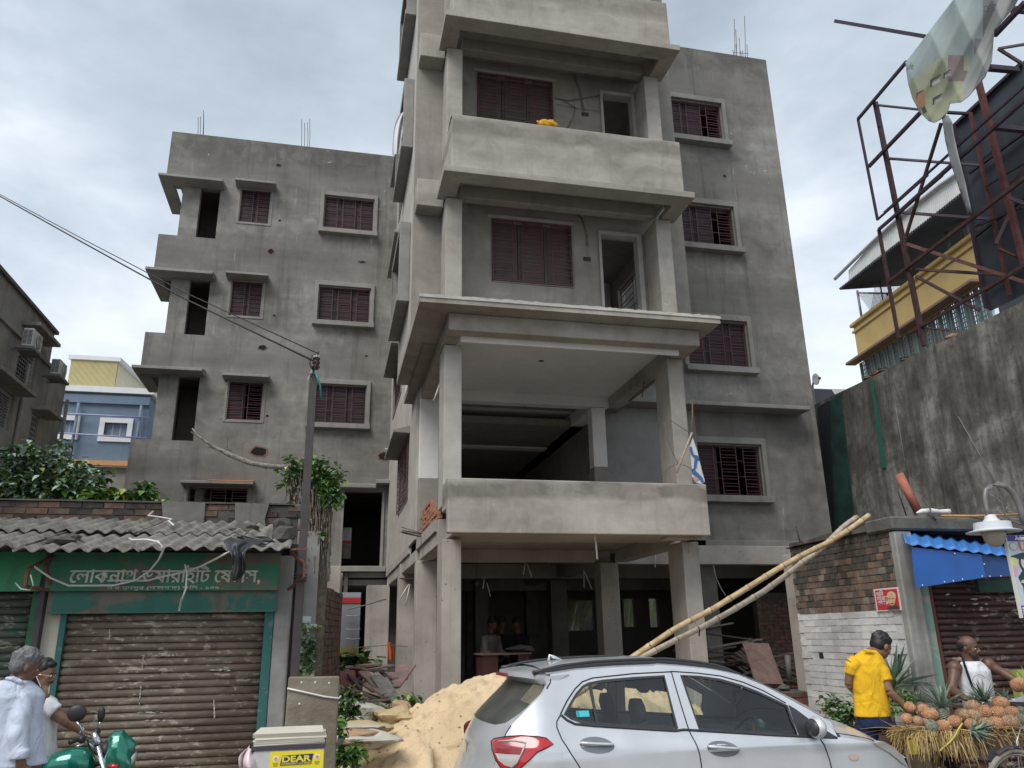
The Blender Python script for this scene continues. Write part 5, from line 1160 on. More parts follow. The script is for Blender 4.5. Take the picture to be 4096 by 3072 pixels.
fbox(Lf, 0, zw, zt_, -.3, 0, 'wall', yel); fbox(Lf, .12, zt_, zt_+.16, -.35, .12, 'coping', yel, .03); fbox(Lf, .08, zt_-.28, zt_-.16, 0, .07, 'moulding', yel, .02)
fbox(-.05, .0, 0, zt_, -6, -.3, 'wall', yel)
zl = atp('H',350,1400).z-.05
zl -= .25; fbox(Lf-.0, .3, zl-.12, zl+.0, 0, .45, 'ledge', brn, .02)
zwb = zl-2.2
skyg = NT('pale_window_glass'); skyg.t.nodes.remove(skyg.b); _a = skyg.n('ShaderNodeBsdfTransparent'); _a.inputs[0].default_value = (.72,.82,.84,1); _g = skyg.n('ShaderNodeBsdfGlossy'); _g.inputs['Roughness'].default_value = .1; _m = skyg.n('ShaderNodeMixShader'); _m.inputs[0].default_value = .25; skyg.l(_a.outputs[0], _m.inputs[1]); skyg.l(_g.outputs[0], _m.inputs[2]); skyg.l(_m.outputs[0], skyg.out.inputs[0]); skyg = skyg.mat
npan = 8; wl_ = (0-Lf)/npan
for i in range(npan):
    s0 = -wl_*(i+1)+.08; s1 = -wl_*i-.08
    if i == 3: fbox(-wl_*(i+1)-.08, -wl_*(i+1)+.08, zwb, zl-.13, -.3, 0, 'wall', yel)
    g = MB(); o = fbox(s0, s1, zwb, zl-.14, -.2, -.17, 'pane', skyg)
    g = MB()
    for k in range(9):
        q0 = YP0+ud*(s0+(s1-s0)*k/8)+nd*.02; g.beam((q0.x,q0.y,zwb),(q0.x,q0.y,zl-.14),.03 if k%4 else .09)
    for k in range(13):
        z_ = zwb+(zl-.14-zwb)*k/12; a_ = YP0+ud*s0+nd*.02; b_ = YP0+ud*s1+nd*.02; g.beam((a_.x,a_.y,z_),(b_.x,b_.y,z_),.028)
    g.build('window_bars', plain('grey_green_bars',(.10,.13,.13),.6) if i == 0 else bpy.data.materials['grey_green_bars'], YB)
# roof: white fascia of profiled sheet, dark underside, posts, chain link
g = MB(); n = 70; ft0, ft1 = atp('H',290,775,-.9), atp('H',1110,20,-.9); fb0, fb1 = atp('H',285,830,-.9), atp('H',1170,130,-.9)
for i in range(n):
    t0, t1 = i/n, (i+.6)/n
    def tz(t):
        def pl_(A): j = min(3, int(t*4)); f_ = t*4-j; return (A[j][0]+(A[j+1][0]-A[j][0])*f_, A[j][1]+(A[j+1][1]-A[j][1])*f_)
        return atp('H',*pl_(((285,745),(480,520),(700,310),(900,150),(1115,-5))),-.9), atp('H',*pl_(((285,830),(480,665),(700,500),(900,347),(1170,130))),-.9)
    (a_, b_), (c_, d_) = tz(t0), tz(t1); (e_, f_) = tz((i+1)/n)
    g.add([a_,b_,d_,c_], [(0,1,2,3)]); off = nd*.06; g.add([c_+off,d_+off,f_+off,e_+off], [(0,1,2,3)]); g.add([c_,d_,d_+off,c_+off], [(0,1,2,3)])
o = g.build('fascia', plain('white_profiled_sheet',(.68,.69,.66),.5,0,.1,1.5,world=True), YB); s_ = o.modifiers.new('t','SOLIDIFY'); s_.thickness = .02
g = MB(); g.tube([atp('H',175,812,-1.0), atp('H',470,520,-1.0), atp('H',700,310,-1.0), atp('H',1000,75,-1.0), atp('H',1115,-5,-1.0)], .07, 8); g.build('gutter', plain('grey_white_gutter',(.40,.41,.42),.5,0,.1), YB, smooth=True)
g = MB(); n = 60; u0, u1 = atp('H',205,885,-.95), atp('H',1170,130,-.95); 
i0 = atp('H',205,885,-.95)+nd*5.5; i1 = u1+nd*5.5; i0.z += .5; i1.z += .5
for i in range(n):
    a_ = u0.lerp(u1,i/n); b_ = u0.lerp(u1,(i+.5)/n); c_ = u0.lerp(u1,(i+1)/n); d0 = i0.lerp(i1,i/n); d1 = i0.lerp(i1,(i+.5)/n); d2 = i0.lerp(i1,(i+1)/n); dz = Vector((0,0,-.10))
    g.add([a_,b_+dz,d1+dz,d0], [(0,1,2,3)]); g.add([b_+dz,c_,d2,d1+dz], [(0,1,2,3)])
o = g.build('roof_sheet', plain('dark_metal_sheet',(.055,.065,.085),.5,.2,.2,2), YB); s_ = o.modifiers.new('t','SOLIDIFY'); s_.thickness = .02
for (k,a_,b_,r_) in (('H',(345,905),(385,1120),.05),('H',(1035,380),(1080,610),.05),('H',(1180,200),(1215,480),.09),('H',(530,800),(550,980),.03),('H',(580,920),(590,970),.03),('H',(905,640),(905,700),.03)):
    p0 = atp(k,*b_,.4); g = MB(); g.tube([(p0.x,p0.y,p0.z-.3), (p0.x,p0.y,p0.z+abs(atp(k,*a_,.4).z-p0.z))], r_, 8); g.build('post', plain('grey_post',(.13,.14,.16),.5,.2) if a_[0] == 345 else bpy.data.materials['grey_post'], YB, smooth=True)
g = MB()
for i in range(26):
    f_ = i/25; a_ = atp('H',360+f_*230,930,.45); b_ = a_+Vector((0,0,-2.2)); a2 = a_+ud*0
    g.beam(a_+ud*-1.4, b_+ud*.0, .012); g.beam(a_, b_+ud*-1.4, .012)
g.build('chain_link', M['greywire'], YB, kind='stuff')
g = MB(); g.beam(atp('H',350,920,.4), atp('H',600,925,.45), .08); g.build('rail', M['greywire'], YB)
bk = MB(); q_ = []
for z in (zt_-.5, zt_+5.5):
    for s_, o_ in ((Lf-2,-7.2),(.3,-7.2),(.3,-7.0),(Lf-2,-7.0)): p_ = YP0+ud*s_-nd*o_; q_.append((p_.x,p_.y,z))
bk.hexa(q_); bk.build('rear_wall', plain('dark_interior_wall',(.035,.04,.05),.8,0,.2), YB)

# ================================================================== billboard frame above the tall wall
Q0 = at('H',870,1330,X=12.0)
fa = lambda k,x,y,off=0.0: atp(k,x,y,off,Q0)
BF = thing('billboard_frame', (Q0.x,Q0.y,7.25), 'rusty red steel frame of a stripped billboard on top of the tall wall', 'billboard')
M['oxide'] = plain('red_oxide_steel', (.055,.025,.028), .7, .1, .4, 9, world=True); M['oxide2'] = plain('bright_red_oxide_steel', (.115,.042,.036), .7, .1, .35, 6, world=True); M['violet'] = plain('dark_violet_steel', (.045,.03,.05), .6, .1, .3, 8)
def bar(k1, a_, o1, k2, b_, o2, wd, mat='violet', nm='strut', wd2=None):
    g = MB(); g.beam(fa(k1,*a_,o1), fa(k2,*b_,o2), wd*.68, (wd2 or wd)*.68); g.build(nm, M[mat], BF)
# far frame in the plane of the wall top
bar('G',(355,930),0,'H',(508,350),0,.07,'violet','upright'); bar('H',(518,425),.05,'H',(672,1275),.05,.09,'oxide','upright')
bar('G',(490,800),.1,'H',(872,1335),.1,.13,'oxide','upright'); bar('G',(515,890),.08,'G',(525,990),.08,.11,'violet','plate')
bar('G',(355,930),0,'G',(735,480),0,.09); bar('G',(440,1300),.0,'G',(870,850),.0,.10); bar('G',(560,1659),.0,'G',(1690,640),-.0,.06); bar('G',(690,1645),.02,'G',(1700,740),.02,.10)
bar('G',(500,820),.1,'G',(830,855),.9,.06); bar('G',(1055,878),.9,'G',(1225,888),1.4,.08); bar('G',(600,1238),.1,'G',(1310,1290),1.4,.07); bar('G',(1005,960),.4,'H',(730,480),.1,.08,'oxide'); 
bar('H',(505,350),0,'H',(900,0),0,.06); bar('H',(518,425),.02,'H',(1010,0),.02,.09); bar('H',(660,290),.1,'H',(1390,345),1.4,.08); bar('H',(600,830),.05,'H',(1700,-10),.05,.10,'oxide'); 
bar('H',(750,1240),.1,'H',(1700,680),.1,.09,'oxide'); bar('H',(740,540),.1,'H',(1700,850),1.3,.10,'oxide2'); bar('H',(780,735),.1,'H',(1500,780),1.3,.08,'oxide'); bar('H',(805,790),.1,'H',(1310,1060),1.0,.08,'oxide')
bar('H',(870,1190),.1,'H',(1070,1215),.8,.05,'oxide2'); bar('H',(1540,300),1.2,'H',(1430,540),.9,.10,'oxide'); bar('H',(1540,180),1.0,'H',(1700,240),1.2,.10,'violet'); bar('H',(1460,575),.9,'H',(1640,660),1.3,.05,'oxide2'); bar('H',(1270,400),1.3,'H',(1640,250),1.3,.07,'violet')
bar('G',(1230,880),1.4,'H',(1540,940),1.4,.09,'oxide2','upright'); bar('G',(1290,620),1.2,'H',(1660,720),1.2,.15,'oxide2','upright'); 
bar('G',(180,165),-.2,'G',(880,285),.2,.12); bar('G',(1420,275),.0,'G',(1660,20),.0,.12); bar('G',(1380,530),.5,'G',(1600,550),1.2,.15); bar('G',(1450,380),.3,'G',(1660,345),.6,.06); bar('G',(1450,380),.3,'G',(1640,500),.6,.07,'oxide'); bar('G',(1410,990),.3,'G',(1700,1020),1.0,.14); bar('G',(1560,75),.3,'G',(1700,85),.9,.14)
bar('H',(1560,85),1.0,'H',(1700,-60),1.0,.16,'oxide'); bar('G',(1450,1150),1.35,'G',(1330,1240),1.35,.05); bar('H',(1350,1240-1150),1.35,'H',(1700,-120),1.35,.05)
# sheet metal backing
P_ = [fa('G',*p,1.65) for p in ((1100,985),(1620,500),(1900,250))] + [fa('H',*p,1.65) for p in ((1900,800),(1380,1060),(1330,1000))]
g = MB(); n = len(P_); g.add(P_+[p+nd*.05 for p in P_], [tuple(range(n)),tuple(range(2*n-1,n-1,-1))]+[(i,n+i,n+(i+1)%n,(i+1)%n) for i in range(n)]); g.build('backing_sheet', plain('dark_grey_sheet',(.05,.062,.078),.55,.1,.35,1.2,world=True), BF)
bar('G',(1100,985),1.6,'G',(1625,500),1.6,.10); bar('G',(1225,1350),1.55,'G',(1700,1000),1.55,.08); bar('H',(1270,480),1.55,'H',(1700,140),1.55,.09); bar('H',(1350,900),1.55,'H',(1700,680),1.55,.08)
bar('G',(1100,985),1.5,'H',(1360,1040),1.5,.10)
# torn vinyl banner draped over it
def sheet_poly(name, k, outline, off, mats, parent, amp=.12, sc=.9, colour=None, cut=56, seed=0):
    us = [p[0] for p in outline]; vs2 = [p[1] for p in outline]
    bm = bmesh.new(); vv = [bm.verts.new((p[0],p[1],0)) for p in outline]; bm.faces.new(vv)
    for ax in (0,1):
        lo, hi = (min(us),max(us)) if ax == 0 else (min(vs2),max(vs2))
        for i in range(1,cut):
            co = [0,0,0]; co[ax] = lo+(hi-lo)*i/cut; no = [0,0,0]; no[ax] = 1
            bmesh.ops.bisect_plane(bm, geom=bm.verts[:]+bm.edges[:]+bm.faces[:], plane_co=co, plane_no=no)
    for f in bm.faces:
        c_ = f.calc_center_median(); f.material_index = colour(c_.x, c_.y) if colour else 0; f.smooth = True
    for v in bm.verts:
        x, y = v.co.x, v.co.y
        w_ = amp*(.6*math.sin((x+y*.9)*.008+seed)+.55*abs(math.sin((x*1.1-y*.5)*.0095+1))+.22*abs(math.sin(x*.021+y*.011+2))+.3*mno_(Vector((x*.006,y*.003,seed))))
        v.co = fa(k, x, y, off+w_)
    me = bpy.data.meshes.new(name); bm.to_mesh(me); bm.free()
    for m_ in mats: me.materials.append(m_)
    o = link(name, me, parent, loc=(0,0,0)) if parent is None else link(name, me, parent)
    s_ = o.modifiers.new('t','SOLIDIFY'); s_.thickness = .012; return o
VB = thing('vinyl_banner', fa('G',950,500,-.3), 'torn faded vinyl banner hanging crumpled on the billboard frame', 'banner')
vm = [plain('faded_blue_grey_vinyl',(.30,.36,.36),.62,0,.12,2,world=True), plain('pale_green_print',(.37,.40,.28),.65,0,.15,2,world=True), plain('dull_grey_vinyl',(.20,.21,.215),.6,0,.2,2,world=True), plain('mauve_print',(.25,.20,.20),.6,0,.2,2), plain('light_grey_vinyl',(.34,.36,.35),.6,0,.1,2,world=True)]
def vcol(x, y):
    if x > 1270+ (y < 300)*60-(y>550)*90: return 2 if (x*.7+y*.3)%170 > 70 else 4
    if y > 430 and y > 660-(x-750)*.85 and x < 1225:
        if 1060 < x < 1180 and y < 640: return 3
        return 1
    return 0
sheet_poly('vinyl', 'G', [(1130,-40),(1640,-60),(1560,80),(1420,240),(1400,480),(1350,600),(1225,750),(1160,800),(1075,810),(1055,880),(1000,935),(950,960),(910,945),(840,875),(785,770),(750,650),(728,490),(880,290)], -.35, vm, VB, .10, colour=vcol, cut=110)
sheet_poly('vinyl', 'G', [(1010,900),(1060,900),(1090,950),(1110,1080),(1150,1250),(1200,1450),(1245,1659),(1215,1659),(1150,1480),(1080,1270),(1040,1100)], -.25, [vm[2]], VB, .03, cut=12)
def pp_(name, pts, mat, off=-.62): 
    P_ = [fa('G',*p,off) for p in pts]; n = len(P_); g = MB(); g.add(P_+[p+nd*.01 for p in P_], [tuple(range(n)),tuple(range(2*n-1,n-1,-1))]+[(i,n+i,n+(i+1)%n,(i+1)%n) for i in range(n)]); g.build(name, mat, VB)
drk = plain('printed_window_line',(.06,.08,.07),.5); pgl = plain('printed_window_pane',(.42,.45,.42),.5); org = plain('printed_orange_wall',(.34,.19,.11),.5)
for (x,y,s_) in ((960,625,55),(975,770,50),(840,730,38),(1050,575,38)):
    pp_('window_print', ((x-s_*.6,y-s_*.1),(x+s_*.6,y-s_*.7),(x+s_*.6,y+s_*.3),(x-s_*.6,y+s_*.9)), pgl, -.60); 
    pp_('window_print', ((x-s_*.75,y-s_*.05),(x+s_*.7,y-s_*.85),(x+s_*.7,y-s_*.7),(x-s_*.65,y+s_*.1)), drk, -.62); pp_('window_print', ((x-s_*.75,y),(x-s_*.6,y-.1*s_),(x-s_*.6,y+s_*.9),(x-s_*.75,y+s_)), drk, -.62)
pp_('wall_print', ((800,760),(870,700),(880,820),(830,850)), org); pp_('window_print', ((850,850),(875,830),(890,870),(865,890)), drk)
g = MB(); me = text_mesh('DEIC', 1.0, drk, extrude=.002, align='LEFT'); o = link('lettering', me, VB, loc=fa('G',1335,75,-.75)); sc2 = (fa('G',1450,60,-.75)-fa('G',1335,75,-.75)).length/2.6; o.scale = (sc2,)*3
dd_ = (fa('G',1450,55,-.75)-fa('G',1335,75,-.75)).normalized(); zz_ = Vector((0,0,1)); nn_ = dd_.cross(zz_).normalized(); up2 = nn_.cross(dd_); o.rotation_euler = Matrix((dd_, up2, nn_)).transposed().to_euler()
me = text_mesh('ule', 1.0, drk, extrude=.002, align='LEFT'); o = link('lettering', me, VB, loc=fa('G',738,520,-.7)); o.scale = (.20,)*3; o.rotation_euler = Matrix((dd_, up2, nn_)).transposed().to_euler()

# slogan cloth and poles tied to the first-floor pillar
FP = thing('pole_with_flag', at('I',345,480,Y=11.3), 'furled blue and white lettered cloth tied on sticks at the right balcony pillar', 'flag')
wd_ = plain('pale_stick',(.38,.30,.22),.8,0,.2,12)
g = MB(); g.tube([at('I',350,200,Y=11.35),at('I',352,330,Y=11.35),at('I',345,490,Y=11.3)], .013, 7); g.build('stick', plain('brown_stick',(.20,.12,.08),.8,0,.2,12), FP, smooth=True)
g = MB(); g.tube([at('I',348,478,Y=11.3),at('I',220,808,Y=11.25)], .017, 7); g.build('stick', wd_, FP, smooth=True)
YC = 11.2
cl = [plain('white_slogan_cloth',(.52,.53,.54),.8,0,.08,6), plain('blue_slogan_print',(.035,.12,.28),.8,0,.1,6), plain('faded_pink_print',(.42,.25,.22),.8)]
def cloth(pts, mi, dy): 
    P_ = [at('I',*p,Y=YC-dy) for p in pts]; n = len(P_); g = MB(); g.add(P_+[p+Vector((0,.006,0)) for p in P_], [tuple(range(n)),tuple(range(2*n-1,n-1,-1))]+[(i,n+i,n+(i+1)%n,(i+1)%n) for i in range(n)]); g.build('cloth', cl[mi], FP)
cloth(((355,520),(330,590),(345,760),(350,850),(380,895),(440,905),(455,880),(430,790),(395,640)), 0, 0)
cloth(((330,600),(345,590),(362,660),(400,670),(412,710),(380,700),(340,655)), 1, .012); cloth(((345,780),(360,775),(435,850),(448,885),(440,903),(400,850),(350,815)), 1, .012); cloth(((370,700),(395,700),(385,770),(362,790)), 1, .012)
cloth(((352,850),(375,835),(405,860),(375,890)), 2, .012)
for pts in (((75,412),(120,405),(172,375),(255,430),(335,485)),((120,405),(150,530),(190,650),(232,735)),((105,810),(160,770),(232,735),(290,750),(345,780))):
    wire('cord', [at('I',*p,Y=11.55 if i%2 else 11.5) for i,p in enumerate(pts)], .006, M['greywire'], FP)
g = MB(); g.tube([at('D',1780,1022,Y=12.4),at('D',1600,1168,Y=13.6)], .012, 6); top(g.build('iron_rod', M['rebar'], None), 'long rod slanting under the first floor ceiling beside the right pillar', 'rod')
g = MB(); g.tube([at('D',1703,1040,Y=12.9),at('D',1690,1142,Y=12.9)], .012, 6); top(g.build('iron_rod', M['rebar'], None), 'short rod hanging across the long slanting rod under the ceiling', 'rod')
# yellow cloth on the third-floor parapet and white sack in the side window
rnd = random.Random(6); bm = bmesh.new(); bmesh.ops.create_icosphere(bm, subdivisions=3, radius=1)
for v in bm.verts: v.co *= 1+.28*math.sin(7*v.co.x+3*v.co.z)*math.cos(6*v.co.y)+rnd.uniform(-.08,.08); v.co = Vector((v.co.x*.17, v.co.y*.07, v.co.z*.085))
me = bpy.data.meshes.new('cloth'); bm.to_mesh(me); bm.free(); me.materials.append(plain('marigold_cloth',(.50,.25,.015),.9,0,.2,20)); me.polygons.foreach_set('use_smooth',[True]*len(me.polygons))
c_ = at('C',1060,820,Y=11.06); o = link('yellow_cloth', me, None, loc=(c_.x,11.06,10.12)); top(o,'crumpled yellow cloth lying on the upper balcony parapet','cloth')
crumple('white_sack', [(1.0,13.6,11.9),(.90,13.55,11.6),(.86,13.5,11.2),(.85,13.5,10.8)], [.16,.2,.2,.14], plain('white_sack_plastic',(.60,.61,.63),.5,0,.05), 3, 'white plastic sack hanging out of an upper side window', 'sack', amp=.03)
# ================================================================== SILVER HATCHBACK
def paint_mat():
    t = NT('dusty_silver_paint'); p = t.P(); d_ = t.noise(2.2, 6, .6, p); f_ = t.noise(90, 2, .5, p)
    c = t.mix(t.step(d_, .35, .7), (.53,.55,.58), (.61,.63,.655)); return t.fin(c, t.step(d_, .3, .7, .26, .42), f_, .02, .0005, metal=.4, coat=.6)
M['silver'] = paint_mat()
M['gap'] = plain('panel_gap', (.012,.012,.014), .8, 0, .1, bs=0); M['trimblack'] = plain('black_plastic_trim', (.03,.032,.036), .45, 0, .15, 10); M['roofgrey'] = M['silver']
def glass_mat(name, tint, refl=.05, mixf=.75):
    t = NT(name); t.t.nodes.remove(t.b); tr_ = t.n('ShaderNodeBsdfTransparent'); tr_.inputs[0].default_value = (*tint, 1)
    gl_ = t.n('ShaderNodeBsdfGlossy'); gl_.inputs['Roughness'].default_value = .02; gl_.inputs[0].default_value = (1,1,1,1)
    fr_ = t.n('ShaderNodeFresnel'); fr_.inputs[0].default_value = 1.5; m_ = t.n('ShaderNodeMixShader')
    t.l(t.step(fr_.outputs[0], 0, 1, refl, 1), m_.inputs[0]); t.l(tr_.outputs[0], m_.inputs[1]); t.l(gl_.outputs[0], m_.inputs[2]); t.l(m_.outputs[0], t.out.inputs[0]); return t.mat
M['carglass'] = glass_mat('car_side_glass', (.84,.88,.84), .02); M['rearglass'] = plain('dusty_rear_glass', (.075,.078,.070), .28, 0, .35, 3, spec=.4); M['rearglass'].node_tree.nodes['Principled BSDF'].inputs['Alpha'].default_value = .80
CAR = thing('parked_car', (2.9,6.63,0), 'silver hatchback car with black roof rails parked across the foreground', 'car')
cyS, cyC = 5.80, 6.63
def sidey(s, z):
    T = 0 if z < .93 else (z-.93)*.40*(1-.12*(z-.93))
    if z < .62: T = (.62-z)**2*.35
    T += -.012*math.exp(-((z-(.985-.025*(s-2.0)))/.035)**2)          # shoulder crease
    if s < 1.62: T += .42*((1.62-s)/.6)**2
    if s > 3.9: T += .30*((s-3.9)/.8)**2
    return cyS + T
def cs(k, x, y, extra=0.):
    Y = cyS
    for _ in range(8): p = at(k, x, y, Y=Y); Y = sidey(p.x, p.z)+extra
    return (p.x, p.z)
near = lambda s, z, o=0.: Vector((s, sidey(s,z)-o, z))
far_ = lambda s, z, o=0.: Vector((s, 2*cyC-sidey(s,z)+o, z))
def patch(name, outline, holes, fmap, du, dv, mats, parent, flip=False, colour=None):
    bm = bmesh.new(); edges = []
    for loop in [outline]+list(holes):
        vv = [bm.verts.new((p[0],p[1],0)) for p in loop]
        edges += [bm.edges.new((vv[i], vv[(i+1)%len(vv)])) for i in range(len(vv))]
    bmesh.ops.triangle_fill(bm, edges=edges, use_beauty=True)
    us = [p[0] for p in outline]; vs2 = [p[1] for p in outline]
    for ax, st, lo, hi in ((0,du,min(us),max(us)),(1,dv,min(vs2),max(vs2))):
        n_ = int((hi-lo)/st)
        for i in range(1,n_+1):
            co = [0,0,0]; co[ax] = lo+(hi-lo)*i/(n_+1); no = [0,0,0]; no[ax] = 1
            bmesh.ops.bisect_plane(bm, geom=bm.verts[:]+bm.edges[:]+bm.faces[:], dist=1e-6, plane_co=co, plane_no=no)
    nrm = []; e_ = .004
    if colour:
        for f in bm.faces: c_ = f.calc_center_median(); f.material_index = colour(c_.x, c_.y)
    for f in bm.faces: f.smooth = True
    bm.verts.index_update()
    for v in bm.verts:
        u, w_ = v.co.x, v.co.y
        n_ = (fmap(u+e_,w_)-fmap(u-e_,w_)).cross(fmap(u,w_+e_)-fmap(u,w_-e_))
        n_.normalize(); nrm.append(-n_ if flip else n_)
    for v in bm.verts: v.co = fmap(v.co.x, v.co.y)
    if flip: bmesh.ops.reverse_faces(bm, faces=bm.faces)
    # make windings agree with the analytic normals
    bm.faces.ensure_lookup_table(); bm.normal_update()
    rev = [f for f in bm.faces if f.normal.dot(sum((nrm[v.index] for v in f.verts), Vector())) < 0]
    bmesh.ops.reverse_faces(bm, faces=rev)
    me = bpy.data.meshes.new(name); bm.to_mesh(me); bm.free()
    for m_ in (mats if isinstance(mats, list) else [mats]): me.materials.append(m_)
    me.normals_split_custom_set_from_vertices(nrm)
    return link(name, me, parent)
# --- outlines measured on the side surface (s = along the car, z = up)
roofline = [cs('R',985,240), cs('R',1250,198), cs('R',1600,172), cs('R',2000,155), cs('S',60,352), cs('S',300,368), cs('S',560,396), cs('S',780,440), cs('S',1000,530), cs('S',1200,636), cs('S',1400,745), cs('S',1600,858), cs('S',1660,990)]
fend = [cs('K',520,1372), cs('K',730,1412), cs('K',880,1482), cs('K',1000,1570), cs('K',1060,1640)]
nose = [(4.60,.66),(4.66,.50),(4.62,.30),(4.5,.22)]
rearb = [(1.28,.20),(1.18,.30),(1.13,.50),(1.12,.70), cs('R',440,1120), cs('R',480,960), cs('R',540,840), cs('R',600,740), cs('R',780,560), cs('R',905,430), cs('R',960,340)]
lower = [(4.35,.20),(4.28,.45),(4.12,.60),(3.95,.64),(3.78,.60),(3.62,.45),(3.55,.20),(2.05,.20),(1.98,.45),(1.82,.60),(1.65,.64),(1.50,.60),(1.36,.45),(1.31,.20)]
lower[0:7] = [(s_+.06, z_) for s_, z_ in lower[0:7]]
outline = roofline + fend + nose + lower + rearb
wf = [cs('S',268,442), cs('S',440,452), cs('S',620,477), cs('S',800,528), cs('S',960,590), cs('S',1100,655), cs('S',1215,712), cs('S',1262,850), cs('S',1310,985), cs('S',435,930)]
wr2 = [cs('R',1120,632), cs('R',1170,540), cs('R',1235,430), cs('R',1300,355), cs('R',1360,322), cs('R',1500,295), cs('R',1800,268), cs('R',2108,246), cs('S',126,446), cs('S',190,700), cs('S',246,912), cs('R',2212,783), cs('R',1440,735), cs('R',1290,715), cs('R',1190,680)]
wr2 = wr2[:7] + [cs('S',126,446), cs('S',190,700), cs('S',246,912)] + wr2[11:]
tail = [cs('R',408,900), cs('R',440,875), cs('R',560,855), cs('R',700,846), cs('R',860,856), cs('R',945,872), cs('R',1008,922), cs('R',940,955), cs('R',850,1000), cs('R',780,1070), cs('R',690,1150), cs('R',600,1230), cs('R',520,1180), cs('R',455,1080), cs('R',420,980)]
def offs(poly, d):
    cx = sum(p[0] for p in poly)/len(poly); cz = sum(p[1] for p in poly)/len(poly)
    out_ = []
    n = len(poly)
    for i, p in enumerate(poly):
        a_ = Vector((*poly[i-1],0)); b_ = Vector((*poly[(i+1)%n],0)); t = (b_-a_).normalized(); nn = Vector((t.y,-t.x,0))
        if nn.dot(Vector((p[0]-cx,p[1]-cz,0))) < 0: nn = -nn
        out_.append((p[0]+nn.x*d, p[1]+nn.y*d))
    return out_
for side, fm, fl in (('near', near, False), ('far', far_, True)):
    o = patch('body_side', outline, [wf, wr2], fm, .06, .035, M['silver'], CAR)
    patch('window_frame', offs(wf,.003), [offs(wf,-.016)], lambda s,z,f=fm: f(s,z,.002), .1, .1, M['trimblack'], CAR)
    patch('window_frame', offs(wr2,.003), [offs(wr2,-.016)], lambda s,z,f=fm: f(s,z,.002), .1, .1, M['trimblack'], CAR)
    patch('window_glass', wf, [], lambda s,z,f=fm: f(s,z,-.008), .12, .08, M['carglass'], CAR)
    patch('window_glass', wr2, [], lambda s,z,f=fm: f(s,z,-.008), .12, .08, M['carglass'], CAR)
    q1, q2 = cs('R',1352,322), cs('R',1432,722); q3, q4 = cs('R',1388,316), cs('R',1458,724)
    patch('quarter_pillar', [q1,q3,q4,q2], [], lambda s,z,f=fm: f(s,z,.004), .05, .05, M['trimblack'], CAR)
    gl_ = lambda pts, r_=.0045, nm='panel_gap', mt='gap': MB().tube([fm(a_[0]+(b_[0]-a_[0])*q_/4, a_[1]+(b_[1]-a_[1])*q_/4, .0005) for a_, b_ in zip(pts[:-1],pts[1:]) for q_ in range(4)]+[fm(*pts[-1],.0005)], r_, 6).build(nm, M[mt], CAR, smooth=True)
    # waist moulding, door gaps
    gl_([cs('R',1085,632),cs('R',1150,690),cs('R',1230,728),cs('R',1440,748),cs('R',2212,795),cs('S',300,926),cs('S',700,950),cs('S',1100,975),cs('S',1400,990),cs('S',1655,998)], .010, 'waist_moulding', 'trimblack')
    gl_([cs('S',190,420),cs('S',230,560),cs('S',290,760),cs('S',345,935),cs('S',395,1030),cs('S',440,1150),cs('S',458,1265),(cs('S',458,1265)[0]+.01,.3)])
    gl_([cs('R',1085,632),cs('R',1150,500),cs('R',1230,380),cs('R',1300,312),cs('R',1400,275),cs('R',1800,232),cs('R',2180,213),cs('S',190,410),cs('S',420,425),cs('S',620,450),cs('S',820,505),cs('S',1000,580),cs('S',1200,690)], .005)
    gl_([cs('R',1085,640),cs('R',1050,700),cs('R',1050,760),cs('R',1100,880),cs('R',1190,1020),cs('R',1280,1160),(cs('R',1280,1160)[0]+.12,.62)])
    gl_([cs('S',1505,1010),cs('S',1560,1110),cs('S',1590,1200),cs('S',1605,1265),(cs('S',1605,1265)[0]+.01,.35)])
    gl_([cs('R',970,240),cs('R',990,275),cs('R',985,320),cs('R',950,382)], .0045)
    gl_([cs('R',600,742),cs('R',550,820),cs('R',530,862)], .004)
    # black sail panel ahead of the front glass
    patch('sail_panel', [cs('S',1222,705),cs('S',1290,745),cs('S',1470,880),cs('S',1655,992),cs('S',1520,998),cs('S',1320,988),cs('S',1265,850)], [], lambda s,z,f=fm: f(s,z,.005), .06, .05, M['trimblack'], CAR)
    # door handles
    for (k,x0,y0,x1,y1) in (('R',1272,920,1612,935),('S',503,1080,790,1100)):
        a_ = cs(k,x0,y0); b_ = cs(k,x1,y1); cx, cz = (a_[0]+b_[0])/2, (a_[1]+b_[1])/2; L_ = (b_[0]-a_[0])/2; sl = (b_[1]-a_[1])/(b_[0]-a_[0])
        e_pts = [(cx+L_*math.cos(t*.3142), cz+sl*L_*math.cos(t*.3142)+L_*.42*math.sin(t*.3142)-.006) for t in range(20)]
        patch('handle_recess', e_pts, [], lambda s,z,f=fm: f(s,z,.0015), .05, .05, plain('silver_recess',(.20,.215,.235),.4,.5,.1) if 'silver_recess' not in bpy.data.materials else bpy.data.materials['silver_recess'], CAR)
        g = MB(); g.tube([fm(cx+L_*t, cz+sl*L_*t+.006, .006+.026*math.sqrt(max(0,1-t*t))) for t in (-.98,-.85,-.5,0,.5,.85,.98)], [(.006,.006),(.013,.012),(.014,.011),(.013,.010),(.014,.011),(.012,.010),(.005,.005)], 10); g.build('door_handle', M['silver'], CAR, smooth=True)
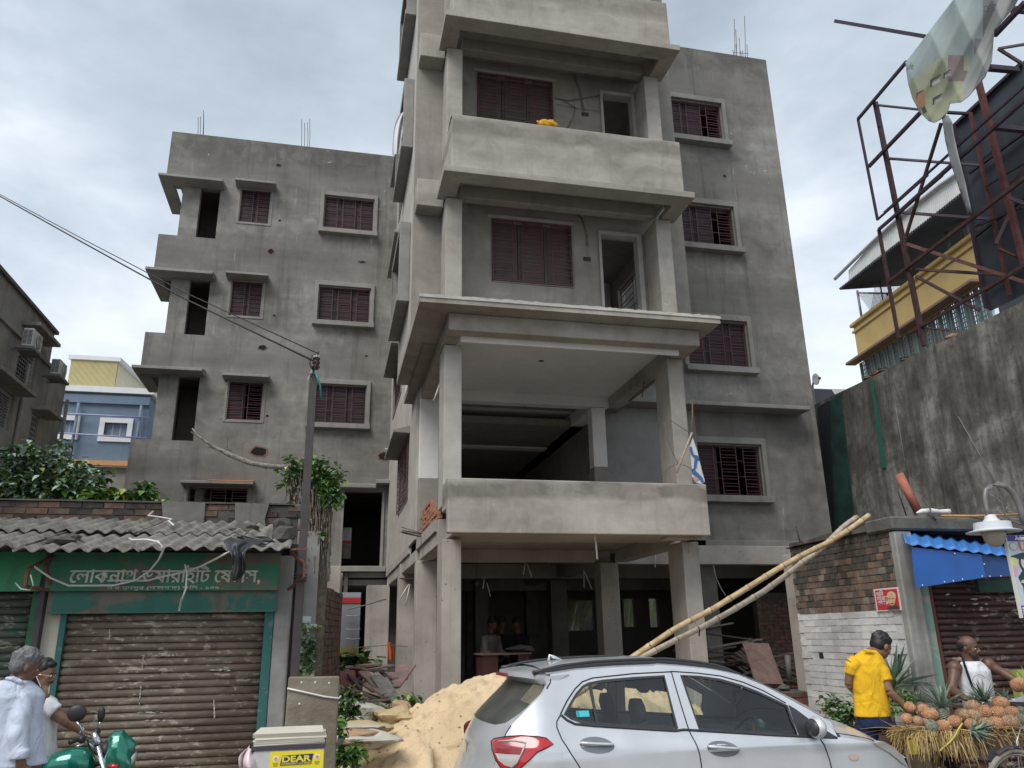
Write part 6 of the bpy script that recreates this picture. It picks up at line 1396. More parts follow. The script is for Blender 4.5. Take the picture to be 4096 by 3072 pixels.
# tail light: red lens, clear lower lens, chrome divider, wrapping the near corner
red = NT('red_lens'); red.fin((.42,.012,.018), .12, coat=.8); clr = NT('clear_lens'); clr.fin((.42,.40,.38), .15, coat=.8); drd = NT('dull_red_lens'); drd.fin((.25,.03,.035), .2, coat=.5)
for side, fm in (('near', near), ('far', far_)):
    patch('tail_light', tail, [], lambda s,z,f=fm: f(s,z,.012), .04, .04, red.mat, CAR)
    patch('tail_light_gap', offs(tail,.008), [tail], lambda s,z,f=fm: f(s,z,.004), .04, .04, M['gap'], CAR)
    patch('tail_light_lens', [cs('R',420,920),cs('R',470,895),cs('R',600,885),cs('R',735,905),cs('R',722,960),cs('R',695,1020),cs('R',560,1015),cs('R',440,1000)], [], lambda s,z,f=fm: f(s,z,.016), .04, .04, drd.mat, CAR)
    patch('tail_light_lens', [cs('R',440,1010),cs('R',560,1022),cs('R',688,1028),cs('R',650,1100),cs('R',600,1150),cs('R',530,1130),cs('R',470,1080)], [], lambda s,z,f=fm: f(s,z,.016), .04, .04, clr.mat, CAR)
    g = MB(); g.tube([fm(*cs('R',*p),.018) for p in ((470,895),(600,885),(738,908),(722,962),(695,1022),(655,1100),(602,1155))], .007, 6); g.build('tail_light_trim', plain('pale_lamp_trim',(.5,.46,.45),.3,.3,.05) if 'pale_lamp_trim' not in bpy.data.materials else bpy.data.materials['pale_lamp_trim'], CAR, smooth=True)
    # head lamp and side repeater
    hl = [cs('K',722,1375),cs('K',745,1362),cs('K',830,1385),cs('K',920,1440),cs('K',1000,1520),cs('K',1060,1600),cs('K',1085,1650),cs('K',1060,1640),cs('K',980,1560),cs('K',880,1490),cs('K',730,1412)]
    hl2 = [cs('K',720,1378),cs('K',820,1392),cs('K',930,1455),cs('K',1010,1545),cs('K',1060,1640),cs('K',1000,1605),cs('K',880,1505),cs('K',735,1420)]
    patch('head_light', [(a_, b_-.003) for a_, b_ in hl2], [], lambda s,z,f=fm: f(s,z,.010), .05, .04, clr.mat, CAR)
    rp = cs('S',1800,1168); patch('side_repeater', [(rp[0]+.042*math.cos(t*.52),rp[1]+.022*math.sin(t*.52)) for t in range(12)], [], lambda s,z,f=fm: f(s,z,.007), .05, .05, plain('pale_orange_lens',(.50,.38,.30),.3,0,.1) if 'pale_orange_lens' not in bpy.data.materials else bpy.data.materials['pale_orange_lens'], CAR)
# --- rear end
import bisect as _b
rb = sorted([(z_, s_) for s_, z_ in rearb if z_ > .2] + [(roofline[0][1], roofline[0][0])])
def interp(tab, x):
    if x <= tab[0][0]: return tab[0][1]
    for (a_, b_), (c_, d_) in zip(tab[:-1], tab[1:]):
        if x <= c_: return b_ + (d_-b_)*(x-a_)/(c_-a_)
    return tab[-1][1]
def rearmap(t, z, o=0.):
    s0 = interp(rb, z); y0 = sidey(s0, z); y = y0 + (2*cyC-2*y0)*t
    bl_ = .105
    return Vector((s0 - bl_*(1-abs(2*t-1)**2.4) - o, y, z))
zt = roofline[0][1]-.012; zg0 = cs('R',600,742)[1]+.0
rearglass = [(.02,zt-.05),(.98,zt-.05),(.992,zt-.12),(.975,zg0+.08),(.93,zg0+.01),(.84,zg0-.010),(.16,zg0-.010),(.07,zg0+.01),(.025,zg0+.08),(.008,zt-.12)]
patch('tailgate', [(0,.24),(1,.24),(1,zt),(0,zt)], [rearglass], rearmap, .04, .05, M['silver'], CAR)
patch('rear_window', rearglass, [], lambda t,z: rearmap(t,z,.003), .04, .05, M['rearglass'], CAR)
g = MB(); n = 24; rows = []
for i in range(n+1):
    t = i/n; q_ = rearmap(t, zt-.03); x_r = q_.x; yy = q_.y; c_ = 1-abs(2*t-1)**3
    a_ = Vector((x_r+.16, yy, zt+.012+.045*c_)); b_ = Vector((x_r-.065*c_-.025, yy, zt-.002+.03*c_)); d_ = Vector((x_r-.072*c_-.03, yy, zt-.028+.02*c_)); e_ = Vector((x_r-.01, yy, zt-.075+.02*c_))
    rows += [a_, b_, d_, e_]
g.add(rows, [(i*4+k, i*4+k+1, (i+1)*4+k+1, (i+1)*4+k) for i in range(n) for k in range(3)] + [(0,1,2,3),(n*4+3,n*4+2,n*4+1,n*4)])
o = g.build('spoiler', M['silver'], CAR); smooth_angle(o, 50)
q_ = rearmap(.5, zt-.03); g = MB(); g.box(q_.x-.128,q_.x-.10,cyC-.16,cyC+.16,zt-.015,zt+.01); g.build('brake_light', drd.mat, CAR)
g = MB(); rmm = Matrix.Rotation(R(-90),3,'Y'); q_ = rearmap(.5,.93); g.lathe([(.045,0),(.055,.008),(.05,.012),(.0,.012)], q_, 20, rmm); g.build('badge', plain('chrome_badge',(.6,.6,.62),.15,.9,.05), CAR)
# --- top: roof, windscreen, bonnet
top_tab = sorted([(s_, z_) for s_, z_ in roofline + fend[:-1]])
s_roof1 = roofline[7][0]-.02; s_ws = cs('S',1655,985)[0]; s_end = fend[-1][0]
def topmap(s, t, o=0.):
    z0 = interp(top_tab, s); y0 = sidey(s, z0); y = y0+(2*cyC-2*y0)*t
    c_ = .055 if s < s_roof1 else (.055+.075*(s-s_roof1)/(s_ws-s_roof1) if s < s_ws else .13)
    c_ = c_ * (1 if s < 4.35 else max(.35, 1-(s-4.35)*1.6))
    return Vector((s, y, z0 + c_*(1-abs(2*t-1)**2.6) + o))
patch('roof', [(roofline[0][0]-.03,0),(s_roof1,0),(s_roof1,1),(roofline[0][0]-.03,1)], [], topmap, .08, .05, M['silver'], CAR)
patch('windscreen', [(s_roof1,.045),(s_ws+.02,.045),(s_ws+.02,.955),(s_roof1,.955)], [], lambda s,t: topmap(s,t,.002), .08, .05, M['carglass'], CAR)
for a_, b_ in ((0,.045),(.955,1)): patch('windscreen_pillar', [(s_roof1,a_),(s_ws+.02,a_),(s_ws+.02,b_),(s_roof1,b_)], [], lambda s,t: topmap(s,t,.004), .08, .02, M['silver'], CAR)
patch('bonnet', [(s_ws+.02,0),(s_end,0),(s_end,1),(s_ws+.02,1)], [], topmap, .06, .05, M['silver'], CAR)
g = MB(); g.tube([topmap(s_,.035,.002) for s_ in (s_ws+.03,4.0,4.15,4.3,4.4)], .004, 5); g.build('panel_gap', M['gap'], CAR)
g = MB(); g.tube([topmap(s_ws+.015,t/10,.004) for t in range(11)], .012, 6); g.build('cowl', M['trimblack'], CAR)
def nosemap(t, z): 
    tab = sorted([(z_, s_) for s_, z_ in nose+[fend[-1]]]); s0 = interp(tab, z); y0 = sidey(s0,z); return Vector((s0+.12*(1-abs(2*t-1)**2.2), y0+(2*cyC-2*y0)*t, z))
patch('front_bumper', [(0,.24),(1,.24),(1,fend[-1][1]),(0,fend[-1][1])], [], nosemap, .06, .06, M['silver'], CAR)
# roof rails, antenna
for t, in ((.045,),(.955,)):
    ss = [1.52,1.60,1.75,2.0,2.3,2.6,2.85,3.0,3.1,3.2]; hh = [.0,.024,.038,.042,.042,.042,.038,.034,.024,.0]
    g = MB(); g.tube([topmap(s_,t,h_-.004) for s_, h_ in zip(ss,hh)], [(.013,.010)]*10, 8); g.build('roof_rail', M['trimblack'], CAR, smooth=True)
    g = MB(); g.tube([topmap(s_,t,h_*.4) for s_, h_ in zip(ss,hh)], [(.010,.018)]*10, 6); g.build('rail_foot', M['trimblack'], CAR, smooth=True)
g = MB(); c_ = topmap(1.85,.5); g.tube([c_+Vector((.07,0,0)),c_+Vector((-.01,0,.028)),c_+Vector((-.04,0,.042)),c_+Vector((-.05,0,.0))], [.006,.014,.010,.012], 8); g.build('antenna_fin', M['silver'], CAR, smooth=True)
# wing mirror
for sgn in (1,-1):
    mc = cs('S',1400,905); yy = sidey(*mc); y_ = yy-.11 if sgn > 0 else 2*cyC-yy+.11
    g = MB(); g.ball((mc[0]+.0,y_,mc[1]+.01), (.060,.10,.078), 16, 10); o = g.build('mirror_housing', M['silver'], CAR, smooth=True)
    g = MB(); g.ball((mc[0]-.022,y_,mc[1]+.01), (.050,.088,.066), 16, 8); o2 = g.build('mirror_glass', M['trimblack'], o, smooth=True)
    g = MB(); g.beam((mc[0]+.02,y_+.05*sgn,mc[1]-.055),(mc[0]+.03,y_+.12*sgn,mc[1]-.07),.07,.03); g.build('mirror_foot', M['trimblack'], CAR, bevel=.01)
# wheels
tyre = plain('tyre_rubber',(.025,.025,.026),.85,0,.2,30); rim_ = plain('alloy_rim',(.35,.36,.38),.35,.8,.1)
for s_, y_ in ((1.66,cyS+.10),(4.02,cyS+.10),(1.66,2*cyC-cyS-.10),(4.02,2*cyC-cyS-.10)):
    mm = Matrix.Rotation(R(90),3,'X'); g = MB(); g.lathe([(.20,-.09),(.28,-.095),(.30,-.06),(.30,.06),(.28,.095),(.20,.09)], (s_,y_,.29), 28, mm); wo = g.build('wheel', tyre, CAR, smooth=True)
    g = MB(); g.lathe([(0,.05),(.05,.06),(.19,.075),(.20,.09),(.20,-.08),(0,-.08)], (s_,y_,.29), 24, mm); g.build('rim', rim_, wo, smooth=True)
# interior
ci = plain('dark_car_interior', (.035,.036,.042), .8, 0, .2, 10); sc1 = plain('charcoal_seat_fabric', (.055,.055,.065), .9, 0, .15, 20); bg = plain('beige_car_trim', (.30,.28,.23), .8, 0, .1)
g = MB(); g.box(1.35,4.0,cyS+.08,2*cyC-cyS-.08,.22,.30); g.box(3.55,4.1,cyS+.1,2*cyC-cyS-.1,.3,.80); g.build('floor', ci, CAR)
g = MB(); g.hexa([(3.42,cyS+.1,.78),(3.98,cyS+.14,.78),(3.98,2*cyC-cyS-.14,.78),(3.42,2*cyC-cyS-.1,.78),(3.46,cyS+.12,.95),(3.9,cyS+.16,.93),(3.9,2*cyC-cyS-.16,.93),(3.46,2*cyC-cyS-.12,.95)]); g.build('dashboard', plain('grey_teal_dash',(.09,.11,.115),.6), CAR, bevel=.03, seg=2)
g = MB(); g.box(1.42,1.55,cyS+.2,2*cyC-cyS-.2,.30,.98); g.box(1.5,2.05,cyS+.15,2*cyC-cyS-.15,.3,.52); g.build('rear_seat', sc1, CAR, bevel=.05, seg=3)
def seat(x, y):
    st = [(x-.02,.50),(x-.10,.75),(x-.16,.95),(x-.20,1.10)]
    g = MB(); g.tube([(a_,y,b_) for a_, b_ in st], [(.24,.07),(.25,.08),(.22,.065),(.13,.05)], 12); so_ = g.build('seat', sc1, CAR, smooth=True)
    g = MB(); g.tube([(x-.19,y,1.08),(x-.20,y,1.13),(x-.215,y,1.20),(x-.22,y,1.26)], [(.06,.03),(.125,.05),(.13,.055),(.09,.04)], 12); g.build('headrest', sc1, so_, smooth=True)
    g = MB(); g.box(x-.05,x+.42,y-.24,y+.24,.34,.52); g.build('cushion', sc1, so_, bevel=.05, seg=3)
seat(2.62, cyC-.36); seat(2.62, cyC+.36)
for y in (cyC-.36, cyC+.36): g = MB(); g.tube([(1.53,y,.98),(1.52,y,1.04),(1.51,y,1.12),(1.505,y,1.16)], [(.06,.03),(.13,.05),(.13,.05),(.08,.04)], 12); g.build('headrest', sc1, CAR, smooth=True)
swc = Vector((3.30,cyC-.36,.93)); rm3 = Matrix.Rotation(R(-62),3,'Y')
g = MB(); g.tube([swc+rm3@Vector((.185*math.cos(t*.2618),.185*math.sin(t*.2618),0)) for t in range(25)], .015, 8, cap=False)
for a_ in (0,2.1,4.2): g.beam(swc, swc+rm3@Vector((.18*math.cos(a_),.18*math.sin(a_),0)), .03, .012)
g.ball(swc, (.05,.06,.05), 10, 6); g.build('steering_wheel', ci, CAR, smooth=True)
g = MB(); c_ = topmap(s_roof1+.10,.5,-.06); g.box(c_.x,c_.x+.03,c_.y-.12,c_.y+.12,c_.z-.07,c_.z); g.build('inside_mirror', ci, CAR, bevel=.01)
g = MB(); g.box(c_.x-.004,c_.x-.001,c_.y-.10,c_.y-.05,c_.z-.055,c_.z-.015); g.box(c_.x-.004,c_.x-.001,c_.y+.0,c_.y+.045,c_.z-.055,c_.z-.015); g.build('mirror_sticker', plain('yellow_green_sticker',(.42,.42,.05),.5), CAR)
g = MB(); g.ball((3.62,cyC-.05,.995),(.045,.045,.05),10,6); g.build('dash_ornament', plain('mint_ornament',(.35,.60,.48),.4), CAR, smooth=True)
g = MB(); g.box(3.52,3.55,cyC-.10,cyC-.05,.95,1.02); g.build('dash_ornament', plain('gold_ornament',(.45,.33,.10),.5), CAR)
g = MB(); g.box(1.50,1.62,cyS+.15,2*cyC-cyS-.15,.9,.95); g.build('parcel_shelf', ci, CAR)
p0 = cs('R',1240,600); p1 = cs('R',1375,655)
patch('window_sticker', [(p0[0],p1[1]),(p1[0],p1[1]),(p1[0],p0[1]),(p0[0],p0[1])], [], lambda s,z: near(s,z,-.006), .05, .05, plain('teal_sticker',(.05,.42,.50),.5), CAR)
patch('window_sticker', [(p0[0]+.002,p1[1]+.002),(p0[0]+.022,p1[1]+.002),(p0[0]+.022,p0[1]-.002),(p0[0]+.002,p0[1]-.002)], [], lambda s,z: near(s,z,-.005), .05, .05, plain('dark_teal_sticker',(.02,.25,.30),.5), CAR)
PBG = crumple('plastic_bag', [(1.50,6.35,1.24),(1.50,6.38,1.18),(1.46,6.38,1.10),(1.42,6.4,1.04),(1.40,6.42,1.0)], [.06,.16,.22,.26,.28], plain('mint_white_bag',(.60,.72,.62),.6,0,.05), 8, 'pale green plastic bag bunched up inside the rear window of the silver car', 'bag', amp=.05)
PBG.rotation_euler = (0,0,R(0))
# ================================================================== PEOPLE
V3 = Vector
def skin_mat(name, col):
    t = NT(name); n_ = t.noise(14, 4, .6, t.P()); c = t.mix(t.step(n_, .3, .7), [x*.82 for x in col], [min(1,x*1.15) for x in col])
    t.b.inputs['Subsurface Weight'].default_value = .06; t.b.inputs['Subsurface Radius'].default_value = (.02,.01,.006); return t.fin(c, .5, n_, .1, .003)
def cloth_mat(name, col, wr_=.5):
    t = NT(name); p = t.P(); n_ = t.noise(6, 3, .5, t.P((1,1,.6)), 1.2); f_ = t.noise(160, 2, .5, p); m2 = t.noise(15, 4, .5, p)
    c = t.mix(t.step(m2, .3, .7), [x*.9 for x in col], [min(1,x*1.06) for x in col]); h = t.math('ADD', n_, t.math('MULTIPLY', f_, .02)); return t.fin(c, .85, h, wr_, .055, spec=.2)
def loft(g, rings, X, Y, n=18):
    """rings: list of (centre, rx, ry); X, Y horizontal axes of the ellipse"""
    vs_ = []; fs = []
    for c_, rx_, ry_ in rings:
        for k in range(n): a_ = 2*math.pi*k/n; vs_.append(V3(c_)+X*(rx_*math.cos(a_))+Y*(ry_*math.sin(a_)))
    for i in range(len(rings)-1):
        for k in range(n): fs.append((i*n+k, i*n+(k+1)%n, (i+1)*n+(k+1)%n, (i+1)*n+k))
    fs += [tuple(range(n-1,-1,-1)), tuple((len(rings)-1)*n+k for k in range(n))]
    g.add(vs_, fs)
def fuse(g, name, mat, parent, vox=.010, sm=3, fac=.5):
    # one continuous surface from the overlapping volumes
    me = bpy.data.meshes.new(name); me.from_pydata(g.v, [], g.f); me.materials.append(mat)
    o = link(name, me, parent, loc=(0,0,0))
    r_ = o.modifiers.new('fuse', 'REMESH'); r_.mode = 'VOXEL'; r_.voxel_size = vox; r_.use_smooth_shade = True
    s_ = o.modifiers.new('soft', 'SMOOTH'); s_.iterations = sm; s_.factor = fac
    return o
def hand(g, w, d, palm, curl=.5, sc=1., spread=.18, thumb=1):
    """w wrist point, d direction of the fingers, palm = direction the palm faces"""
    d = V3(d).normalized(); p = V3(palm); p = (p-d*p.dot(d)).normalized(); s = d.cross(p)*thumb
    kn = w+d*.085*sc
    for a_ in (-.030,-.010,.010,.030): g.tube([w+s*a_*.6*sc, kn+s*a_*sc], .0145*sc, 7)
    for i,(a_,L_) in enumerate(((.032,.070),(.011,.080),(-.011,.075),(-.031,.058))):
        b_ = kn+s*a_*sc; d1 = (d+s*a_*spread*12+p*curl*.35).normalized(); d2 = (d+p*curl*1.2).normalized(); d3 = (d*.7+p*curl*2.2).normalized()
        q1 = b_+d1*L_*.45*sc; q2 = q1+d2*L_*.32*sc; q3 = q2+d3*L_*.25*sc
        g.tube([b_,q1,q2,q3], [.0095*sc,.0088*sc,.008*sc,.0065*sc], 7)
    t0 = w+d*.02*sc+s*.022*sc; t1 = t0+(d*.55+s*.7+p*.3).normalized()*.045*sc; t2 = t1+(d*.85+s*.15+p*.4).normalized()*.035*sc
    g.tube([t0,t1,t2], [.014*sc,.0115*sc,.008*sc], 7)
def head(g, c, f, u, sc=1.0, beard=False):
    """c = centre of the head, f facing, u up; adds skull, jaw, nose, ears to the body mesh"""
    f = V3(f).normalized(); u = V3(u); u = (u-f*u.dot(f)).normalized(); r = f.cross(u).normalized(); m_ = Matrix((r,f,u)).transposed()
    P = lambda a_,b_,c_: c + (r*a_+f*b_+u*c_)*sc
    g.ball(P(0,-.005,.028), (.076*sc,.096*sc,.090*sc), 18, 14, m_)
    g.ball(P(0,.022,-.045), (.057*sc,.066*sc,.068*sc), 16, 12, m_); g.ball(P(0,.050,-.088), (.026*sc,.026*sc,.022*sc), 10, 8, m_)
    g.ball(P(0,.080,.012), (.050*sc,.016*sc,.012*sc), 12, 8, m_)           # brow
    g.tube([P(0,.088,.010),P(0,.104,-.016),P(0,.112,-.034)], [.009*sc,.012*sc,.015*sc], 8); g.ball(P(.012,.098,-.036),.009*sc,8,6,m_); g.ball(P(-.012,.098,-.036),.009*sc,8,6,m_)
    g.ball(P(0,.086,-.062), (.024*sc,.010*sc,.006*sc), 10, 6, m_); g.ball(P(0,.084,-.072), (.022*sc,.010*sc,.006*sc), 10, 6, m_)
    for s_ in (-1,1):
        g.ball(P(.040*s_,.066,-.022), (.020*sc,.018*sc,.022*sc), 8, 6, m_); g.ball(P(.078*s_,-.004,-.012), (.009*sc,.020*sc,.032*sc), 10, 8, m_)
    return P, m_
def face_bits(parent, P, m_, sc, brows=True, tache=None, beard=None, hairm=None):
    ew = M.setdefault('eyewhite', plain('eye_white',(.55,.53,.50),.3,0,.02,bs=0)); ir = M.setdefault('iris', plain('dark_iris',(.01,.008,.007),.15,0,.02,bs=0)); hm = hairm or M['hair']
    for s_ in (-1,1):
        g = MB(); g.ball(P(.030*s_,.078,-.004), (.014*sc,.010*sc,.0075*sc), 10, 8, m_); e_ = g.build('eye', ew, parent, smooth=True)
        g = MB(); g.ball(P(.030*s_,.0865,-.004), (.006*sc,.003*sc,.006*sc), 8, 6, m_); g.build('iris', ir, e_, smooth=True)
        if brows: g = MB(); g.tube([P(.014*s_,.094,.014),P(.032*s_,.090,.020),P(.050*s_,.076,.016)], [.004*sc,.005*sc,.003*sc], 6); g.build('eyebrow', hm, parent, smooth=True)
    if tache: g = MB(); g.tube([P(-.032,.078,-.060),P(-.014,.094,-.053),P(0,.098,-.051),P(.014,.094,-.053),P(.032,.078,-.060)], [.003*sc,.007*sc,.007*sc,.007*sc,.003*sc], 7); g.build('moustache', hm, parent, smooth=True)
    if beard:
        g = MB(); g.ball(P(0,.052,-.092), (.036*sc,.034*sc,.024*sc), 12, 8, m_); g.tube([P(-.060,.02,-.045),P(-.046,.055,-.082),P(0,.080,-.094),P(.046,.055,-.082),P(.060,.02,-.045)], .013*sc, 8); fuse(g, 'beard', hm, parent, .006, 1)
M['hair'] = plain('black_hair', (.012,.011,.012), .55, 0, .5, 60, world=True); M['greyhair'] = plain('grey_hair', (.125,.125,.13), .7, 0, .55, 70, world=True)
def hair(parent, P, m_, sc, mat, kind='full', seed=1):
    g = MB(); rnd = random.Random(seed)
    if kind == 'full':
        g.ball(P(0,-.018,.048), (.084*sc,.100*sc,.085*sc), 16, 12, m_); g.ball(P(0,-.045,.005), (.080*sc,.066*sc,.075*sc), 14, 10, m_); g.ball(P(0,.055,.088), (.055*sc,.035*sc,.026*sc), 12, 8, m_)
        for i in range(60):
            a_ = rnd.uniform(0,6.28); e_ = rnd.uniform(.1,1.3); q_ = (.082*math.cos(a_)*math.cos(e_), -.018+.098*math.sin(a_)*math.cos(e_), .05+.084*math.sin(e_))
            if q_[1] > .05 and q_[2] < .07: continue
            g.ball(P(*q_), .013*sc, 6, 5)
    elif kind == 'bald':
        g.ball(P(0,-.060,.010), (.074*sc,.050*sc,.062*sc), 14, 10, m_)
        for s_ in (-1,1): g.ball(P(.068*s_,-.02,.020), (.016*sc,.042*sc,.035*sc), 10, 8, m_)
        g.ball(P(0,-.055,.085), (.05*sc,.045*sc,.03*sc), 10, 8, m_)
    return fuse(g, 'hair', mat, parent, .007, 2)

def T_(k, x, y, Y): return at(k, x, y, Y=Y)

# ---- man in the yellow polo shirt
Y0 = 7.0
sk = skin_mat('brown_skin', (.20,.105,.065))
hcn = T_('K',800,455,Y0)
P1 = thing('person', (T_('K',700,1100,Y0).x, Y0, 0), 'man in a yellow polo shirt and blue jeans seen from behind, bending over the pineapples', 'person')
fcx = V3((.80,.10,-.42)); upx = V3((.42,-.0,.90))
g = MB(); Pf, mf = head(g, hcn, fcx, upx, 1.0)
nk = T_('K',690,545,Y0); shL = T_('K',520,600,Y0-.02); shR = T_('K',790,640,Y0-.05)     # left and right in the picture
g.tube([hcn+V3((-.03,0,-.05)), nk+V3((.02,0,.02)), nk+V3((-.02,0,-.06))], [.056,.060,.070], 12)
elR = T_('K',880,900,Y0-.12); wrR = T_('K',1045,1065,Y0-.14); elL = T_('K',480,830,Y0+.05); wrL = T_('K',560,930,Y0+.22)
g.tube([shR, shR.lerp(elR,.5), elR], [.050,.046,.040], 12); g.tube([elR, elR.lerp(wrR,.35), wrR], [.040,.038,.026], 12)
g.tube([shL, shL.lerp(elL,.5), elL], [.050,.046,.040], 12); g.tube([elL, elL.lerp(wrL,.4), wrL], [.040,.036,.026], 12)
hand(g, wrR, T_('K',1160,1150,Y0-.14)-wrR, (0,0,-1), .5, 1.0, .22); hand(g, wrL, V3((.4,.3,-.5)), (0,-1,0), .6)
wa = T_('K',710,1140,Y0); loft(g, [(wa,.12,.08),(T_('K',695,850,Y0),.12,.08),(T_('K',660,680,Y0),.14,.09),(nk+V3((-.02,0,-.07)),.09,.07)], V3((1,0,0)), V3((0,1,0)))
body1 = fuse(g, 'body', sk, P1, .009, 3)
face_bits(P1, Pf, mf, 1.0); hair(P1, Pf, mf, .99, M['hair'])
yl = cloth_mat('yellow_polo_cotton', (.70,.41,.02), .7)
g = MB(); ax, ay_ = V3((.97,-.22,0)), V3((.22,.97,0))
lv = [(1150,715,.168,.125),(1060,712,.165,.125),(930,700,.160,.122),(800,680,.168,.125),(700,665,.180,.125),(620,655,.178,.115),(560,665,.140,.095),(520,672,.095,.080),(495,680,.070,.066)]
loft(g, [(T_('K',x,y,Y0),a_,b_) for y,x,a_,b_ in lv], ax, ay_, 24)
g.tube([shL+V3((.05,0,.0)), shL.lerp(elL,.25), shL.lerp(elL,.55)+V3((-.0,0,0))], [.072,.068,.062], 14); g.tube([shR+V3((-.04,.02,-.01)), shR.lerp(elR,.3), shR.lerp(elR,.64)], [.078,.074,.068], 14)
fuse(g, 'polo_shirt', yl, P1, .010, 4)
g = MB(); g.tube([T_('K',625,492,Y0-.07),T_('K',680,505,Y0-.09),T_('K',740,540,Y0-.07),T_('K',775,575,Y0-.02)], [.012,.016,.015,.008], 8); fuse(g, 'collar', yl, P1, .006, 1)
jn = cloth_mat('dark_blue_denim', (.018,.028,.075), .6); g = MB()
loft(g, [(T_('K',720,1120,Y0),.150,.115),(T_('K',730,1190,Y0),.160,.122),(T_('K',745,1260,Y0),.160,.12)], ax, ay_)
for dx, dy in ((-.08,.04),(.09,-.03)):
    h_ = T_('K',740,1230,Y0)+V3((dx,dy,0)); kn = V3((h_.x+.10,h_.y,.50)); an = V3((h_.x+.06,h_.y+.02,.09)); g.tube([h_,h_.lerp(kn,.5),kn,kn.lerp(an,.4),an], [.095,.088,.065,.062,.048], 12)
fuse(g, 'jeans', jn, P1, .012, 3)
for dx, dy in ((-.02,.06),(.15,-.01)): g = MB(); hx = T_('K',740,1230,Y0).x; g.tube([(hx+dx-.06,Y0+dy,.05),(hx+dx+.08,Y0+dy,.05),(hx+dx+.17,Y0+dy,.035)], [.045,.045,.03], 10); g.build('shoe', M['dark_leaf'], P1, smooth=True)
g = MB(); dd_ = (wrR-elR).normalized(); g.tube([wrR-dd_*.02, wrR+dd_*.0], .031, 12); g.build('wrist_thread', plain('red_thread',(.42,.02,.04),.8), P1, smooth=True)

# ---- pineapple seller in the white sleeveless shirt
Y0 = 7.62
sk2 = skin_mat('dark_brown_skin', (.125,.064,.044)); P2 = thing('person', (T_('K',1740,800,Y0).x, Y0, 0), 'pineapple seller in a white sleeveless shirt with a dark shoulder strap holding out a pineapple', 'person')
hcn = T_('K',1660,470,Y0); g = MB(); Pf, mf = head(g, hcn, V3((.50,-.86,-.08)), V3((0,.0,1)), 1.04)
nk = T_('K',1680,620,Y0+.02); shL = T_('K',1530,670,Y0); shR = T_('K',1860,640,Y0)
g.tube([hcn+V3((-.01,.02,-.04)), nk, nk+V3((.0,.01,-.08))], [.060,.066,.085], 12)
elL = T_('K',1500,885,Y0-.06); wrL = T_('K',1640,975,Y0-.30); elR = T_('K',2010,720,Y0-.10); wrR = T_('K',2140,800,Y0-.22)
g.tube([shL, shL.lerp(elL,.4), elL], [.056,.055,.044], 12); g.tube([elL, elL.lerp(wrL,.4), wrL], [.047,.044,.030], 12)
g.tube([shR, shR.lerp(elR,.4), elR], [.057,.053,.043], 12); g.tube([elR, elR.lerp(wrR,.4), wrR], [.046,.044,.030], 12)
hand(g, wrL, T_('K',1740,1000,Y0-.34)-wrL, (0,-.2,-1), .5, 1.05); hand(g, wrR, T_('K',2250,850,Y0-.26)-wrR, (0,-.6,-.8), .7, 1.05)
ch = T_('K',1720,700,Y0); wa = T_('K',1760,960,Y0); X1, Y1 = V3((.93,.36,0)), V3((-.36,.93,0))
loft(g, [(V3((wa.x,Y0,.85)),.17,.13),(wa,.17,.13),(T_('K',1735,820,Y0),.185,.13),(ch,.195,.125),(T_('K',1700,640,Y0),.15,.09)], X1, Y1)
g.ball(shL,.075,12,8); g.ball(shR,.075,12,8)
for dx in (-.10,.10): h_ = V3((wa.x+dx,Y0,.86)); g.tube([h_,V3((h_.x,Y0,.5)),V3((h_.x,Y0,.08))], [.09,.06,.045], 10); g.tube([(h_.x,Y0+.04,.04),(h_.x,Y0-.18,.03)], [.04,.03], 8)
fuse(g, 'body', sk2, P2, .009, 3)
face_bits(P2, Pf, mf, 1.04, tache=True, beard=True); hair(P2, Pf, mf, 1.04, M['hair'], 'bald')
wh = cloth_mat('white_cotton_vest', (.66,.67,.70), .7)
g = MB(); loft(g, [(V3((wa.x,Y0,.82)),.19,.15),(wa,.190,.150),(T_('K',1735,820,Y0),.200,.148),(ch,.205,.140),(T_('K',1695,630,Y0),.165,.100),(T_('K',1690,605,Y0),.115,.085)], X1, Y1, 24); fuse(g, 'sleeveless_shirt', wh, P2, .010, 3)
st_ = cloth_mat('navy_strap', (.012,.018,.035), .2)
g = MB(); ps = [T_('K',x,y,Y0-d_) for x,y,d_ in ((1605,565,.09),(1625,640,.135),(1660,740,.160),(1700,850,.165),(1760,960,.16))]
for a_, b_ in zip(ps[:-1],ps[1:]): g.beam(a_, b_, .026, .008, upv=(0,1,0))
g.build('shoulder_strap', st_, P2)
ln = plain('grey_print_line', (.22,.23,.25), .8); g = MB(); cx_, cy_ = 1768, 795
g.tube([T_('K',cx_+62*math.cos(t*.35+.4),cy_-58*math.sin(t*.35+.4),Y0-.172) for t in range(12)], .0035, 5); g.build('shirt_print', ln, P2)
for (x0,x1) in ((1745,1765),(1790,1812)): g = MB(); g.tube([T_('K',x0,780,Y0-.172),T_('K',(x0+x1)/2+3,808,Y0-.175),T_('K',x1,838,Y0-.172)], [.002,.006,.002], 6); g.build('shirt_print', ln, P2)
g = MB(); loft(g, [(V3((wa.x,Y0,.95)),.18,.14),(V3((wa.x,Y0,.8)),.19,.15),(V3((wa.x,Y0,.45)),.19,.13)], X1, Y1); fuse(g, 'trousers', cloth_mat('grey_lungi',(.08,.09,.11)), P2, .014, 2)

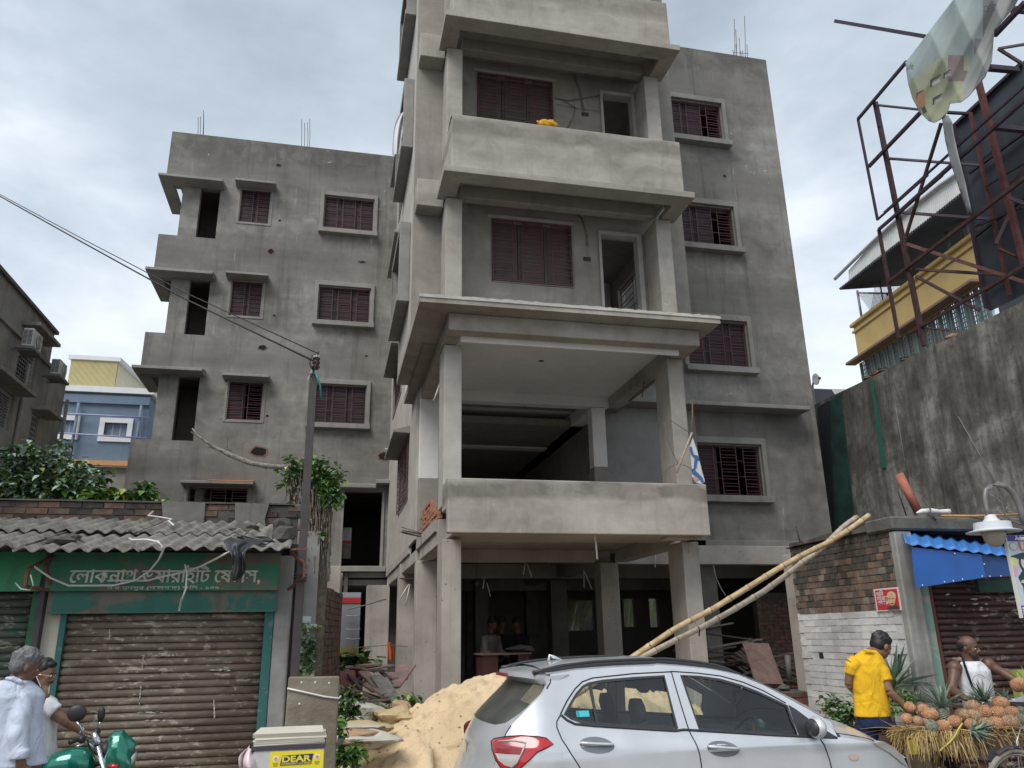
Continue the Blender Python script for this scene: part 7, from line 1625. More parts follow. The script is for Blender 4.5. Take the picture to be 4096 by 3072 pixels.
# ---- older man in the pale blue shirt, left edge
Y0 = 6.0
sk3 = skin_mat('tanned_brown_skin', (.155,.078,.05)); P3 = thing('person', (T_('O',120,1200,Y0).x, Y0, 0), 'grey haired man in a pale blue long sleeved shirt at the left edge', 'person')
hcn = T_('O',248,655,Y0); g = MB(); Pf, mf = head(g, hcn, V3((.80,.52,-.28)), V3((.24,.1,.97)), .88)
nk = T_('O',175,800,Y0); g.tube([hcn+V3((-.03,-.02,-.05)), nk+V3((.01,0,.03)), nk+V3((-.02,0,-.07))], [.058,.060,.075], 12)
wa = T_('O',150,1650,Y0); loft(g, [(V3((wa.x,Y0,.8)),.15,.12),(wa,.15,.12),(T_('O',90,1200,Y0),.17,.12),(T_('O',110,950,Y0),.17,.11)], V3((.9,.4,0)), V3((-.4,.9,0)))
shR = T_('O',215,1000,Y0-.06); elR = T_('O',170,1330,Y0-.12); wrR = T_('O',205,1600,Y0-.12); g.tube([shR,elR,wrR,wrR+V3((0,0,-.02))], [.045,.04,.028,.026], 10); hand(g, wrR, V3((.05,0,-1)), (0,1,0), .6)
for dx in (-.09,.09): h_ = V3((wa.x+dx,Y0,.85)); g.tube([h_,V3((h_.x,Y0,.45)),V3((h_.x,Y0,.07))], [.09,.06,.045], 10); g.tube([(h_.x-.05,Y0,.04),(h_.x+.15,Y0,.035)], [.04,.035], 8)
fuse(g, 'body', sk3, P3, .009, 3); face_bits(P3, Pf, mf, .88, hairm=M['greyhair']); hair(P3, Pf, mf, .88, M['greyhair'], 'full', 5)
pb = cloth_mat('pale_blue_cotton', (.50,.55,.66), .8); g = MB()
lv = [(1640,120,.20,.15),(1480,100,.195,.15),(1300,95,.185,.145),(1150,85,.19,.145),(1030,85,.20,.14),(950,95,.205,.13),(880,115,.165,.11),(820,135,.115,.09),(785,150,.078,.072)]
loft(g, [(T_('O',x,y,Y0),a_,b_) for y,x,a_,b_ in lv], V3((.92,.38,0)), V3((-.38,.92,0)), 24)
g.tube([shR+V3((-.02,.03,.02)), shR+V3((.0,0,-.05)), shR.lerp(elR,.5), elR, elR.lerp(wrR,.5), wrR+V3((-.005,0,.03))], [.075,.075,.066,.062,.056,.052], 14); g.tube([wrR+V3((-.01,0,.07)),wrR+V3((-.01,0,.02))], [.062,.060], 14)
shL = T_('O',-40,1010,Y0+.1); g.tube([shL, shL+V3((-.08,-.03,-.28)), shL+V3((-.02,-.12,-.5))], [.075,.062,.055], 12)
fuse(g, 'shirt', pb, P3, .010, 4)
g = MB(); g.tube([T_('O',60,775,Y0-.05),T_('O',130,775,Y0-.08),T_('O',200,810,Y0-.07),T_('O',262,880,Y0-.02),T_('O',275,925,Y0)], [.012,.016,.016,.014,.008], 8); fuse(g, 'collar', pb, P3, .006, 1)
g = MB(); loft(g, [(T_('O',120,1610,Y0),.16,.13),(V3((wa.x,Y0,.7)),.17,.13)], V3((.9,.4,0)), V3((-.4,.9,0)))
for dx in (-.09,.09): g.tube([(wa.x+dx,Y0,.8),(wa.x+dx,Y0,.45),(wa.x+dx,Y0,.10)], [.10,.085,.07], 12)
fuse(g, 'trousers', cloth_mat('black_trousers',(.02,.02,.024)), P3, .012, 3)

# ---- man on the phone in the white T-shirt
Y0 = 7.35
P4 = thing('person', (T_('O',330,1200,Y0).x, Y0, 0), 'man with glasses and white T-shirt on the phone, one hand on a handlebar', 'person')
hcn = T_('O',425,735,Y0); g = MB(); Pf, mf = head(g, hcn, V3((.93,-.22,-.12)), V3((.12,0,.99)), .94)
nk = T_('O',345,890,Y0); g.tube([hcn+V3((-.03,.0,-.05)), nk, nk+V3((-.02,0,-.08))], [.060,.062,.08], 12)
shR = T_('O',450,1050,Y0-.05); elR = T_('O',640,1190,Y0-.05); wrR = T_('O',820,1300,Y0+.02)
shB = T_('O',300,1060,Y0-.10); elB = T_('O',300,1230,Y0-.30); wrB = T_('O',410,985,Y0-.28)
g.tube([shR,shR.lerp(elR,.5),elR], [.052,.048,.042], 12); g.tube([elR,elR.lerp(wrR,.35),wrR], [.042,.040,.028], 12)
g.tube([shB,elB], [.05,.042], 12); g.tube([elB,elB.lerp(wrB,.35),wrB], [.042,.040,.028], 12)
hand(g, wrR, T_('O',960,1330,Y0+.03)-wrR, (0,0,-1), .9, 1.0, .1)
hand(g, wrB, T_('O',415,840,Y0-.20)-wrB, (-.5,.9,0), .35, 1.02, .25, -1)
wa = T_('O',350,1500,Y0); loft(g, [(V3((wa.x,Y0,.85)),.15,.12),(wa,.16,.12),(T_('O',340,1150,Y0),.17,.12),(T_('O',350,1000,Y0),.16,.10)], V3((.6,.8,0)), V3((-.8,.6,0)))
for dy in (-.10,.10): g.tube([(wa.x,Y0+dy,.85),(wa.x+.04,Y0+dy,.45),(wa.x,Y0+dy,.07)], [.085,.06,.045], 10); g.tube([(wa.x-.05,Y0+dy,.04),(wa.x+.16,Y0+dy,.035)], [.04,.035], 8)
fuse(g, 'body', sk, P4, .009, 3); face_bits(P4, Pf, mf, .94, tache=True); hair(P4, Pf, mf, .94, M['hair'], 'full', 8)
wt = cloth_mat('white_cotton_tshirt', (.72,.73,.76), .6); g = MB()
lv = [(1560,345,.17,.14),(1400,340,.165,.135),(1200,340,.17,.14),(1060,345,.18,.145),(990,355,.165,.13),(950,350,.12,.10),(925,345,.085,.08)]
loft(g, [(T_('O',x,y,Y0),a_,b_) for y,x,a_,b_ in lv], V3((.6,.8,0)), V3((-.8,.6,0)), 22)
g.tube([shR+V3((-.03,0,0)), shR.lerp(elR,.25), shR.lerp(elR,.48)], [.080,.076,.072], 14); g.tube([shB+V3((.0,.03,0)), shB.lerp(elB,.5)], [.078,.070], 14); fuse(g, 'tshirt', wt, P4, .010, 4)
g = MB(); loft(g, [(T_('O',345,1540,Y0),.155,.13),(V3((wa.x,Y0,.75)),.16,.13)], V3((.6,.8,0)), V3((-.8,.6,0)))
for dy in (-.10,.10): g.tube([(wa.x,Y0+dy,.82),(wa.x+.04,Y0+dy,.45),(wa.x,Y0+dy,.10)], [.105,.08,.06], 12)
fuse(g, 'trousers', cloth_mat('dark_trousers',(.015,.016,.022)), P4, .012, 3)
gm_ = plain('steel_spectacles',(.30,.29,.28),.3,.7,.05); g = MB(); sc_ = 1.02
for s_ in (-1,1): g.tube([Pf(.032*s_+.021*math.cos(t*.6283),.100,-.004+.015*math.sin(t*.6283)) for t in range(11)], .0026, 5); g.tube([Pf(.054*s_,.098,.0),Pf(.080*s_,.03,.002),Pf(.080*s_,-.01,.0)], .0028, 5)
g.build('spectacles', gm_, P4)
g = MB(); dd_ = (elB-wrB).normalized(); g.tube([wrB+dd_*.015, wrB+dd_*.03], .031, 12); g.build('bracelet', plain('beige_cord',(.45,.35,.25),.7), P4, smooth=True)
g = MB(); dd_ = (elR-wrR).normalized(); g.tube([wrR+dd_*.0, wrR+dd_*.028], .033, 12); g.build('wristwatch', plain('steel_watch',(.45,.45,.46),.25,.8,.1), P4, smooth=True)
pc = T_('O',352,815,Y0-.24); g = MB(); dvec = (T_('O',390,880,Y0-.16)-T_('O',330,740,Y0-.10)).normalized(); rr_ = V3((-.35,.3,.15)).normalized(); rr_ = (rr_-dvec*rr_.dot(dvec)).normalized(); mm_ = Matrix((rr_, dvec.cross(rr_), dvec)).transposed(); g.obox(pc, .075, .010, .155, mm_)
ph = g.build('mobile_phone', plain('black_phone',(.012,.013,.018),.2,0,.1), None, bevel=.004); top(ph, 'black mobile phone held to the ear of the man in the white T-shirt', 'phone')

# ---- workers in the dark ground floor
def worker(x, y, lab, top_, f, bend=.15, arms=None):
    p = thing('person', (x,y,.42), lab, 'person'); g = MB(); zb = .42
    hc_ = V3((x+f.x*bend, y+f.y*bend, zb+1.56)); Pf, mf = head(g, hc_, V3((f.x,f.y,-.5)), V3((f.x*.4,f.y*.4,.9))); nk = V3((x+f.x*bend*.7,y+f.y*bend*.7,zb+1.38)); g.tube([hc_,nk],[.055,.06],10)
    s = V3((-f.y,f.x,0)); 
    for k in (-1,1):
        sh = nk+s*.17*k+V3((0,0,-.05)); el = sh+V3((f.x*.06,f.y*.06,-.28))+s*.04*k; wr = el+V3((f.x*.22,f.y*.22,-.10)); g.tube([sh,el,wr],[.048,.040,.028],10); hand(g, wr, f+V3((0,0,-.4)), (0,0,-1), .5)
    loft(g, [(V3((x,y,zb+.85)),.15,.11),(V3((x+f.x*bend*.3,y+f.y*bend*.3,zb+1.1)),.15,.11),(nk+V3((0,0,-.12)),.19,.11)], s, f)
    for k in (-1,1): h_ = V3((x,y,zb+.88))+s*.09*k; g.tube([h_,h_+V3((0,0,-.43)),h_+V3((0,0,-.84))],[.085,.06,.045],10)
    fuse(g, 'body', sk2, p, .014, 2)
    g = MB(); loft(g, [(V3((x,y,zb+.80)),.18,.14),(V3((x+f.x*bend*.3,y+f.y*bend*.3,zb+1.1)),.18,.14),(nk+V3((0,0,-.12)),.21,.13),(nk+V3((0,0,-.02)),.12,.09)], s, f)
    for k in (-1,1): sh = nk+s*.17*k+V3((0,0,-.05)); g.tube([sh, sh+V3((f.x*.06,f.y*.06,-.28))+s*.04*k, sh+V3((f.x*.22,f.y*.22,-.35))+s*.04*k],[.072,.06,.05],10)
    fuse(g, 'shirt', top_, p, .014, 3); hair(p, Pf, mf, 1.04, M['hair'])
    g = MB()
    for k in (-1,1): h_ = V3((x,y,zb+.85))+s*.09*k; g.tube([h_,h_+V3((0,0,-.4)),h_+V3((0,0,-.78))],[.10,.08,.06],10)
    fuse(g, 'trousers', M['dark_leaf'], p, .016, 2)
wp = [at('E',690,1100,Y=15.6), at('E',770,1100,Y=15.9), at('E',910,1090,Y=16.0)]
worker(wp[0].x+.05, 15.6, 'worker in a pale shirt standing behind the table in the dark ground floor', cloth_mat('dull_pale_shirt',(.17,.15,.14)), V3((.6,-.8,0)))
worker(wp[1].x+.05, 15.95, 'worker in a black shirt beside the pale shirted worker in the dark ground floor', cloth_mat('black_shirt',(.012,.013,.02)), V3((.2,-1,0)).normalized())
worker(wp[2].x, 16.0, 'worker in dark clothes at the right end of the table in the dark ground floor', bpy.data.materials['black_shirt'], V3((-.5,-.85,0)).normalized())

# ================================================================== green motorcycle
MC = thing('motorcycle', (T_('O',700,1500,7.3).x, 7.3, 0), 'green motorcycle with round mirrors parked in front of the brown shutter', 'motorcycle')
gp = NT('metallic_green_paint'); gp.fin((.008,.17,.115), .22, metal=.35, coat=.8); gp = gp.mat; chm = plain('chrome', (.55,.56,.58), .12, .95, .05); bkp = plain('black_rubber_parts', (.015,.015,.017), .5, 0, .15, 20)
Yb = 7.2
tk = [T_('O',x,y,Yb) for x,y in ((400,1690),(470,1610),(580,1570),(720,1560),(840,1560),(910,1600),(940,1680))]
g = MB(); loft(g, [(T_('O',430,1680,Yb),.05,.05),(T_('O',500,1640,Yb),.10,.09),(T_('O',600,1615,Yb),.12,.10),(T_('O',720,1600,Yb),.13,.11),(T_('O',830,1600,Yb),.12,.105),(T_('O',900,1625,Yb),.10,.09),(T_('O',945,1660,Yb),.04,.04)], V3((0,1,0)), V3((0,0,1)), 18)
o = fuse(g, 'fuel_tank', gp, MC, .010, 5)
g = MB(); g.tube([T_('O',640,1525,Yb),T_('O',720,1512,Yb),T_('O',840,1515,Yb),T_('O',885,1545,Yb)], [(.05,.006),(.07,.008),(.07,.008),(.05,.006)], 10); g.build('tank_cap_panel', plain('silver_tank_strip',(.40,.50,.48),.3,.5), MC, smooth=True)
# front fairing with head lamp
g = MB()
fr = [(T_('O',1050,1560,Yb),.09,.10),(T_('O',1110,1530,Yb),.12,.17),(T_('O',1190,1540,Yb),.13,.19),(T_('O',1270,1590,Yb),.12,.15),(T_('O',1315,1620,Yb),.09,.10)]
loft(g, fr, V3((0,1,0)), V3((0,0,1)), 18); g.ball(T_('O',1130,1390,Yb), (.05,.08,.075), 12, 8); g.tube([T_('O',1125,1350,Yb),T_('O',1190,1400,Yb),T_('O',1280,1500,Yb)], [.03,.07,.08], 12)
fuse(g, 'front_fairing', gp, MC, .009, 4)
g = MB(); g.tube([T_('O',1295,1590,Yb),T_('O',1320,1600,Yb)], [(.09,.075),(.07,.06)], 16); g.build('head_lamp', clr.mat, MC, smooth=True)
g = MB(); g.ball(T_('O',1060,1490,Yb), (.06,.10,.08), 12, 8); g.tube([T_('O',1010,1440,Yb),T_('O',1100,1550,Yb)], .05, 10); g.build('instrument_cluster', bkp, MC, smooth=True)
hbN = [T_('O',690,1405,Yb-.36), T_('O',780,1375,Yb-.30), T_('O',850,1365,Yb-.22), T_('O',930,1420,Yb-.10), T_('O',985,1460,Yb)]
hbF = [T_('O',870,1300,Yb+.40), T_('O',930,1300,Yb+.32), T_('O',955,1330,Yb+.22), T_('O',990,1400,Yb+.10), T_('O',1000,1460,Yb)]
for nm, hb_ in (('n',hbN),('f',hbF)):
    g = MB(); g.tube(hb_[1:], .012, 8); g.build('handlebar', chm, MC, smooth=True); g = MB(); g.tube([hb_[0],hb_[0].lerp(hb_[1],.25),hb_[0].lerp(hb_[1],.5),hb_[0].lerp(hb_[1],.75),hb_[1]], [.019,.016,.019,.016,.018], 10); g.build('grip', bkp, MC, smooth=True)
    g = MB(); g.tube([hb_[1]+V3((.03,0,-.01)), hb_[1]+V3((.05,-.02,-.03)), hb_[0]+V3((.05,0,-.03))], .006, 6); g.build('brake_lever', chm, MC, smooth=True)
    g = MB(); g.ball(hb_[1]+V3((.02,0,0)), (.03,.035,.03), 10, 7); g.build('switch_block', bkp, MC, smooth=True)
for (mx_, my_, rx_, rz_, sx_, sy_, yy) in ((758,1118,.068,.060,825,1330,Yb-.30),(1000,1130,.030,.060,968,1290,Yb+.32)):
    c_ = T_('O',mx_,my_,yy); mo = MB(); mo.ball(c_, (rx_,.022,rz_), 18, 10); mo = mo.build('mirror', bkp, MC, smooth=True)
    g = MB(); g.ball(c_+V3((-.006,.012,0)), (rx_*.86,.018,rz_*.86), 16, 8); g.build('mirror_glass', chm, mo, smooth=True)
    g = MB(); g.tube([c_+V3((0,0,-rz_*.8)), T_('O',(mx_*.4+sx_*.6),(my_*.35+sy_*.65),yy), T_('O',sx_,sy_,yy)], .007, 6); g.build('mirror_stem', chm, MC, smooth=True)
g = MB(); g.tube([T_('O',920,1310,Yb),T_('O',960,1380,Yb),T_('O',1010,1470,Yb)], [.022,.026,.022], 10); g.tube([T_('O',890,1400,Yb-.05),T_('O',950,1500,Yb-.03)], .014, 8); g.build('fork_top', chm, MC, smooth=True)
for dx in (0,1): wire('cable', [hbN[2]+V3((0,0,.02)), T_('O',880,1440+20*dx,Yb-.2), T_('O',930,1510,Yb-.1), T_('O',1000,1570,Yb)], .005, bkp, MC)
g = MB(); g.tube([T_('O',1080,1640,Yb-.16),T_('O',1160,1650,Yb-.18)], .02, 8); g.build('indicator', red.mat, MC, smooth=True)
fx = T_('O',1180,1700,Yb).x; g = MB()
for dy in (-.09,.09): g.tube([(fx-.16,Yb+dy,1.0),(fx+.12,Yb+dy,.32)], .022, 8)
g.build('front_fork', chm, MC, smooth=True)
rx0 = T_('O',430,1700,Yb).x; g = MB(); g.tube([(rx0-.75,Yb,.80),(rx0-.4,Yb,.80),(rx0,Yb,.84)], [(.10,.05),(.12,.05),(.10,.04)], 12); g.build('seat', bkp, MC, smooth=True)
g = MB(); g.box(rx0-.1,rx0+.35,Yb-.14,Yb+.14,.32,.66); g.tube([(rx0-.7,Yb,.7),(rx0+.3,Yb,.85),(rx0+.6,Yb,.95)], .03, 8); g.tube([(rx0-.5,Yb-.16,.33),(rx0+.3,Yb-.16,.30)], .035, 8); g.build('engine', bkp, MC, bevel=.02)
for cx_ in (fx+.14, rx0-.55):
    mm = Matrix.Rotation(R(90),3,'X'); g = MB(); g.lathe([(.245,-.035),(.29,-.04),(.305,0),(.29,.04),(.245,.035)], (cx_,Yb,.305), 28, mm); wo = g.build('wheel', tyre, MC, smooth=True); g = MB()
    for k in range(6): a_ = k*math.pi/3; g.beam((cx_,Yb,.305),(cx_+.245*math.cos(a_),Yb,.305+.245*math.sin(a_)),.025)
    g.build('rim', chm, wo)
# ================================================================== SAND HEAP
def sand_mat():
    t = NT('yellow_river_sand'); p = t.P(); a_ = t.noise(1.4, 6, .6, p); b_ = t.noise(5, 7, .65, p, .6); f_ = t.noise(70, 3, .7, p)
    c = t.mix(t.step(a_, .3, .7), (.55,.41,.245), (.64,.50,.32)); c = t.mix(t.step(b_, .54, .64, 0, .6), c, (.33,.235,.14)); c = t.mix(t.step(f_, .3, .7, 0, .2), c, (.62,.50,.33))
    return t.fin(c, .95, t.math('ADD', t.math('MULTIPLY', b_, 1.), t.math('MULTIPLY', f_, .12)), .7, .05)
from mathutils import noise as mno
def sand_h(x, y):
    a_ = Vector((1.66,8.8)); b_ = Vector((3.9,9.3)); p = Vector((x,y)); d = b_-a_; t = max(0, min(1, (p-a_).dot(d)/d.length_squared)); q_ = a_+d*t; v = p-q_
    sy_ = 1.25 if v.y < 0 else 1.0; dd = math.sqrt((v.x)**2+(v.y*sy_)**2); pk = 1.37-.26*t
    h = pk - .53*(math.sqrt(dd*dd+.03)-.17)
    n_ = mno.fractal(Vector((x*1.3,y*1.3,0)), .9, 2.1, 4)*.075 + mno.fractal(Vector((x*5,y*5,3)), .7, 2.1, 4)*.045
    r_ = abs(mno.noise(Vector((x*2.6+y*1.2, y*1.1-x*.8, 7))))*.10
    h += n_ - r_ - .045*max(0, 1-abs(mno.noise(Vector((x*3.1,y*2.2,11))))*7) - .035*(mno.noise(Vector((x*7,y*5,2))) > .28)
    if h < .12: h = h*.6
    if x > 1.0: h = min(h, .16 + max(0, (y-7.55))*1.1)
    return h
g = MB(); nx, ny = 200, 150; X0, X1_, Ya, Yb_ = -.9, 6.0, 6.5, 11.5
vs_ = [(X0+(X1_-X0)*i/nx, Ya+(Yb_-Ya)*j/ny, max(sand_h(X0+(X1_-X0)*i/nx, Ya+(Yb_-Ya)*j/ny), -.05)) for j in range(ny+1) for i in range(nx+1)]
g.add(vs_, [(j*(nx+1)+i, j*(nx+1)+i+1, (j+1)*(nx+1)+i+1, (j+1)*(nx+1)+i) for j in range(ny) for i in range(nx)])
o = g.build('sand_heap', sand_mat(), smooth=True); top(o, 'large heap of pale yellow building sand behind the silver car', 'sand heap')
rnd = random.Random(9); g = MB()
for i in range(170):
    x = rnd.uniform(.3,3.2); y = rnd.uniform(7.2,9.2); h_ = sand_h(x,y)
    if h_ < .1: continue
    s_ = rnd.uniform(.006,.016); g.ball((x,y,h_+s_*.2), (s_,s_*.9,s_*.7), 6, 4)
o = g.build('sand_clods', plain('damp_sand_clods',(.38,.27,.155),.95,0,.3,20), o, kind='stuff')

# ================================================================== BAMBOO POLES
def bamboo_mat(name, c1, c2):
    t = NT(name); a_ = t.noise(3, 6, .65, t.P((3,3,3))); c = t.mix(t.step(a_, .35, .62), c1, c2); b_ = t.noise(30, 4, .7, t.P((1,1,1))); c = t.mix(t.step(b_, .6, .7, 0, .4), c, [x*.5 for x in c1]); return t.fin(c, .6, b_, .15, .003)
bmA = bamboo_mat('golden_bamboo', (.33,.22,.11), (.50,.39,.23)); bmB = bamboo_mat('greyed_bamboo', (.30,.24,.18), (.44,.385,.31))
nodem = plain('bamboo_node_scar', (.17,.12,.075), .8, 0, .3, 30)
def bamboo(pts, lab, mat):
    P_ = [at('V',x,y,Y=Yp) for x,y,Yp in pts]; d0 = (P_[0]-P_[1]).normalized(); k = 0
    while P_[0].z > .05 and k < 60: P_.insert(0, P_[0]+d0*.2); k += 1
    t = thing('bamboo_pole', P_[0], lab, 'bamboo pole'); L_ = 0; out_ = []; rr_ = []
    # resample, with a swelling at each node
    seg = [0]
    for a_, b_ in zip(P_[:-1],P_[1:]): seg.append(seg[-1]+(b_-a_).length)
    def pos(s):
        for i in range(len(seg)-1):
            if s <= seg[i+1]: return P_[i].lerp(P_[i+1], (s-seg[i])/max(1e-6,seg[i+1]-seg[i]))
        return P_[-1]
    s = 0; step = .30; tot = seg[-1]; nodes = []
    while s < tot:
        for ds, f_ in ((0,1.0),(.02,.99),(.14,.97),(.26,.99),(.288,1.14),(.296,1.10)):
            if s+ds < tot: out_.append(pos(s+ds)); rr_.append((.027+.009*min(1,(s+ds)/tot*1.0))*f_)
        nodes.append(s+.29); s += step
    out_.append(P_[-1]); rr_.append(.036)
    g = MB(); g.tube(out_, rr_, 12); g.build('culm', mat, t, smooth=True)
    rnd = random.Random(int(P_[-1].x*100)); 
    for ns in nodes:
        if ns > tot or pos(ns).z < 1.2: continue
        g = MB(); q_ = pos(ns); d_ = (pos(min(ns+.01,tot))-pos(ns-.01)).normalized(); g.tube([q_-d_*.004, q_+d_*.004], .0325+.009*ns/tot, 12); 
        if rnd.random() < .6: g.ball(q_+Vector((rnd.uniform(-.01,.01),-.034,rnd.uniform(-.01,.01))), (.010,.008,.010), 7, 5)
        g.build('node', nodem, t, smooth=True)
    return t
bamboo(((0,1170,8.35),(210,1030,8.4),(500,880,8.48),(770,715,8.55),(1010,565,8.63),(1230,440,8.72),(1440,340,8.8),(1600,240,8.86),(1760,125,8.92)), 'front golden bamboo pole leaning from behind the car to the top of the brick wall', bmA)
bamboo(((50,1207,8.5),(210,1125,8.53),(400,1035,8.58),(675,880,8.66),(915,735,8.74),(1135,575,8.82),(1240,490,8.88),(1380,395,8.95),(1500,270,9.02),(1580,195,9.05),(1665,140,9.1)), 'rear greyish bamboo pole crossing behind the golden one against the brick wall', bmB)
top(wire('tie_wire', [at('V',390,1020,Y=8.5),at('V',400,1050,Y=8.5),at('V',395,1095,Y=8.5)], .008, M['blackwire'], None), 'scrap of dark tie wire knotted round the rear bamboo pole', 'wire')

# ================================================================== CONCRETE SLAB, LOTTERY BOX
SBk = thing('concrete_slab', (-.12,7.0,0), 'upright stained concrete slab with a white cord tied across it beside the steel pole', 'slab')
sy2 = 7.0; a_ = at('P',975,880,Y=sy2); b_ = at('P',1415,885,Y=sy2); bb_ = at('P',1385,1640,Y=sy2)
g = MB(); rnd = random.Random(3); g.hexa([(a_.x-.02,sy2,0),(b_.x-.0,sy2,0),(b_.x,sy2+.14,0),(a_.x-.02,sy2+.14,0),(a_.x,sy2,a_.z),(b_.x,sy2,a_.z-.005),(b_.x,sy2+.14,a_.z-.005),(a_.x,sy2+.14,a_.z)])
slabm = plaster('brown_stained_concrete', (.10,.085,.06), (.19,.165,.125), (.32,.29,.235), .3, 1., 3); g.build('slab', slabm, SBk, bevel=.012, seg=2)
for x,y in ((1088,924),(1205,924),(1325,930),(1070,1108),(1048,1330),(1175,1328),(1290,1335)): g = MB(); c_ = at('P',x,y,Y=sy2); g.ball(c_, (.009,.008,.010), 6, 4); g.build('nail_fleck', M['pvc'], SBk)
wire('cord', [at('P',965,975,Y=sy2-.01),at('P',1100,1005,Y=sy2-.01),at('P',1280,1045,Y=sy2-.01),at('P',1408,1062,Y=sy2-.01),at('P',1425,1040,Y=sy2+.02)], .008, M['pvc'], SBk)
LBx = thing('lottery_box', (at('P',1000,1659,Y=5.2).x,5.3,0), 'white tin box with a yellow lottery sticker and a stack of papers on its lid', 'box')
yb2 = 5.2; l0 = at('P',672,1510,Y=yb2); r0 = at('P',1285,1500,Y=yb2)
g = MB(); g.box(l0.x,r0.x,yb2,yb2+.36,.55,l0.z); g.build('box', plain('white_painted_tin',(.46,.46,.45),.5,0,.15,6), LBx, bevel=.008)
g = MB(); g.box(l0.x-.01,r0.x+.005,yb2-.008,yb2+.37,l0.z,l0.z+.022); g.build('lid', M['dark_leaf'], LBx)
pm = [plain('aged_paper_%d'%i, c, .85, 0, .08, 5) for i,c in enumerate(((.50,.46,.38),(.42,.39,.32),(.55,.52,.44)))]
rnd = random.Random(11); zt3 = l0.z+.022
for i in range(6):
    dx = rnd.uniform(-.01,.012); th_ = .011; z0_ = zt3+i*th_*1.0; sh = .012*i
    g = MB(); g.hexa([(l0.x+dx,yb2-.002+rnd.uniform(-.006,.006),z0_),(r0.x+dx,yb2+rnd.uniform(-.006,.006),z0_),(r0.x+dx-.01,yb2+.34,z0_+.004),(l0.x+dx+.02+sh*.2,yb2+.34,z0_+.004),(l0.x+dx,yb2,z0_+th_*.9),(r0.x+dx,yb2,z0_+th_*.9),(r0.x+dx-.01,yb2+.34,z0_+th_*.9+.004),(l0.x+dx+.02,yb2+.34,z0_+th_*.9+.004)]); g.build('paper_sheaf', pm[i%3], LBx)
sx0 = at('P',820,1520,Y=yb2).x; sx1 = at('P',1278,1510,Y=yb2).x; sz1 = at('P',1000,1512,Y=yb2).z; sz0 = sz1-.26; W_ = sx1-sx0
g = MB(); g.box(sx0,sx1,yb2-.003,yb2-.0005,sz0,sz1); g.build('sticker', plain('yellow_sticker',(.72,.60,.02),.45,0,.04), LBx)
nav = plain('navy_print',(.02,.02,.12),.5,0,.05); ylw = bpy.data.materials['yellow_sticker']
zz = lambda y: at('P',1050,y,Y=yb2).z
xx = lambda x: at('P',x,1570,Y=yb2).x
g = MB(); g.prism([(xx(905),zz(1632)),(xx(1172),zz(1628)),(xx(1188),zz(1540)),(xx(920),zz(1546))], 'y', yb2-.005, yb2-.003); g.build('print_panel', nav, LBx)
me = text_mesh('DEAR', 1.0, ylw, extrude=0, bold=.035, align='LEFT'); xs_ = [v.co.x for v in me.vertices]; ys_ = [v.co.y for v in me.vertices]
for v in me.vertices: v.co = Vector(((v.co.x-min(xs_))/(max(xs_)-min(xs_))*(xx(1170)-xx(922)), (v.co.y-min(ys_))/(max(ys_)-min(ys_))*(zz(1550)-zz(1603)), 0))
link('lettering', me, LBx, loc=(xx(922),yb2-.0065,zz(1603)), rot=(math.pi/2,0,0))
me = text_mesh('GOVERNMENT LOTTERIES', 1.0, ylw, extrude=0, bold=.01, align='LEFT'); xs_ = [v.co.x for v in me.vertices]; ys_ = [v.co.y for v in me.vertices]
for v in me.vertices: v.co = Vector(((v.co.x-min(xs_))/(max(xs_)-min(xs_))*(xx(1168)-xx(915)), (v.co.y-min(ys_))/(max(ys_)-min(ys_))*(zz(1607)-zz(1626)), 0))
link('lettering', me, LBx, loc=(xx(915),yb2-.0065,zz(1626)), rot=(math.pi/2,0,0))
for cx, cm in ((867,(.55,.28,.22)),(1222,(.65,.20,.22))):
    g = MB(); g.prism(ell(xx(cx),zz(1570),xx(cx+25)-xx(cx),zz(1545)-zz(1570),18), 'y', yb2-.005, yb2-.003); g.build('emblem', plain('emblem_white_%d'%cx,(.7,.68,.62),.5,0,.03), LBx)
    g = MB(); g.prism(ell(xx(cx),zz(1570),(xx(cx+25)-xx(cx))*.6,(zz(1545)-zz(1570))*.6,14), 'y', yb2-.0065, yb2-.005); g.build('emblem', plain('emblem_core_%d'%cx,cm,.5), LBx)
    for j in range(3): g = MB(); g.box(xx(cx-24+3*j),xx(cx+24-3*j),yb2-.0045,yb2-.003,zz(1612+11*j),zz(1607+11*j)); g.build('small_print', plain('small_print_brown',(.30,.22,.03),.5) if 'small_print_brown' not in bpy.data.materials else bpy.data.materials['small_print_brown'], LBx)
crumple('polythene_bag', [at('P',655,1490,Y=5.25),at('P',630,1550,Y=5.22),at('P',635,1600,Y=5.2),at('P',640,1670,Y=5.2)], [.03,.10,.13,.12], plain('white_pink_polythene',(.62,.52,.54),.35,0,.2,14), 5, 'white and pink polythene bag hanging at the left side of the lottery box', 'bag', amp=.025)

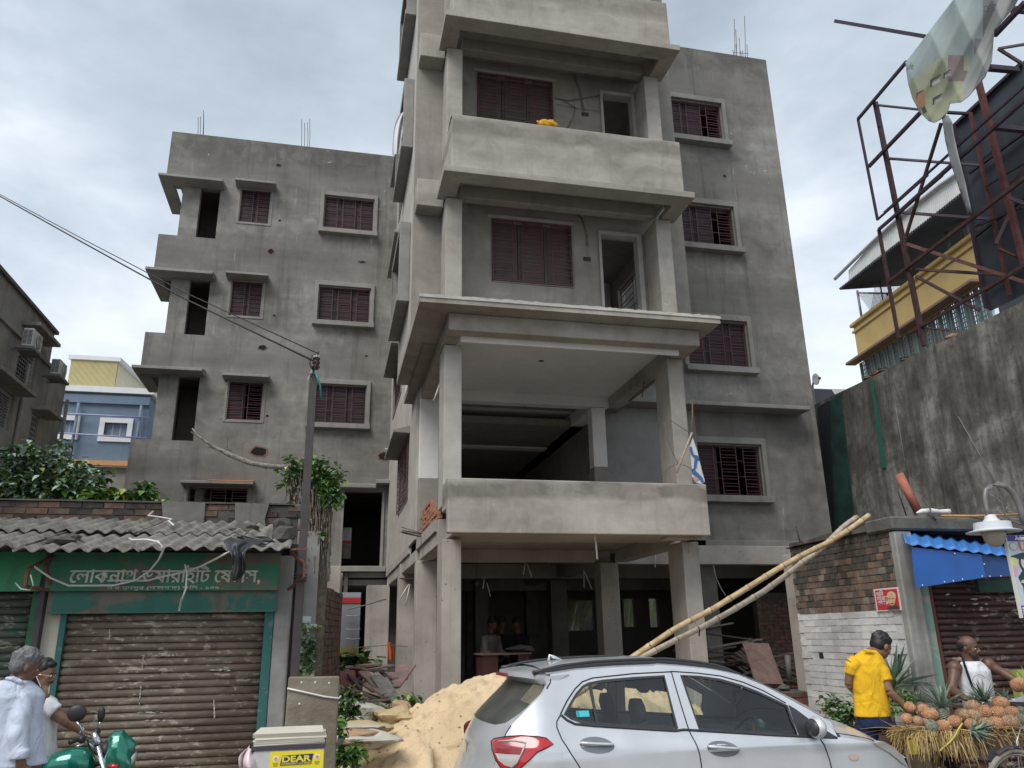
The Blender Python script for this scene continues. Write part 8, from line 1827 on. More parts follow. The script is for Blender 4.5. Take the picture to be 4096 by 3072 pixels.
# ================================================================== FRUIT CART
CY0, CY1 = 6.45, 6.92
cz = at('U',1200,860,Y=CY0).z
CT = thing('fruit_cart', (6.2,6.8,0), 'wooden hand cart covered in straw selling pineapples at the lower right', 'cart')
cx0 = at('U',625,1000,Y=CY0).x+.13; wood = plain('dark_cart_wood',(.085,.055,.035),.85,0,.35,12,world=True)
for i in range(6): g = MB(); y_ = CY0+(CY1-CY0)*i/6; g.box(cx0,7.7,y_,y_+.11,cz-.05,cz-.02); g.build('plank', wood, CT)
g = MB(); g.box(cx0,7.7,CY0-.03,CY0,cz-.14,cz-.01); g.box(cx0,7.7,CY1,CY1+.03,cz-.14,cz-.01); g.build('side_rail', wood, CT)
lx = at('U',640,1200,Y=CY0).x; g = MB(); g.box(lx-.03,lx+.03,CY0+.01,CY0+.07,at('U',640,1180,Y=CY0).z,cz-.05); g.build('leg', plain('yellow_painted_leg',(.42,.36,.04),.6,0,.3,10), CT)
for (x_, y_) in ((lx,CY0+.01),(lx,CY1-.08),(7.5,CY0+.01),(7.5,CY1-.08)):
    g = MB(); g.box(x_-.032,x_+.032,y_-.002,y_+.062,0,(at('U',640,1180,Y=CY0).z if (x_==lx and y_ < 6.6) else cz-.05)); g.build('leg', wood, CT)
# cycle wheel at the near side
wc = at('U',2150,1500,Y=6.25); WR = .36
mm = Matrix.Rotation(R(90),3,'X')
WH = thing('cycle_wheel_cart', (wc.x,6.25,0), 'dusty cycle wheel with a black mudguard beside the pineapple cart', 'wheel')
tp_ = [(WR*math.cos(t*math.pi/20), WR*math.sin(t*math.pi/20)) for t in range(41)]
g = MB(); g.tube([(wc.x+a_,6.25,WR+.02+b_) for a_,b_ in tp_], .022, 10, cap=False); g.build('tyre', plain('dusty_grey_tyre',(.23,.20,.17),.9,0,.2,20), WH, smooth=True)
g = MB(); g.tube([(wc.x+a_*.92,6.25,WR+.02+b_*.92) for a_,b_ in tp_], (.010), 8, cap=False); g.build('rim', plain('dull_rim',(.30,.28,.25),.5,.4,.15), WH, smooth=True)
for k in range(18): a_ = k*math.pi/9; g = MB(); g.tube([(wc.x,6.25,WR+.02),(wc.x+WR*.92*math.cos(a_),6.25,WR+.02+WR*.92*math.sin(a_))], .002, 4); g.build('spoke', M['greywire'], WH)
g = MB(); g.tube([(wc.x+WR*1.1*math.cos(t),6.25,WR+.02+WR*1.1*math.sin(t)) for t in [R(x) for x in range(40,125,8)]], [(.035,.006)]*11, 8); g.build('mudguard', M['dark_leaf'], WH, smooth=True)
g = MB(); g.tube([at('U',2175,740,Y=6.3),at('U',2105,980,Y=6.27),(wc.x-.02,6.24,WR+.1)], .007, 6); g.build('stay_rod', plain('steel_stay',(.35,.35,.36),.35,.7), WH, smooth=True)
# straw
strawm = [plain('pale_straw',(.46,.34,.15),.85,0,.2,20), plain('golden_straw',(.36,.24,.085),.85,0,.2,20), plain('brown_straw',(.20,.125,.055),.9,0,.2,20)]
rnd = random.Random(31); g = MB()
def straw(p, d, L_, w_, sag):
    p = Vector(p); q_ = p+d*L_*.5; r_ = q_+(d+Vector((rnd.uniform(-.2,.2),0,-sag))).normalized()*L_*.5; s_ = d.cross(Vector((rnd.uniform(-1,1),rnd.uniform(-1,1),rnd.uniform(-1,1)))).normalized()*w_
    g.add([p-s_,p+s_,q_+s_,q_-s_,r_+s_*.4,r_-s_*.4], [(0,1,2,3),(3,2,4,5)])
cl_ = [(rnd.uniform(cx0-.1,7.1), rnd.uniform(-.8,.8)) for _ in range(14)]
for i in range(2100):
    g.cur = rnd.choices(range(3), (.4,.4,.2))[0]
    cxx, lean = rnd.choice(cl_) if i % 2 else (rnd.uniform(cx0-.15,7.2), rnd.uniform(-.7,.7))
    x = cxx+rnd.gauss(0,.07); mode = rnd.random()
    if mode < .45:   # hanging over the near edge; denser and splayed at the left corner
        if x > cx0+.55 and rnd.random() < .80: continue
        L_ = rnd.uniform(.06,.34)*rnd.uniform(.5,1); left = max(0, 1-(x-cx0)/.6)
        d = Vector((rnd.gauss(-.15*left+lean*.25,.28)-.25*left, -.35-.3*rnd.random(), -.55-rnd.random()*.8*(1-.5*left))).normalized(); straw((x,CY0-.01,cz+rnd.uniform(-.03,.03)), d, L_, rnd.uniform(.0015,.004), .9)
    elif mode < .80: straw((x,rnd.uniform(CY0-.03,CY1),cz+rnd.uniform(-.02,.035)), Vector((rnd.uniform(-1,1),rnd.uniform(-.6,.6),rnd.uniform(-.15,.1))).normalized(), rnd.uniform(.12,.35), .0035, .1)
    else: straw((cx0+rnd.uniform(-.04,.04),rnd.uniform(CY0,CY1),cz+rnd.uniform(-.02,.04)), Vector((-.35-rnd.random()*.4,rnd.gauss(0,.4),-.2-rnd.random()*1.1)).normalized(), rnd.uniform(.1,.26), .0035, .9)
g.build('straw', strawm, CT, merge=False, kind='stuff')
wire('straw_rope', [at('U',x,y,Y=6.38) for x,y in ((1300,715),(1240,800),(1190,900),(1120,990),(1020,1070),(960,1130))], .008, plain('yellow_green_stalk',(.45,.40,.10),.8,0,.2), CT)
bk_ = thing('basket', (at('U',1130,1210,Y=6.9).x,6.9,0), 'dark round mouthed basket lying under the cart', 'basket')
c_ = at('U',1130,1215,Y=6.9); g = MB(); g.lathe([(.0,.22),(.08,.22),(.115,.1),(.12,.0),(.105,.0),(.10,.08),(.0,.18)], c_, 18, mm.to_3x3() @ Matrix.Rotation(math.pi,3,'X')); g.build('bowl', M['dark_leaf'], bk_, smooth=True)
g = MB()
for i in range(150):
    a_ = rnd.uniform(0,6.28); p = c_+Vector((.12*math.cos(a_),-.01,.12*math.sin(a_))); straw(p, Vector((math.cos(a_+.8)*.8,-.2,math.sin(a_+.8)*.8)).normalized(), rnd.uniform(.05,.12), .003, .4)
g.build('straw', strawm[1:2], bk_, merge=False, kind='stuff')
for (x,y,w_,h_) in ((1340,1090,.10,.05),(1580,1120,.08,.05),(1880,1180,.07,.12),(760,1270,.22,.10)):
    c_ = at('U',x,y,Y=7.0); crumple('paper_scrap', [c_+Vector((0,0,h_)),c_,c_-Vector((0,0,h_))], [w_,w_*1.3,w_], plain('beige_scrap_%d'%x,(.42,.34,.25),.9,0,.15,8), x, 'beige paper scrap under the cart, %s' % {1340:'right of the basket mouth',1580:'behind the top of the cycle wheel',1880:'seen through the wheel spokes',760:'low beside the yellow cart leg'}[x], 'paper', amp=.02)

# pineapples
def pine_mat(name, c1, c2, c3):
    t = NT(name); v = t.n('ShaderNodeTexVoronoi'); v.inputs['Scale'].default_value = 55; t.l(t.P(world=False), v.inputs['Vector']); a_ = t.noise(9, 4, .6, t.P(world=True))
    c = t.mix(t.step(a_, .35, .65), c1, c2); c = t.mix(t.step(v.outputs['Distance'], .45, .75, 0, .7), c, c3); return t.fin(c, .65, a_, .2, .004)
PM = dict(o=pine_mat('orange_pineapple_skin',(.38,.17,.08),(.48,.27,.15),(.20,.11,.06)), b=pine_mat('tan_pineapple_skin',(.30,.18,.10),(.42,.29,.17),(.16,.10,.06)), g=pine_mat('grey_green_pineapple_skin',(.14,.155,.12),(.22,.23,.18),(.07,.085,.06)))
crm = [plain('blue_green_crown',(.13,.20,.155),.6,0,.25,14), plain('pale_crown_leaf',(.27,.34,.25),.6,0,.2,14), plain('dark_crown_leaf',(.055,.10,.065),.6,0,.25,14)]
scl = [plain('pale_scale_tip',(.52,.40,.26),.8,0,.2,30)]
def fruit_mesh(kind, seed):
    rnd = random.Random(seed); g = MB(); n, m_ = 18, 15; L_, r_ = .15, .062; vs_ = []
    for i in range(m_+1):
        t = i/m_; z = (t-.5)*L_; rr_ = r_*(max(0,1-abs(2*t-1)**2.6))**.5
        for k in range(n):
            b_ = 1+.11*((i+k)%2) if 0 < i < m_ else 1; a_ = 2*math.pi*k/n; vs_.append((rr_*b_*math.cos(a_), rr_*b_*math.sin(a_), z))
    g.add(vs_, [(i*n+k, i*n+(k+1)%n, (i+1)*n+(k+1)%n, (i+1)*n+k) for i in range(m_) for k in range(n)])
    return g.mesh('fruit', PM[kind], smooth=False)
def tips_mesh(seed):
    rnd = random.Random(seed); g = MB()
    for i in range(46):
        t = rnd.uniform(.08,.92); a_ = rnd.uniform(0,6.28); rr_ = .066*(max(0,1-abs(2*t-1)**2.6))**.5; p = Vector((rr_*math.cos(a_),rr_*math.sin(a_),(t-.5)*.15)); u_ = Vector((math.cos(a_),math.sin(a_),0)); s_ = Vector((-u_.y,u_.x,0))
        g.add([p-s_*.007,p+s_*.007,p+u_*.008+Vector((0,0,.012))], [(0,1,2)])
    return g.mesh('scale_tips', scl[0])
def crown_mesh(L_, n, seed):
    rnd = random.Random(seed); g = MB()
    for i in range(n):
        t = i/n; a_ = i*2.4; el = R(80-72*t+rnd.uniform(-8,8)); ln = L_*(.75+.45*math.sin(math.pi*t))*rnd.uniform(.85,1.1); d = Vector((math.cos(a_)*math.cos(el),math.sin(a_)*math.cos(el),math.sin(el))); s_ = d.cross(Vector((0,0,1))).normalized(); u_ = s_.cross(d).normalized(); w_ = .013+.004*rnd.random()
        p0 = d*.008; p1 = d*ln*.45-u_*.0; p2 = d*ln+Vector((0,0,-ln*.22*t))
        g.cur = rnd.choices((0,1,2),(.5,.28,.22))[0]
        g.add([p0-s_*w_,p0+s_*w_,p1+s_*w_*.9+u_*.003,p1-s_*w_*.9+u_*.003,p2,p1-u_*.006,p0-u_*.005], [(0,6,5,3),(6,1,2,5),(3,5,4),(5,2,4)])
    return g.mesh('crown', crm, merge=False)
FM = {k: [fruit_mesh(k, i) for i in range(2)] for k in 'obg'}; TM = [tips_mesh(i) for i in range(3)]; CM = [crown_mesh(.20, 36, 1), crown_mesh(.18, 34, 2), crown_mesh(.27, 44, 3)]
def pineapple(x, y, rx_, kind, axis, lab, crown=None, Yp=6.6, grp=None):
    """x, y, rx_ in view U; axis = direction of the crown end"""
    Yp = 6.45+(Yp-6.45)*.7 if Yp < 7.2 else Yp; c_ = at('U',x,y,Y=Yp); sc_ = rx_/3.711/FPX*Yp*1.1/.062*1.0
    ax = Vector(axis).normalized(); q_ = ax.to_track_quat('Z','Y')
    t = thing('pineapple', c_, lab, 'pineapple', 'pineapples heaped on the cart')
    rnd = random.Random(int(x*3+y)); kk = Matrix.Rotation(rnd.uniform(0,6),3,'Z')
    rot = (q_.to_matrix() @ kk).to_euler()
    o = link('fruit', rnd.choice(FM[kind]), t, loc=(0,0,0), rot=rot, local=True); o.scale = (sc_*.97,sc_*.97,sc_)
    if kind != 'g' or 1: o2 = link('scale_tips', TM[int(x)%3], t, loc=(0,0,0), rot=rot, local=True); o2.scale = o.scale
    if crown is not None: o3 = link('crown', CM[crown], t, loc=ax*.07*sc_, rot=rot, local=True); o3.scale = (sc_,)*3
    return t
PA = [
 (520,480,70,'o',(-.3,.5,.4),'orange pineapple behind the buyer\'s outstretched hand',None,6.95),
 (470,650,72,'o',(-.4,-.6,.2),'shadowed orange pineapple at the far left end of the cart below the hand',None,6.62),
 (640,680,62,'b',(.2,-.8,-.3),'small tan pineapple right under the buyer\'s fingertips',None,6.55),
 (740,530,85,'o',(-.7,.1,.3),'orange pineapple lying behind another one, just right of the hand',None,6.85),
 (820,590,95,'o',(-.8,-.3,.1),'large orange pineapple lying on its side left of the green one',None,6.70),
 (1005,600,92,'g',(.12,.0,1),'grey green pineapple standing upright with a big silvery crown',2,6.75),
 (740,700,50,'b',(.2,-.9,0),'little tan pineapple squeezed in front of the large orange one',None,6.55),
 (840,760,85,'g',(-.3,-.8,-.1),'greenish tan pineapple in the front row at the left',None,6.50),
 (1010,765,85,'o',(.95,-.2,0),'long orange pineapple lying sideways in the front row',None,6.50),
 (1180,690,82,'o',(.1,-.9,.25),'orange pineapple with a dark eye pointing at the viewer, centre of the front row',None,6.55),
 (1290,590,88,'b',(.2,-.9,.2),'tan orange pineapple in the middle row right of the silvery crown',None,6.68),
 (1455,470,88,'b',(-.3,-.8,.1),'pale tan pineapple under the seller\'s hand',None,6.85),
 (1480,610,90,'b',(.2,-.8,-.2),'brownish pineapple in the middle row, third from the green one',None,6.65),
 (1625,555,92,'o',(.0,-.7,.5),'orange pineapple with a yellowish top in the middle of the heap',None,6.75),
 (1435,740,80,'o',(.2,-.7,-.3),'orange pineapple above the fallen crown in the front row',1,6.52),
 (1645,725,85,'b',(.1,-.9,.1),'tan pineapple in the front row right of the fallen crown',None,6.52),
 (1800,715,90,'o',(.5,-.7,-.1),'orange pineapple in the front row, second from the right edge',None,6.52),
 (1825,560,92,'o',(.5,-.7,.1),'orange pineapple in the middle row beneath the topmost one',None,6.68),
 (1870,430,100,'o',(-.9,.1,.1),'topmost bright orange pineapple lying on the heap',None,6.85),
 (2030,560,88,'o',(.6,-.6,.1),'orange pineapple in the middle row at the right',None,6.70),
 (2010,700,100,'b',(.1,-.9,.1),'big tan orange pineapple at the right of the front row',None,6.53),
 (2160,560,80,'g',(.2,-.5,.5),'green pineapple at the right edge of the heap',None,6.70),
 (2170,660,80,'g',(.6,-.6,.1),'second green pineapple at the right edge, below the other green one',None,6.55),
 (680,470,60,'g',(.1,.2,1),'small dark pineapple with a spiky crown at the back left',1,7.0),
 (1700,470,70,'g',(-.3,.3,1),'pineapple at the back whose pale crown fans out before the seller',2,7.0),
 (1930,440,60,'g',(.4,.3,1),'back row pineapple with a dark grey crown right of the pale one',1,7.05),
 (1560,480,60,'g',(-.5,.3,.8),'back row pineapple almost hidden under the pale fanned crown',0,7.05),
]
for x,y,r_,k,ax,lb,cr_,Yp in PA: pineapple(x,y,r_,k,ax,lb,cr_,Yp)
wrs = at('K',2175,840,Y=7.38); t = pineapple(2130,150,95,'o',(.9,-.2,.25),'orange pineapple held up in the seller\'s outstretched hand',0,7.30)
rock('steel_pan', at('U',2140,390,Y=7.05), (.09,.06,.045), plain('dull_aluminium',(.40,.40,.40),.35,.7,.1), None, seed=3); top(bpy.data.objects['steel_pan'], 'dull metal pan behind the pineapples at the right edge of the cart', 'pan')
fc = thing('fallen_crown', at('U',1400,810,Y=6.42), 'cut off pineapple crown lying in the straw at the front edge of the cart', 'pineapple crown'); o = link('crown', CM[1], fc, loc=(0,0,0), rot=(R(10),R(110),R(-20)), local=True); o.scale = (.9,)*3
SP = thing('spiky_plant', at('K',900,870,Y=8.2), 'spiky crowned pineapple plant against the whitewashed wall behind the yellow shirt', 'plant')
o = link('leaves', CM[2], SP, loc=(0,0,0), rot=(R(0),R(35),0), local=True); o.scale = (1.7,)*3
g = MB(); g.tube([(0,0,0),(-.05,0,-.2),(-.05,0,-(at('K',900,870,Y=8.2).z))], .03, 8); g.build('stem', M['bark'], SP, local=True, loc=(0,0,0))
YT = thing('printed_tub', at('K',2150,800,Y=8.0), 'yellow green and red printed tin behind the outstretched arm at the right edge', 'tin')
a_ = at('K',2095,690,Y=8.0); b_ = at('K',2300,960,Y=8.0); g = MB(); g.box(a_.x,b_.x,7.95,8.05,b_.z,a_.z); g.build('tin', plain('lime_print',(.35,.42,.08),.5), YT); g = MB(); g.box(a_.x+.03,b_.x,7.94,7.95,b_.z+.05,a_.z-.09); g.build('label', plain('red_tin_label',(.45,.03,.03),.5), YT)
# board the tub stands on
g = MB(); g.box(a_.x-.1,b_.x+.2,7.9,8.1,b_.z-.03,b_.z-.001); g.box(a_.x,a_.x+.05,7.95,8.0,0,b_.z-.031); g.box(b_.x,b_.x+.05,7.95,8.0,0,b_.z-.031); g.build('shelf', wood, YT)
top(rock('stone_block', at('K',930,1180,Y=7.8)*1, (.22,.15,.42), plaster('pale_stone',(.22,.20,.17),(.30,.28,.24),(.38,.35,.30)), None, seed=5), 'pale rough stone block standing behind the left end of the cart', 'stone')
bpy.data.objects['stone_block'].location.z = .38

# ================================================================== WEEDS AND PLANTS
bl = lambda k, pts, Yp: [((lambda c: (c.x,c.y,c.z))(at(k,x,y,Y=Yp)), r_) for x,y,r_ in pts]
bush('weeds with mixed green leaves along the foot of the whitewashed wall behind the car bonnet', bl('K', [(290,1000,(.12,.12,.16)),(330,1070,(.16,.14,.14)),(420,1110,(.2,.15,.14)),(500,1060,(.1,.12,.2)),(520,1140,(.18,.15,.12)),(600,1150,(.15,.15,.12)),(380,1160,(.2,.15,.1))], 9.0), 420, .06, (.35,.35,.12,.18,0), 41)
bush('weeds at the wall foot right of the yellow shirted man', bl('K', [(1040,980,(.14,.12,.10)),(930,1040,(.10,.1,.08)),(1100,1000,(.1,.1,.08))], 8.0), 200, .05, (.35,.3,.05,.3,0), 42, 3)
bush('green creeper at the base of the left pillars beside the sand heap', bl('Q', [(780,1010,(.16,.14,.13)),(720,1060,(.14,.14,.10)),(880,1000,(.12,.12,.10)),(640,1120,(.14,.14,.10)),(600,1080,(.08,.1,.05))], 9.6), 420, .055, (.2,.3,.06,.44,0), 43, 3)
bush('dark weeds growing beside the concrete slab', bl('Q', [(180,960,(.10,.12,.16)),(250,1000,(.12,.12,.18)),(300,1060,(.10,.1,.12)),(200,1140,(.13,.12,.14)),(160,1060,(.08,.1,.12))], 8.6), 420, .05, (.5,.3,.03,.17,0), 44)
bush('bright broad leaved weeds at the left foot of the sand heap', bl('Q', [(170,1480,(.10,.12,.10)),(250,1500,(.12,.12,.10)),(330,1510,(.08,.1,.08)),(200,1580,(.12,.12,.09)),(150,1250,(.06,.1,.08)),(170,1320,(.06,.1,.06))], 7.5), 330, .055, (.1,.3,.05,.55,0), 45)
bush('low dark weeds among the rubble left of the sand heap', bl('Q', [(480,1120,(.25,.2,.06)),(420,1050,(.2,.2,.05)),(540,1180,(.14,.12,.05))], 9.2), 260, .045, (.6,.3,.02,.08,0), 46)
# cement sacks and rubble at the foot of the heap
sackm = [plaster('yellowed_sack',(.30,.22,.11),(.42,.33,.18),(.52,.42,.25),0,.2,3), plaster('brown_sack',(.22,.13,.08),(.34,.22,.14),(.44,.31,.2),0,.2,3), plaster('whitish_sack',(.34,.32,.27),(.44,.42,.36),(.54,.51,.44),0,.2,3)]
for (x,y,Yp,r_,mi,lb) in ((370,1130,9.0,(.20,.14,.13),2,'pale empty cement sack upright among the weeds near the planks'),(680,1150,8.8,(.22,.16,.10),0,'yellowish sack half buried at the edge of the sand heap'),(760,1080,9.0,(.10,.08,.12),1,'small brown sack end sticking up beside the pillar base'),(400,1280,8.3,(.28,.16,.08),0,'crumpled yellow sack on the rubble by the heap'),(250,1360,7.9,(.22,.14,.07),1,'brown torn sack lying beside the bright weeds'),(430,1365,7.9,(.30,.18,.07),2,'flat whitish sack spread over the toe of the sand heap'),(330,1250,8.2,(.22,.12,.03),2,'thin white plastic strip lying across the rubble')):
    c_ = at('Q',x,y,Y=Yp); o = rock('cement_sack', c_, r_, sackm[mi], None, seed=int(x), sub=3); top(o, lb, 'sack')
rnd = random.Random(14); g = MB()
for i in range(260):
    x = rnd.uniform(-.2,1.7); y = rnd.uniform(8.2,11.4); s_ = rnd.uniform(.02,.07); 
    if sand_h(x,y) > .14: continue
    mm_ = Matrix.Rotation(rnd.uniform(0,3),3,'Z') @ Matrix.Rotation(rnd.uniform(-.5,.5),3,'X'); g.cur = rnd.choice((0,0,0,1)); g.obox((x,y,max(sand_h(x,y),0)+s_*.3), s_*rnd.uniform(.8,2), s_, s_*.6, mm_)
o = g.build('rubble', [M['rubble'], BR], None, merge=False, kind='stuff'); o['label'] = 'broken brick and mortar scattered between the slab and the pillars'
g = MB(); g.add([(-.6,8.0,.02),(2.0,8.0,.02),(1.6,11.6,.55),(-.25,11.6,.50),(-.2,16,.55),(1.55,16,.6)], [(0,1,2,3),(3,2,5,4)]); tag(g.build('earth_bank', M['earth'], smooth=True), kind='structure')

# ================================================================== PLANKS
pk = [plain('pinkish_plank',(.22,.145,.125),.85,0,.3,8,world=True), plain('grey_plank',(.20,.18,.155),.9,0,.3,9,world=True), plain('dark_plank',(.085,.065,.055),.9,0,.4,9,world=True), plain('red_stained_plank',(.20,.07,.055),.85,0,.35,8,world=True)]
def plank(a_, b_, w_, th_, mi, lb, grp='planks in the heap by the left pillars', rollv=(0,0,1)):
    g = MB(); g.beam(a_, b_, w_, th_, upv=rollv); o = g.build('plank', pk[mi], None, bevel=.004); top(o, lb, 'plank', grp); return o
LBL = 'loose old shuttering plank in the heap left of the pillars'
PLB = ['wide pinkish board lying flat on top of the plank heap','long thin board jutting right from the top of the plank heap','narrow board just under the topmost one of the plank heap','short reddish board standing at the top left of the plank heap','pinkish plank sliding down from the top middle of the plank heap','long grey plank slanting to the lower right in the plank heap','pale narrow plank slanting down beside the long grey one','wide board leaning up against the pillar at the right of the heap','reddish plank low at the front left of the plank heap','bottom plank lying nearly level in front of the plank heap','thin dark batten crossing the left side of the plank heap','pale end board on the far left top of the heap','second pale end board just below the far left one','red stained board upright at the left end of the heap','short pinkish offcut in the lower left of the heap','pale offcut in the middle of the plank heap','dark short batten left of the middle offcut','dark batten slanting right near the top of the heap','thin dark batten jutting level at the right top of the heap','short grey board low in the centre of the heap','pinkish offcut under the middle of the heap','red offcut at the lower left beside the weeds','small pinkish board propped beside the big leaning board','small grey board behind the big leaning board','dark board low at the front right of the heap','grey batten in the dark centre of the heap']
_pi = 0
for (x0,y0,x1,y1,w_,mi,ya,yb_) in ((355,650,505,632,.22,0,11,11.2),(380,690,640,645,.16,0,10.9,11.3),(350,672,500,700,.10,0,10.8,10.9),(290,665,330,745,.16,3,10.8,10.9),(370,705,545,880,.14,0,10.6,10.3),(500,745,640,955,.15,1,10.5,10.1),(570,770,705,1010,.12,1,10.6,10.0),(650,860,815,640,.24,0,10.6,11),(330,900,530,975,.16,0,10.3,10.2),(340,1005,635,975,.14,0,10.1,10.1),(225,730,350,870,.05,2,10.6,10.3),(195,660,275,655,.12,1,10.9,10.9),(195,690,275,685,.12,1,10.9,10.9),(215,700,245,935,.20,3,10.8,10.3),(260,800,300,900,.12,0,10.6,10.3),(380,790,470,815,.08,1,10.5,10.5),(300,780,420,850,.06,2,10.6,10.4),(545,700,640,780,.06,2,10.8,10.6),(440,690,690,695,.05,2,10.7,10.7),(500,880,580,930,.10,1,10.2,10.1),(400,830,500,900,.10,0,10.4,10.2),(280,880,320,930,.16,3,10.4,10.2),(640,770,660,690,.10,0,10.8,11),(780,780,812,700,.08,1,10.8,11),(440,960,640,1010,.08,2,10.2,10.1),(330,760,480,780,.06,1,10.6,10.6)):
    plank(at('Q',x0,y0,Y=ya), at('Q',x1,y1,Y=yb_), w_, .028, mi, PLB[_pi]); _pi += 1
rnd = random.Random(19)
for i in range(26):
    x = rnd.uniform(.15,1.3); y = rnd.uniform(10.3,11.6); z = .45+rnd.random()*.5*(1-abs(x-.7)); a_ = rnd.uniform(-.9,.9); L_ = rnd.uniform(.2,.5); d = Vector((math.cos(a_)*L_,math.sin(a_)*L_*.5,rnd.uniform(-.15,.15))); c_ = Vector((x,y,z)); plank(c_-d,c_+d,rnd.uniform(.06,.16),.028,rnd.choice((0,1,2,2)),LBL)
LB2 = 'dusty board in the dark timber stack behind the right pillar'
for i in range(46):
    x = rnd.uniform(6.9,9.6); y = rnd.uniform(14.2,16.5); hh_ = 1.45*max(0,1-abs(x-7.6)/2.3); z = .45+rnd.random()*hh_; a_ = rnd.uniform(-.5,.5); L_ = rnd.uniform(.4,.9); d = Vector((math.cos(a_)*L_,math.sin(a_)*L_*.6,rnd.uniform(-.25,.12))); c_ = Vector((x,y,z)); plank(c_-d,c_+d,rnd.uniform(.08,.2),.03,rnd.choice((1,2,2,2)),LB2,'boards in the dark timber stack')
plank(at('S',930,160,Y=13.0), at('S',1060,525,Y=12.6), .50, .03, 0, 'wide pinkish board leaning upright in the right ground floor bay', 'leaning boards', (0,1,0))
plank(at('S',895,165,Y=13.1), at('S',990,520,Y=12.7), .28, .03, 1, 'grey board leaning behind the wide pinkish board', 'leaning boards', (0,1,0))
for i in range(9):
    a_ = at('S',640+30*i,360-28*i+rnd.uniform(-20,20),Y=14.4); b_ = at('S',860+22*i,300+30*i*.7,Y=13.9); plank(a_,a_.lerp(b_,.8),.09,.03,2,'dark slat leaning against the timber stack beside the pinkish board','slats leaning on the timber stack')
loose('grey_pipe','S',(1215,265),(1235,485),.05,plain('grey_pipe',(.16,.15,.145),.7),'grey pipe standing on the brick ledge under the right bay','pipe',12.8)
# half-height brick ledge of the right bay and brick back walls
LG = thing('brick_ledge', (7.5,11.9,0), 'low red brick ledge at the foot of the right ground floor bay', 'brick wall')
lz = at('S',1300,590,Y=11.6).z; lx0 = at('S',1150,590,Y=11.6).x; lx1 = at('S',1480,600,Y=11.6).x
lb_ = brick_meshes(.235,.11,.07,[BR2, plain('damp_red_brick',(.15,.06,.045),.95,0,.4,10,world=True)],21)
rows = int((lz-.05)/.08); brick_run(LG, lb_, (lx0-.5,11.6,0), Vector((.25,0,0)), int((lx1-lx0+.5)/.25), lz-.08*rows, rows, .08, .01, 5, skip=lambda r_,k,rnd: r_ < rows-9)
g = MB(); g.box(lx0-.5,lx1,11.615,12.9,0,lz-.01); g.build('wall', M['rubble'], LG)
g = MB(); g.box(lx1-.08,lx1+.2,11.55,12.0,0,2.95); g.build('pillar', CO, LG, bevel=.01)
wire('pipe', [(lx1-.02,11.5,0.2),(lx1-.03,11.5,2.95)], .03, plain('pale_pvc_pipe',(.36,.35,.33),.6), LG)
for i in range(7): c_ = Vector((lx1-.35-.18*i, 12.0+rnd.uniform(-.1,.2), lz+.03)); o = rock('debris_lump', c_, (.10,.08,.05), [M['rubble'],M['bin'],sackm[0],sackm[1]][i%4], LG, seed=i)
BKW = thing('brick_wall', (10,17,0), 'dark brick wall at the back of the right ground floor bay', 'brick wall')
brick_run(BKW, bm3, (9.6,17.0,0), Vector((.25,0,0)), 4, .45, 26, .08, .01, 15)
g = MB(); g.box(9.6,10.65,17.015,17.2,.4,2.6); g.build('wall', M['rubble'], BKW)
# table with red sides where the workers stand
TB = thing('work_table', (at('E',830,1205,Y=14.9).x,14.9,.42), 'table with dark red side panels in the dark ground floor', 'table')
t0 = at('E',680,1207,Y=14.6); t1 = at('E',975,1207,Y=14.6)
g = MB(); g.box(t0.x-.04,t1.x+.04,14.55,15.3,t0.z-.03,t0.z); g.build('table_top', pk[0], TB)
rp = plain('dark_red_panel',(.085,.03,.028),.7,0,.2,5); f0 = at('E',778,1207,Y=14.6).x; f1 = at('E',905,1207,Y=14.6).x
g = MB(); g.box(t0.x,f0,14.6,15.25,.42,t0.z-.031); g.build('side_panel', rp, TB); g = MB(); g.box(f1,t1.x,14.6,15.25,.42,t0.z-.031); g.build('side_panel', rp, TB)
o = rock('bundle', ((f1+t1.x)/2,14.9,t0.z+.06), (.28,.2,.06), plain('grey_cloth_bundle',(.17,.16,.15),.9), None, seed=4); top(o, 'grey cloth bundle lying on the right end of the red sided table', 'cloth')
# hanging bulb
g = MB(); c_ = at('E',643,765,Y=16); g.ball(c_, .05, 10, 8); g.tube([c_+Vector((0,0,.05)),(c_.x,c_.y,3.2)], .008, 5); o = g.build('light_bulb', M['greywire'], None, smooth=True); top(o, 'unlit bulb hanging on its wire in the dark ground floor', 'bulb')
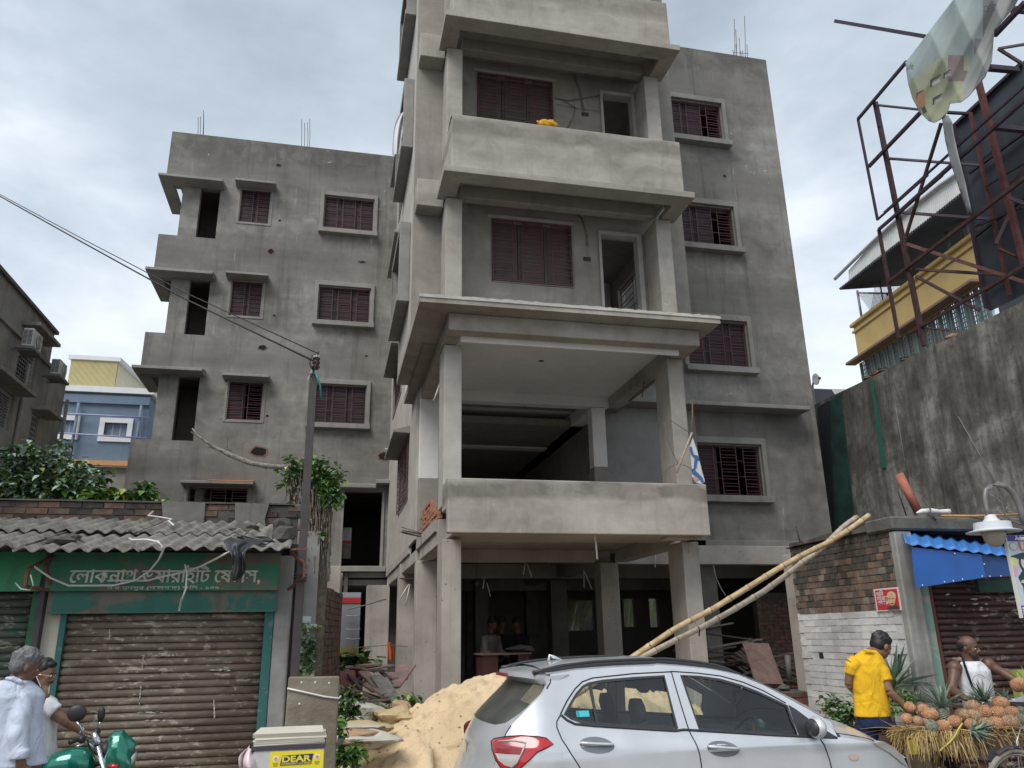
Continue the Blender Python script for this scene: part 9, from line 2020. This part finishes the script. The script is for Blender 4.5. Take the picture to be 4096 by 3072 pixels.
# ================================================================== what is seen behind the open ground floor
RB = thing('rear_building', (3,33,0), 'pale grey building seen through the rear openings of the ground floor', 'building')
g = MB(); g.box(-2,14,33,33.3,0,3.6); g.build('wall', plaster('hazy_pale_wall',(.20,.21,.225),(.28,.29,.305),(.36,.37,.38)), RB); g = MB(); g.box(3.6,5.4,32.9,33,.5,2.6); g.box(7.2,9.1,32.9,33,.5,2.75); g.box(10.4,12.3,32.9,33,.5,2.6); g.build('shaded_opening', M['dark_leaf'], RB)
def frond(name, base, tip, n, L_, parent, seed, mats_):
    rnd = random.Random(seed); g = MB(); base, tip = Vector(base), Vector(tip)
    for i in range(n):
        t = i/n; p = base.lerp(tip, t)+Vector((0,0,.25*math.sin(t*3.1)))
        for s_ in (-1,1):
            d = ((tip-base).normalized()*.45+Vector((rnd.uniform(-.15,.15),-.2*s_,-1.0))).normalized(); ln = L_*(.5+.5*math.sin(math.pi*min(1,t+.15)))*rnd.uniform(.8,1.1); w_ = Vector((.018,.006,0)); g.cur = rnd.choice(range(len(mats_)))
            g.add([p-w_,p+w_,p+d*ln*.6+w_*.8,p+d*ln*.6-w_*.8,p+d*ln], [(0,1,2,3),(3,2,4)])
    g.build(name, mats_, parent, merge=False, kind='stuff'); g = MB(); g.tube([base.lerp(tip,t/6)+Vector((0,0,.25*math.sin(t/6*3.1))) for t in range(7)], [.04,.035,.03,.025,.02,.015,.008], 6); g.build('midrib', mats_[0], parent)
pmx = [plain('yellowing_palm',(.42,.40,.16),.6,0,.2,5), plain('green_palm',(.16,.26,.07),.6,0,.2,5), plain('pale_palm',(.38,.38,.24),.6,0,.2,5)]
PLM = thing('palm_tree', (8.2,28,0), 'coconut palm with drooping yellow green fronds behind the block', 'palm tree')
g = MB(); g.tube([(12.4,28,0),(12.2,28,2),(11.9,28,4.8)], [.2,.16,.14], 10); g.build('trunk', M['bark'], PLM, smooth=True)
pw1 = at('W',1650,640,Y=27); pw2 = at('W',1330,800,Y=27); b1_ = at('W',1690,690,Y=27); frond('frond', b1_, (pw2.x,27,pw2.z), 80, 1.5, PLM, 1, pmx)
pw3 = at('W',1960,720,Y=27); frond('frond', at('W',2090,640,Y=27), at('W',1925,800,Y=26.6), 60, 1.9, PLM, 2, pmx[1:2]+pmx); pw4 = at('E',1760,870,Y=27); frond('frond', at('E',1830,850,Y=27), at('E',1730,900,Y=26.8), 46, 1.2, PLM, 3, pmx)
bush('bright leafy shrub seen through the rear opening beyond the workers', bl('W', [(1030,1090,(.45,.3,.3)),(1010,1060,(.3,.3,.2))], 26), 260, .16, (.1,.3,.1,.4,.1), 47)
# hanging tarpaulin and dark backs beneath the left wing
HT = thing('hanging_tarpaulin', (-.6,21,0), 'pale blue grey tarpaulin with a red top edge hanging behind the left passage', 'tarpaulin')
a_ = at('Q',195,10,Y=20); b_ = at('Q',330,515,Y=20); c2 = at('Q',352,0,Y=20); g = MB(); g.add([(a_.x-.3,20,b_.z-.1),(b_.x,20,b_.z-.1),(c2.x,20,a_.z+.2),(a_.x-.3,20,a_.z+.2)], [(0,1,2,3)]); o = g.build('sheet', plain('pale_blue_tarp',(.30,.32,.37),.7,0,.06,1.5), HT); s_ = o.modifiers.new('t','SOLIDIFY'); s_.thickness = .01
g = MB(); g.box(a_.x-.3,c2.x,19.97,19.99,a_.z-.05,a_.z+.08); g.build('red_hem', plain('red_hem',(.45,.03,.03),.7), HT)
g = MB(); g.box(a_.x-.3,b_.x,19.97,19.99,b_.z-.12,b_.z+.14); g.build('yellow_hem', plain('olive_hem',(.35,.33,.10),.7), HT)
for y in (150,285,378): wire('cord', [at('Q',205,y,Y=19.9),at('Q',270,y+8,Y=19.9),at('Q',345,y,Y=19.9)], .012, M['pvc'], HT)
bush('shrub at the foot of the hanging tarpaulin', bl('Q', [(250,600,(.6,.3,.25)),(320,600,(.3,.3,.2))], 19.5), 120, .2, (.3,.3,.05,.35,0), 48)
DW = thing('rear_yard_wall', (-2,27,0), 'dark yard wall behind the open ground floor of the left wing', 'wall')
g = MB(); g.box(-9,1.5,27,27.3,0,3.9); g.box(-5.3,-5.1,23,27,0,3.49); g.box(.4,.5,22.5,27,0,3.49); g.build('wall', M['rubble'], DW)
top(wire('rope', [at('Q',222,95,Y=13),at('Q',400,50,Y=13.2),at('Q',600,-8,Y=13.4)], .010, M['greywire'], None), 'thin grey rope slung from the brick wall to the left pillars', 'rope')
top(wire('rope', [at('Q',222,480,Y=13),at('Q',400,460,Y=14),at('Q',620,445,Y=15),at('Q',812,458,Y=15)], .006, M['greywire'], None), 'lower slack cord running between brick wall and pillar above the plank heap', 'rope')
crumple('orange_cloth', [at('Q',628,415,Y=14.6),at('Q',640,470,Y=14.6),at('Q',648,540,Y=14.6),at('Q',645,600,Y=14.6)], [.07,.09,.13,.06], plain('orange_cloth',(.45,.09,.02),.9), 2, 'strip of orange cloth hanging beside the far left pillar', 'cloth', amp=.02)
# big shop banner in the first floor door opening
g = MB(); a_ = at('B',1612,1345,Y=23.2); b_ = at('B',1662,1550,Y=23.2); zm0 = at('B',1630,1432,Y=23.2).z; zm1 = at('B',1630,1450,Y=23.2).z
g.box(a_.x-.1,b_.x,23.2,23.22,b_.z,a_.z); IB = g.build('printed_sheet', plain('grey_white_sheet',(.34,.35,.40),.7), B); g = MB(); g.box(a_.x-.1,b_.x,23.18,23.2,zm1,zm0); g.build('printed_sheet', bpy.data.materials['red_hem'], B); g = MB(); g.box(a_.x-.1,b_.x,23.18,23.2,b_.z,zm1-.02); g.build('printed_sheet', pk[1], B)
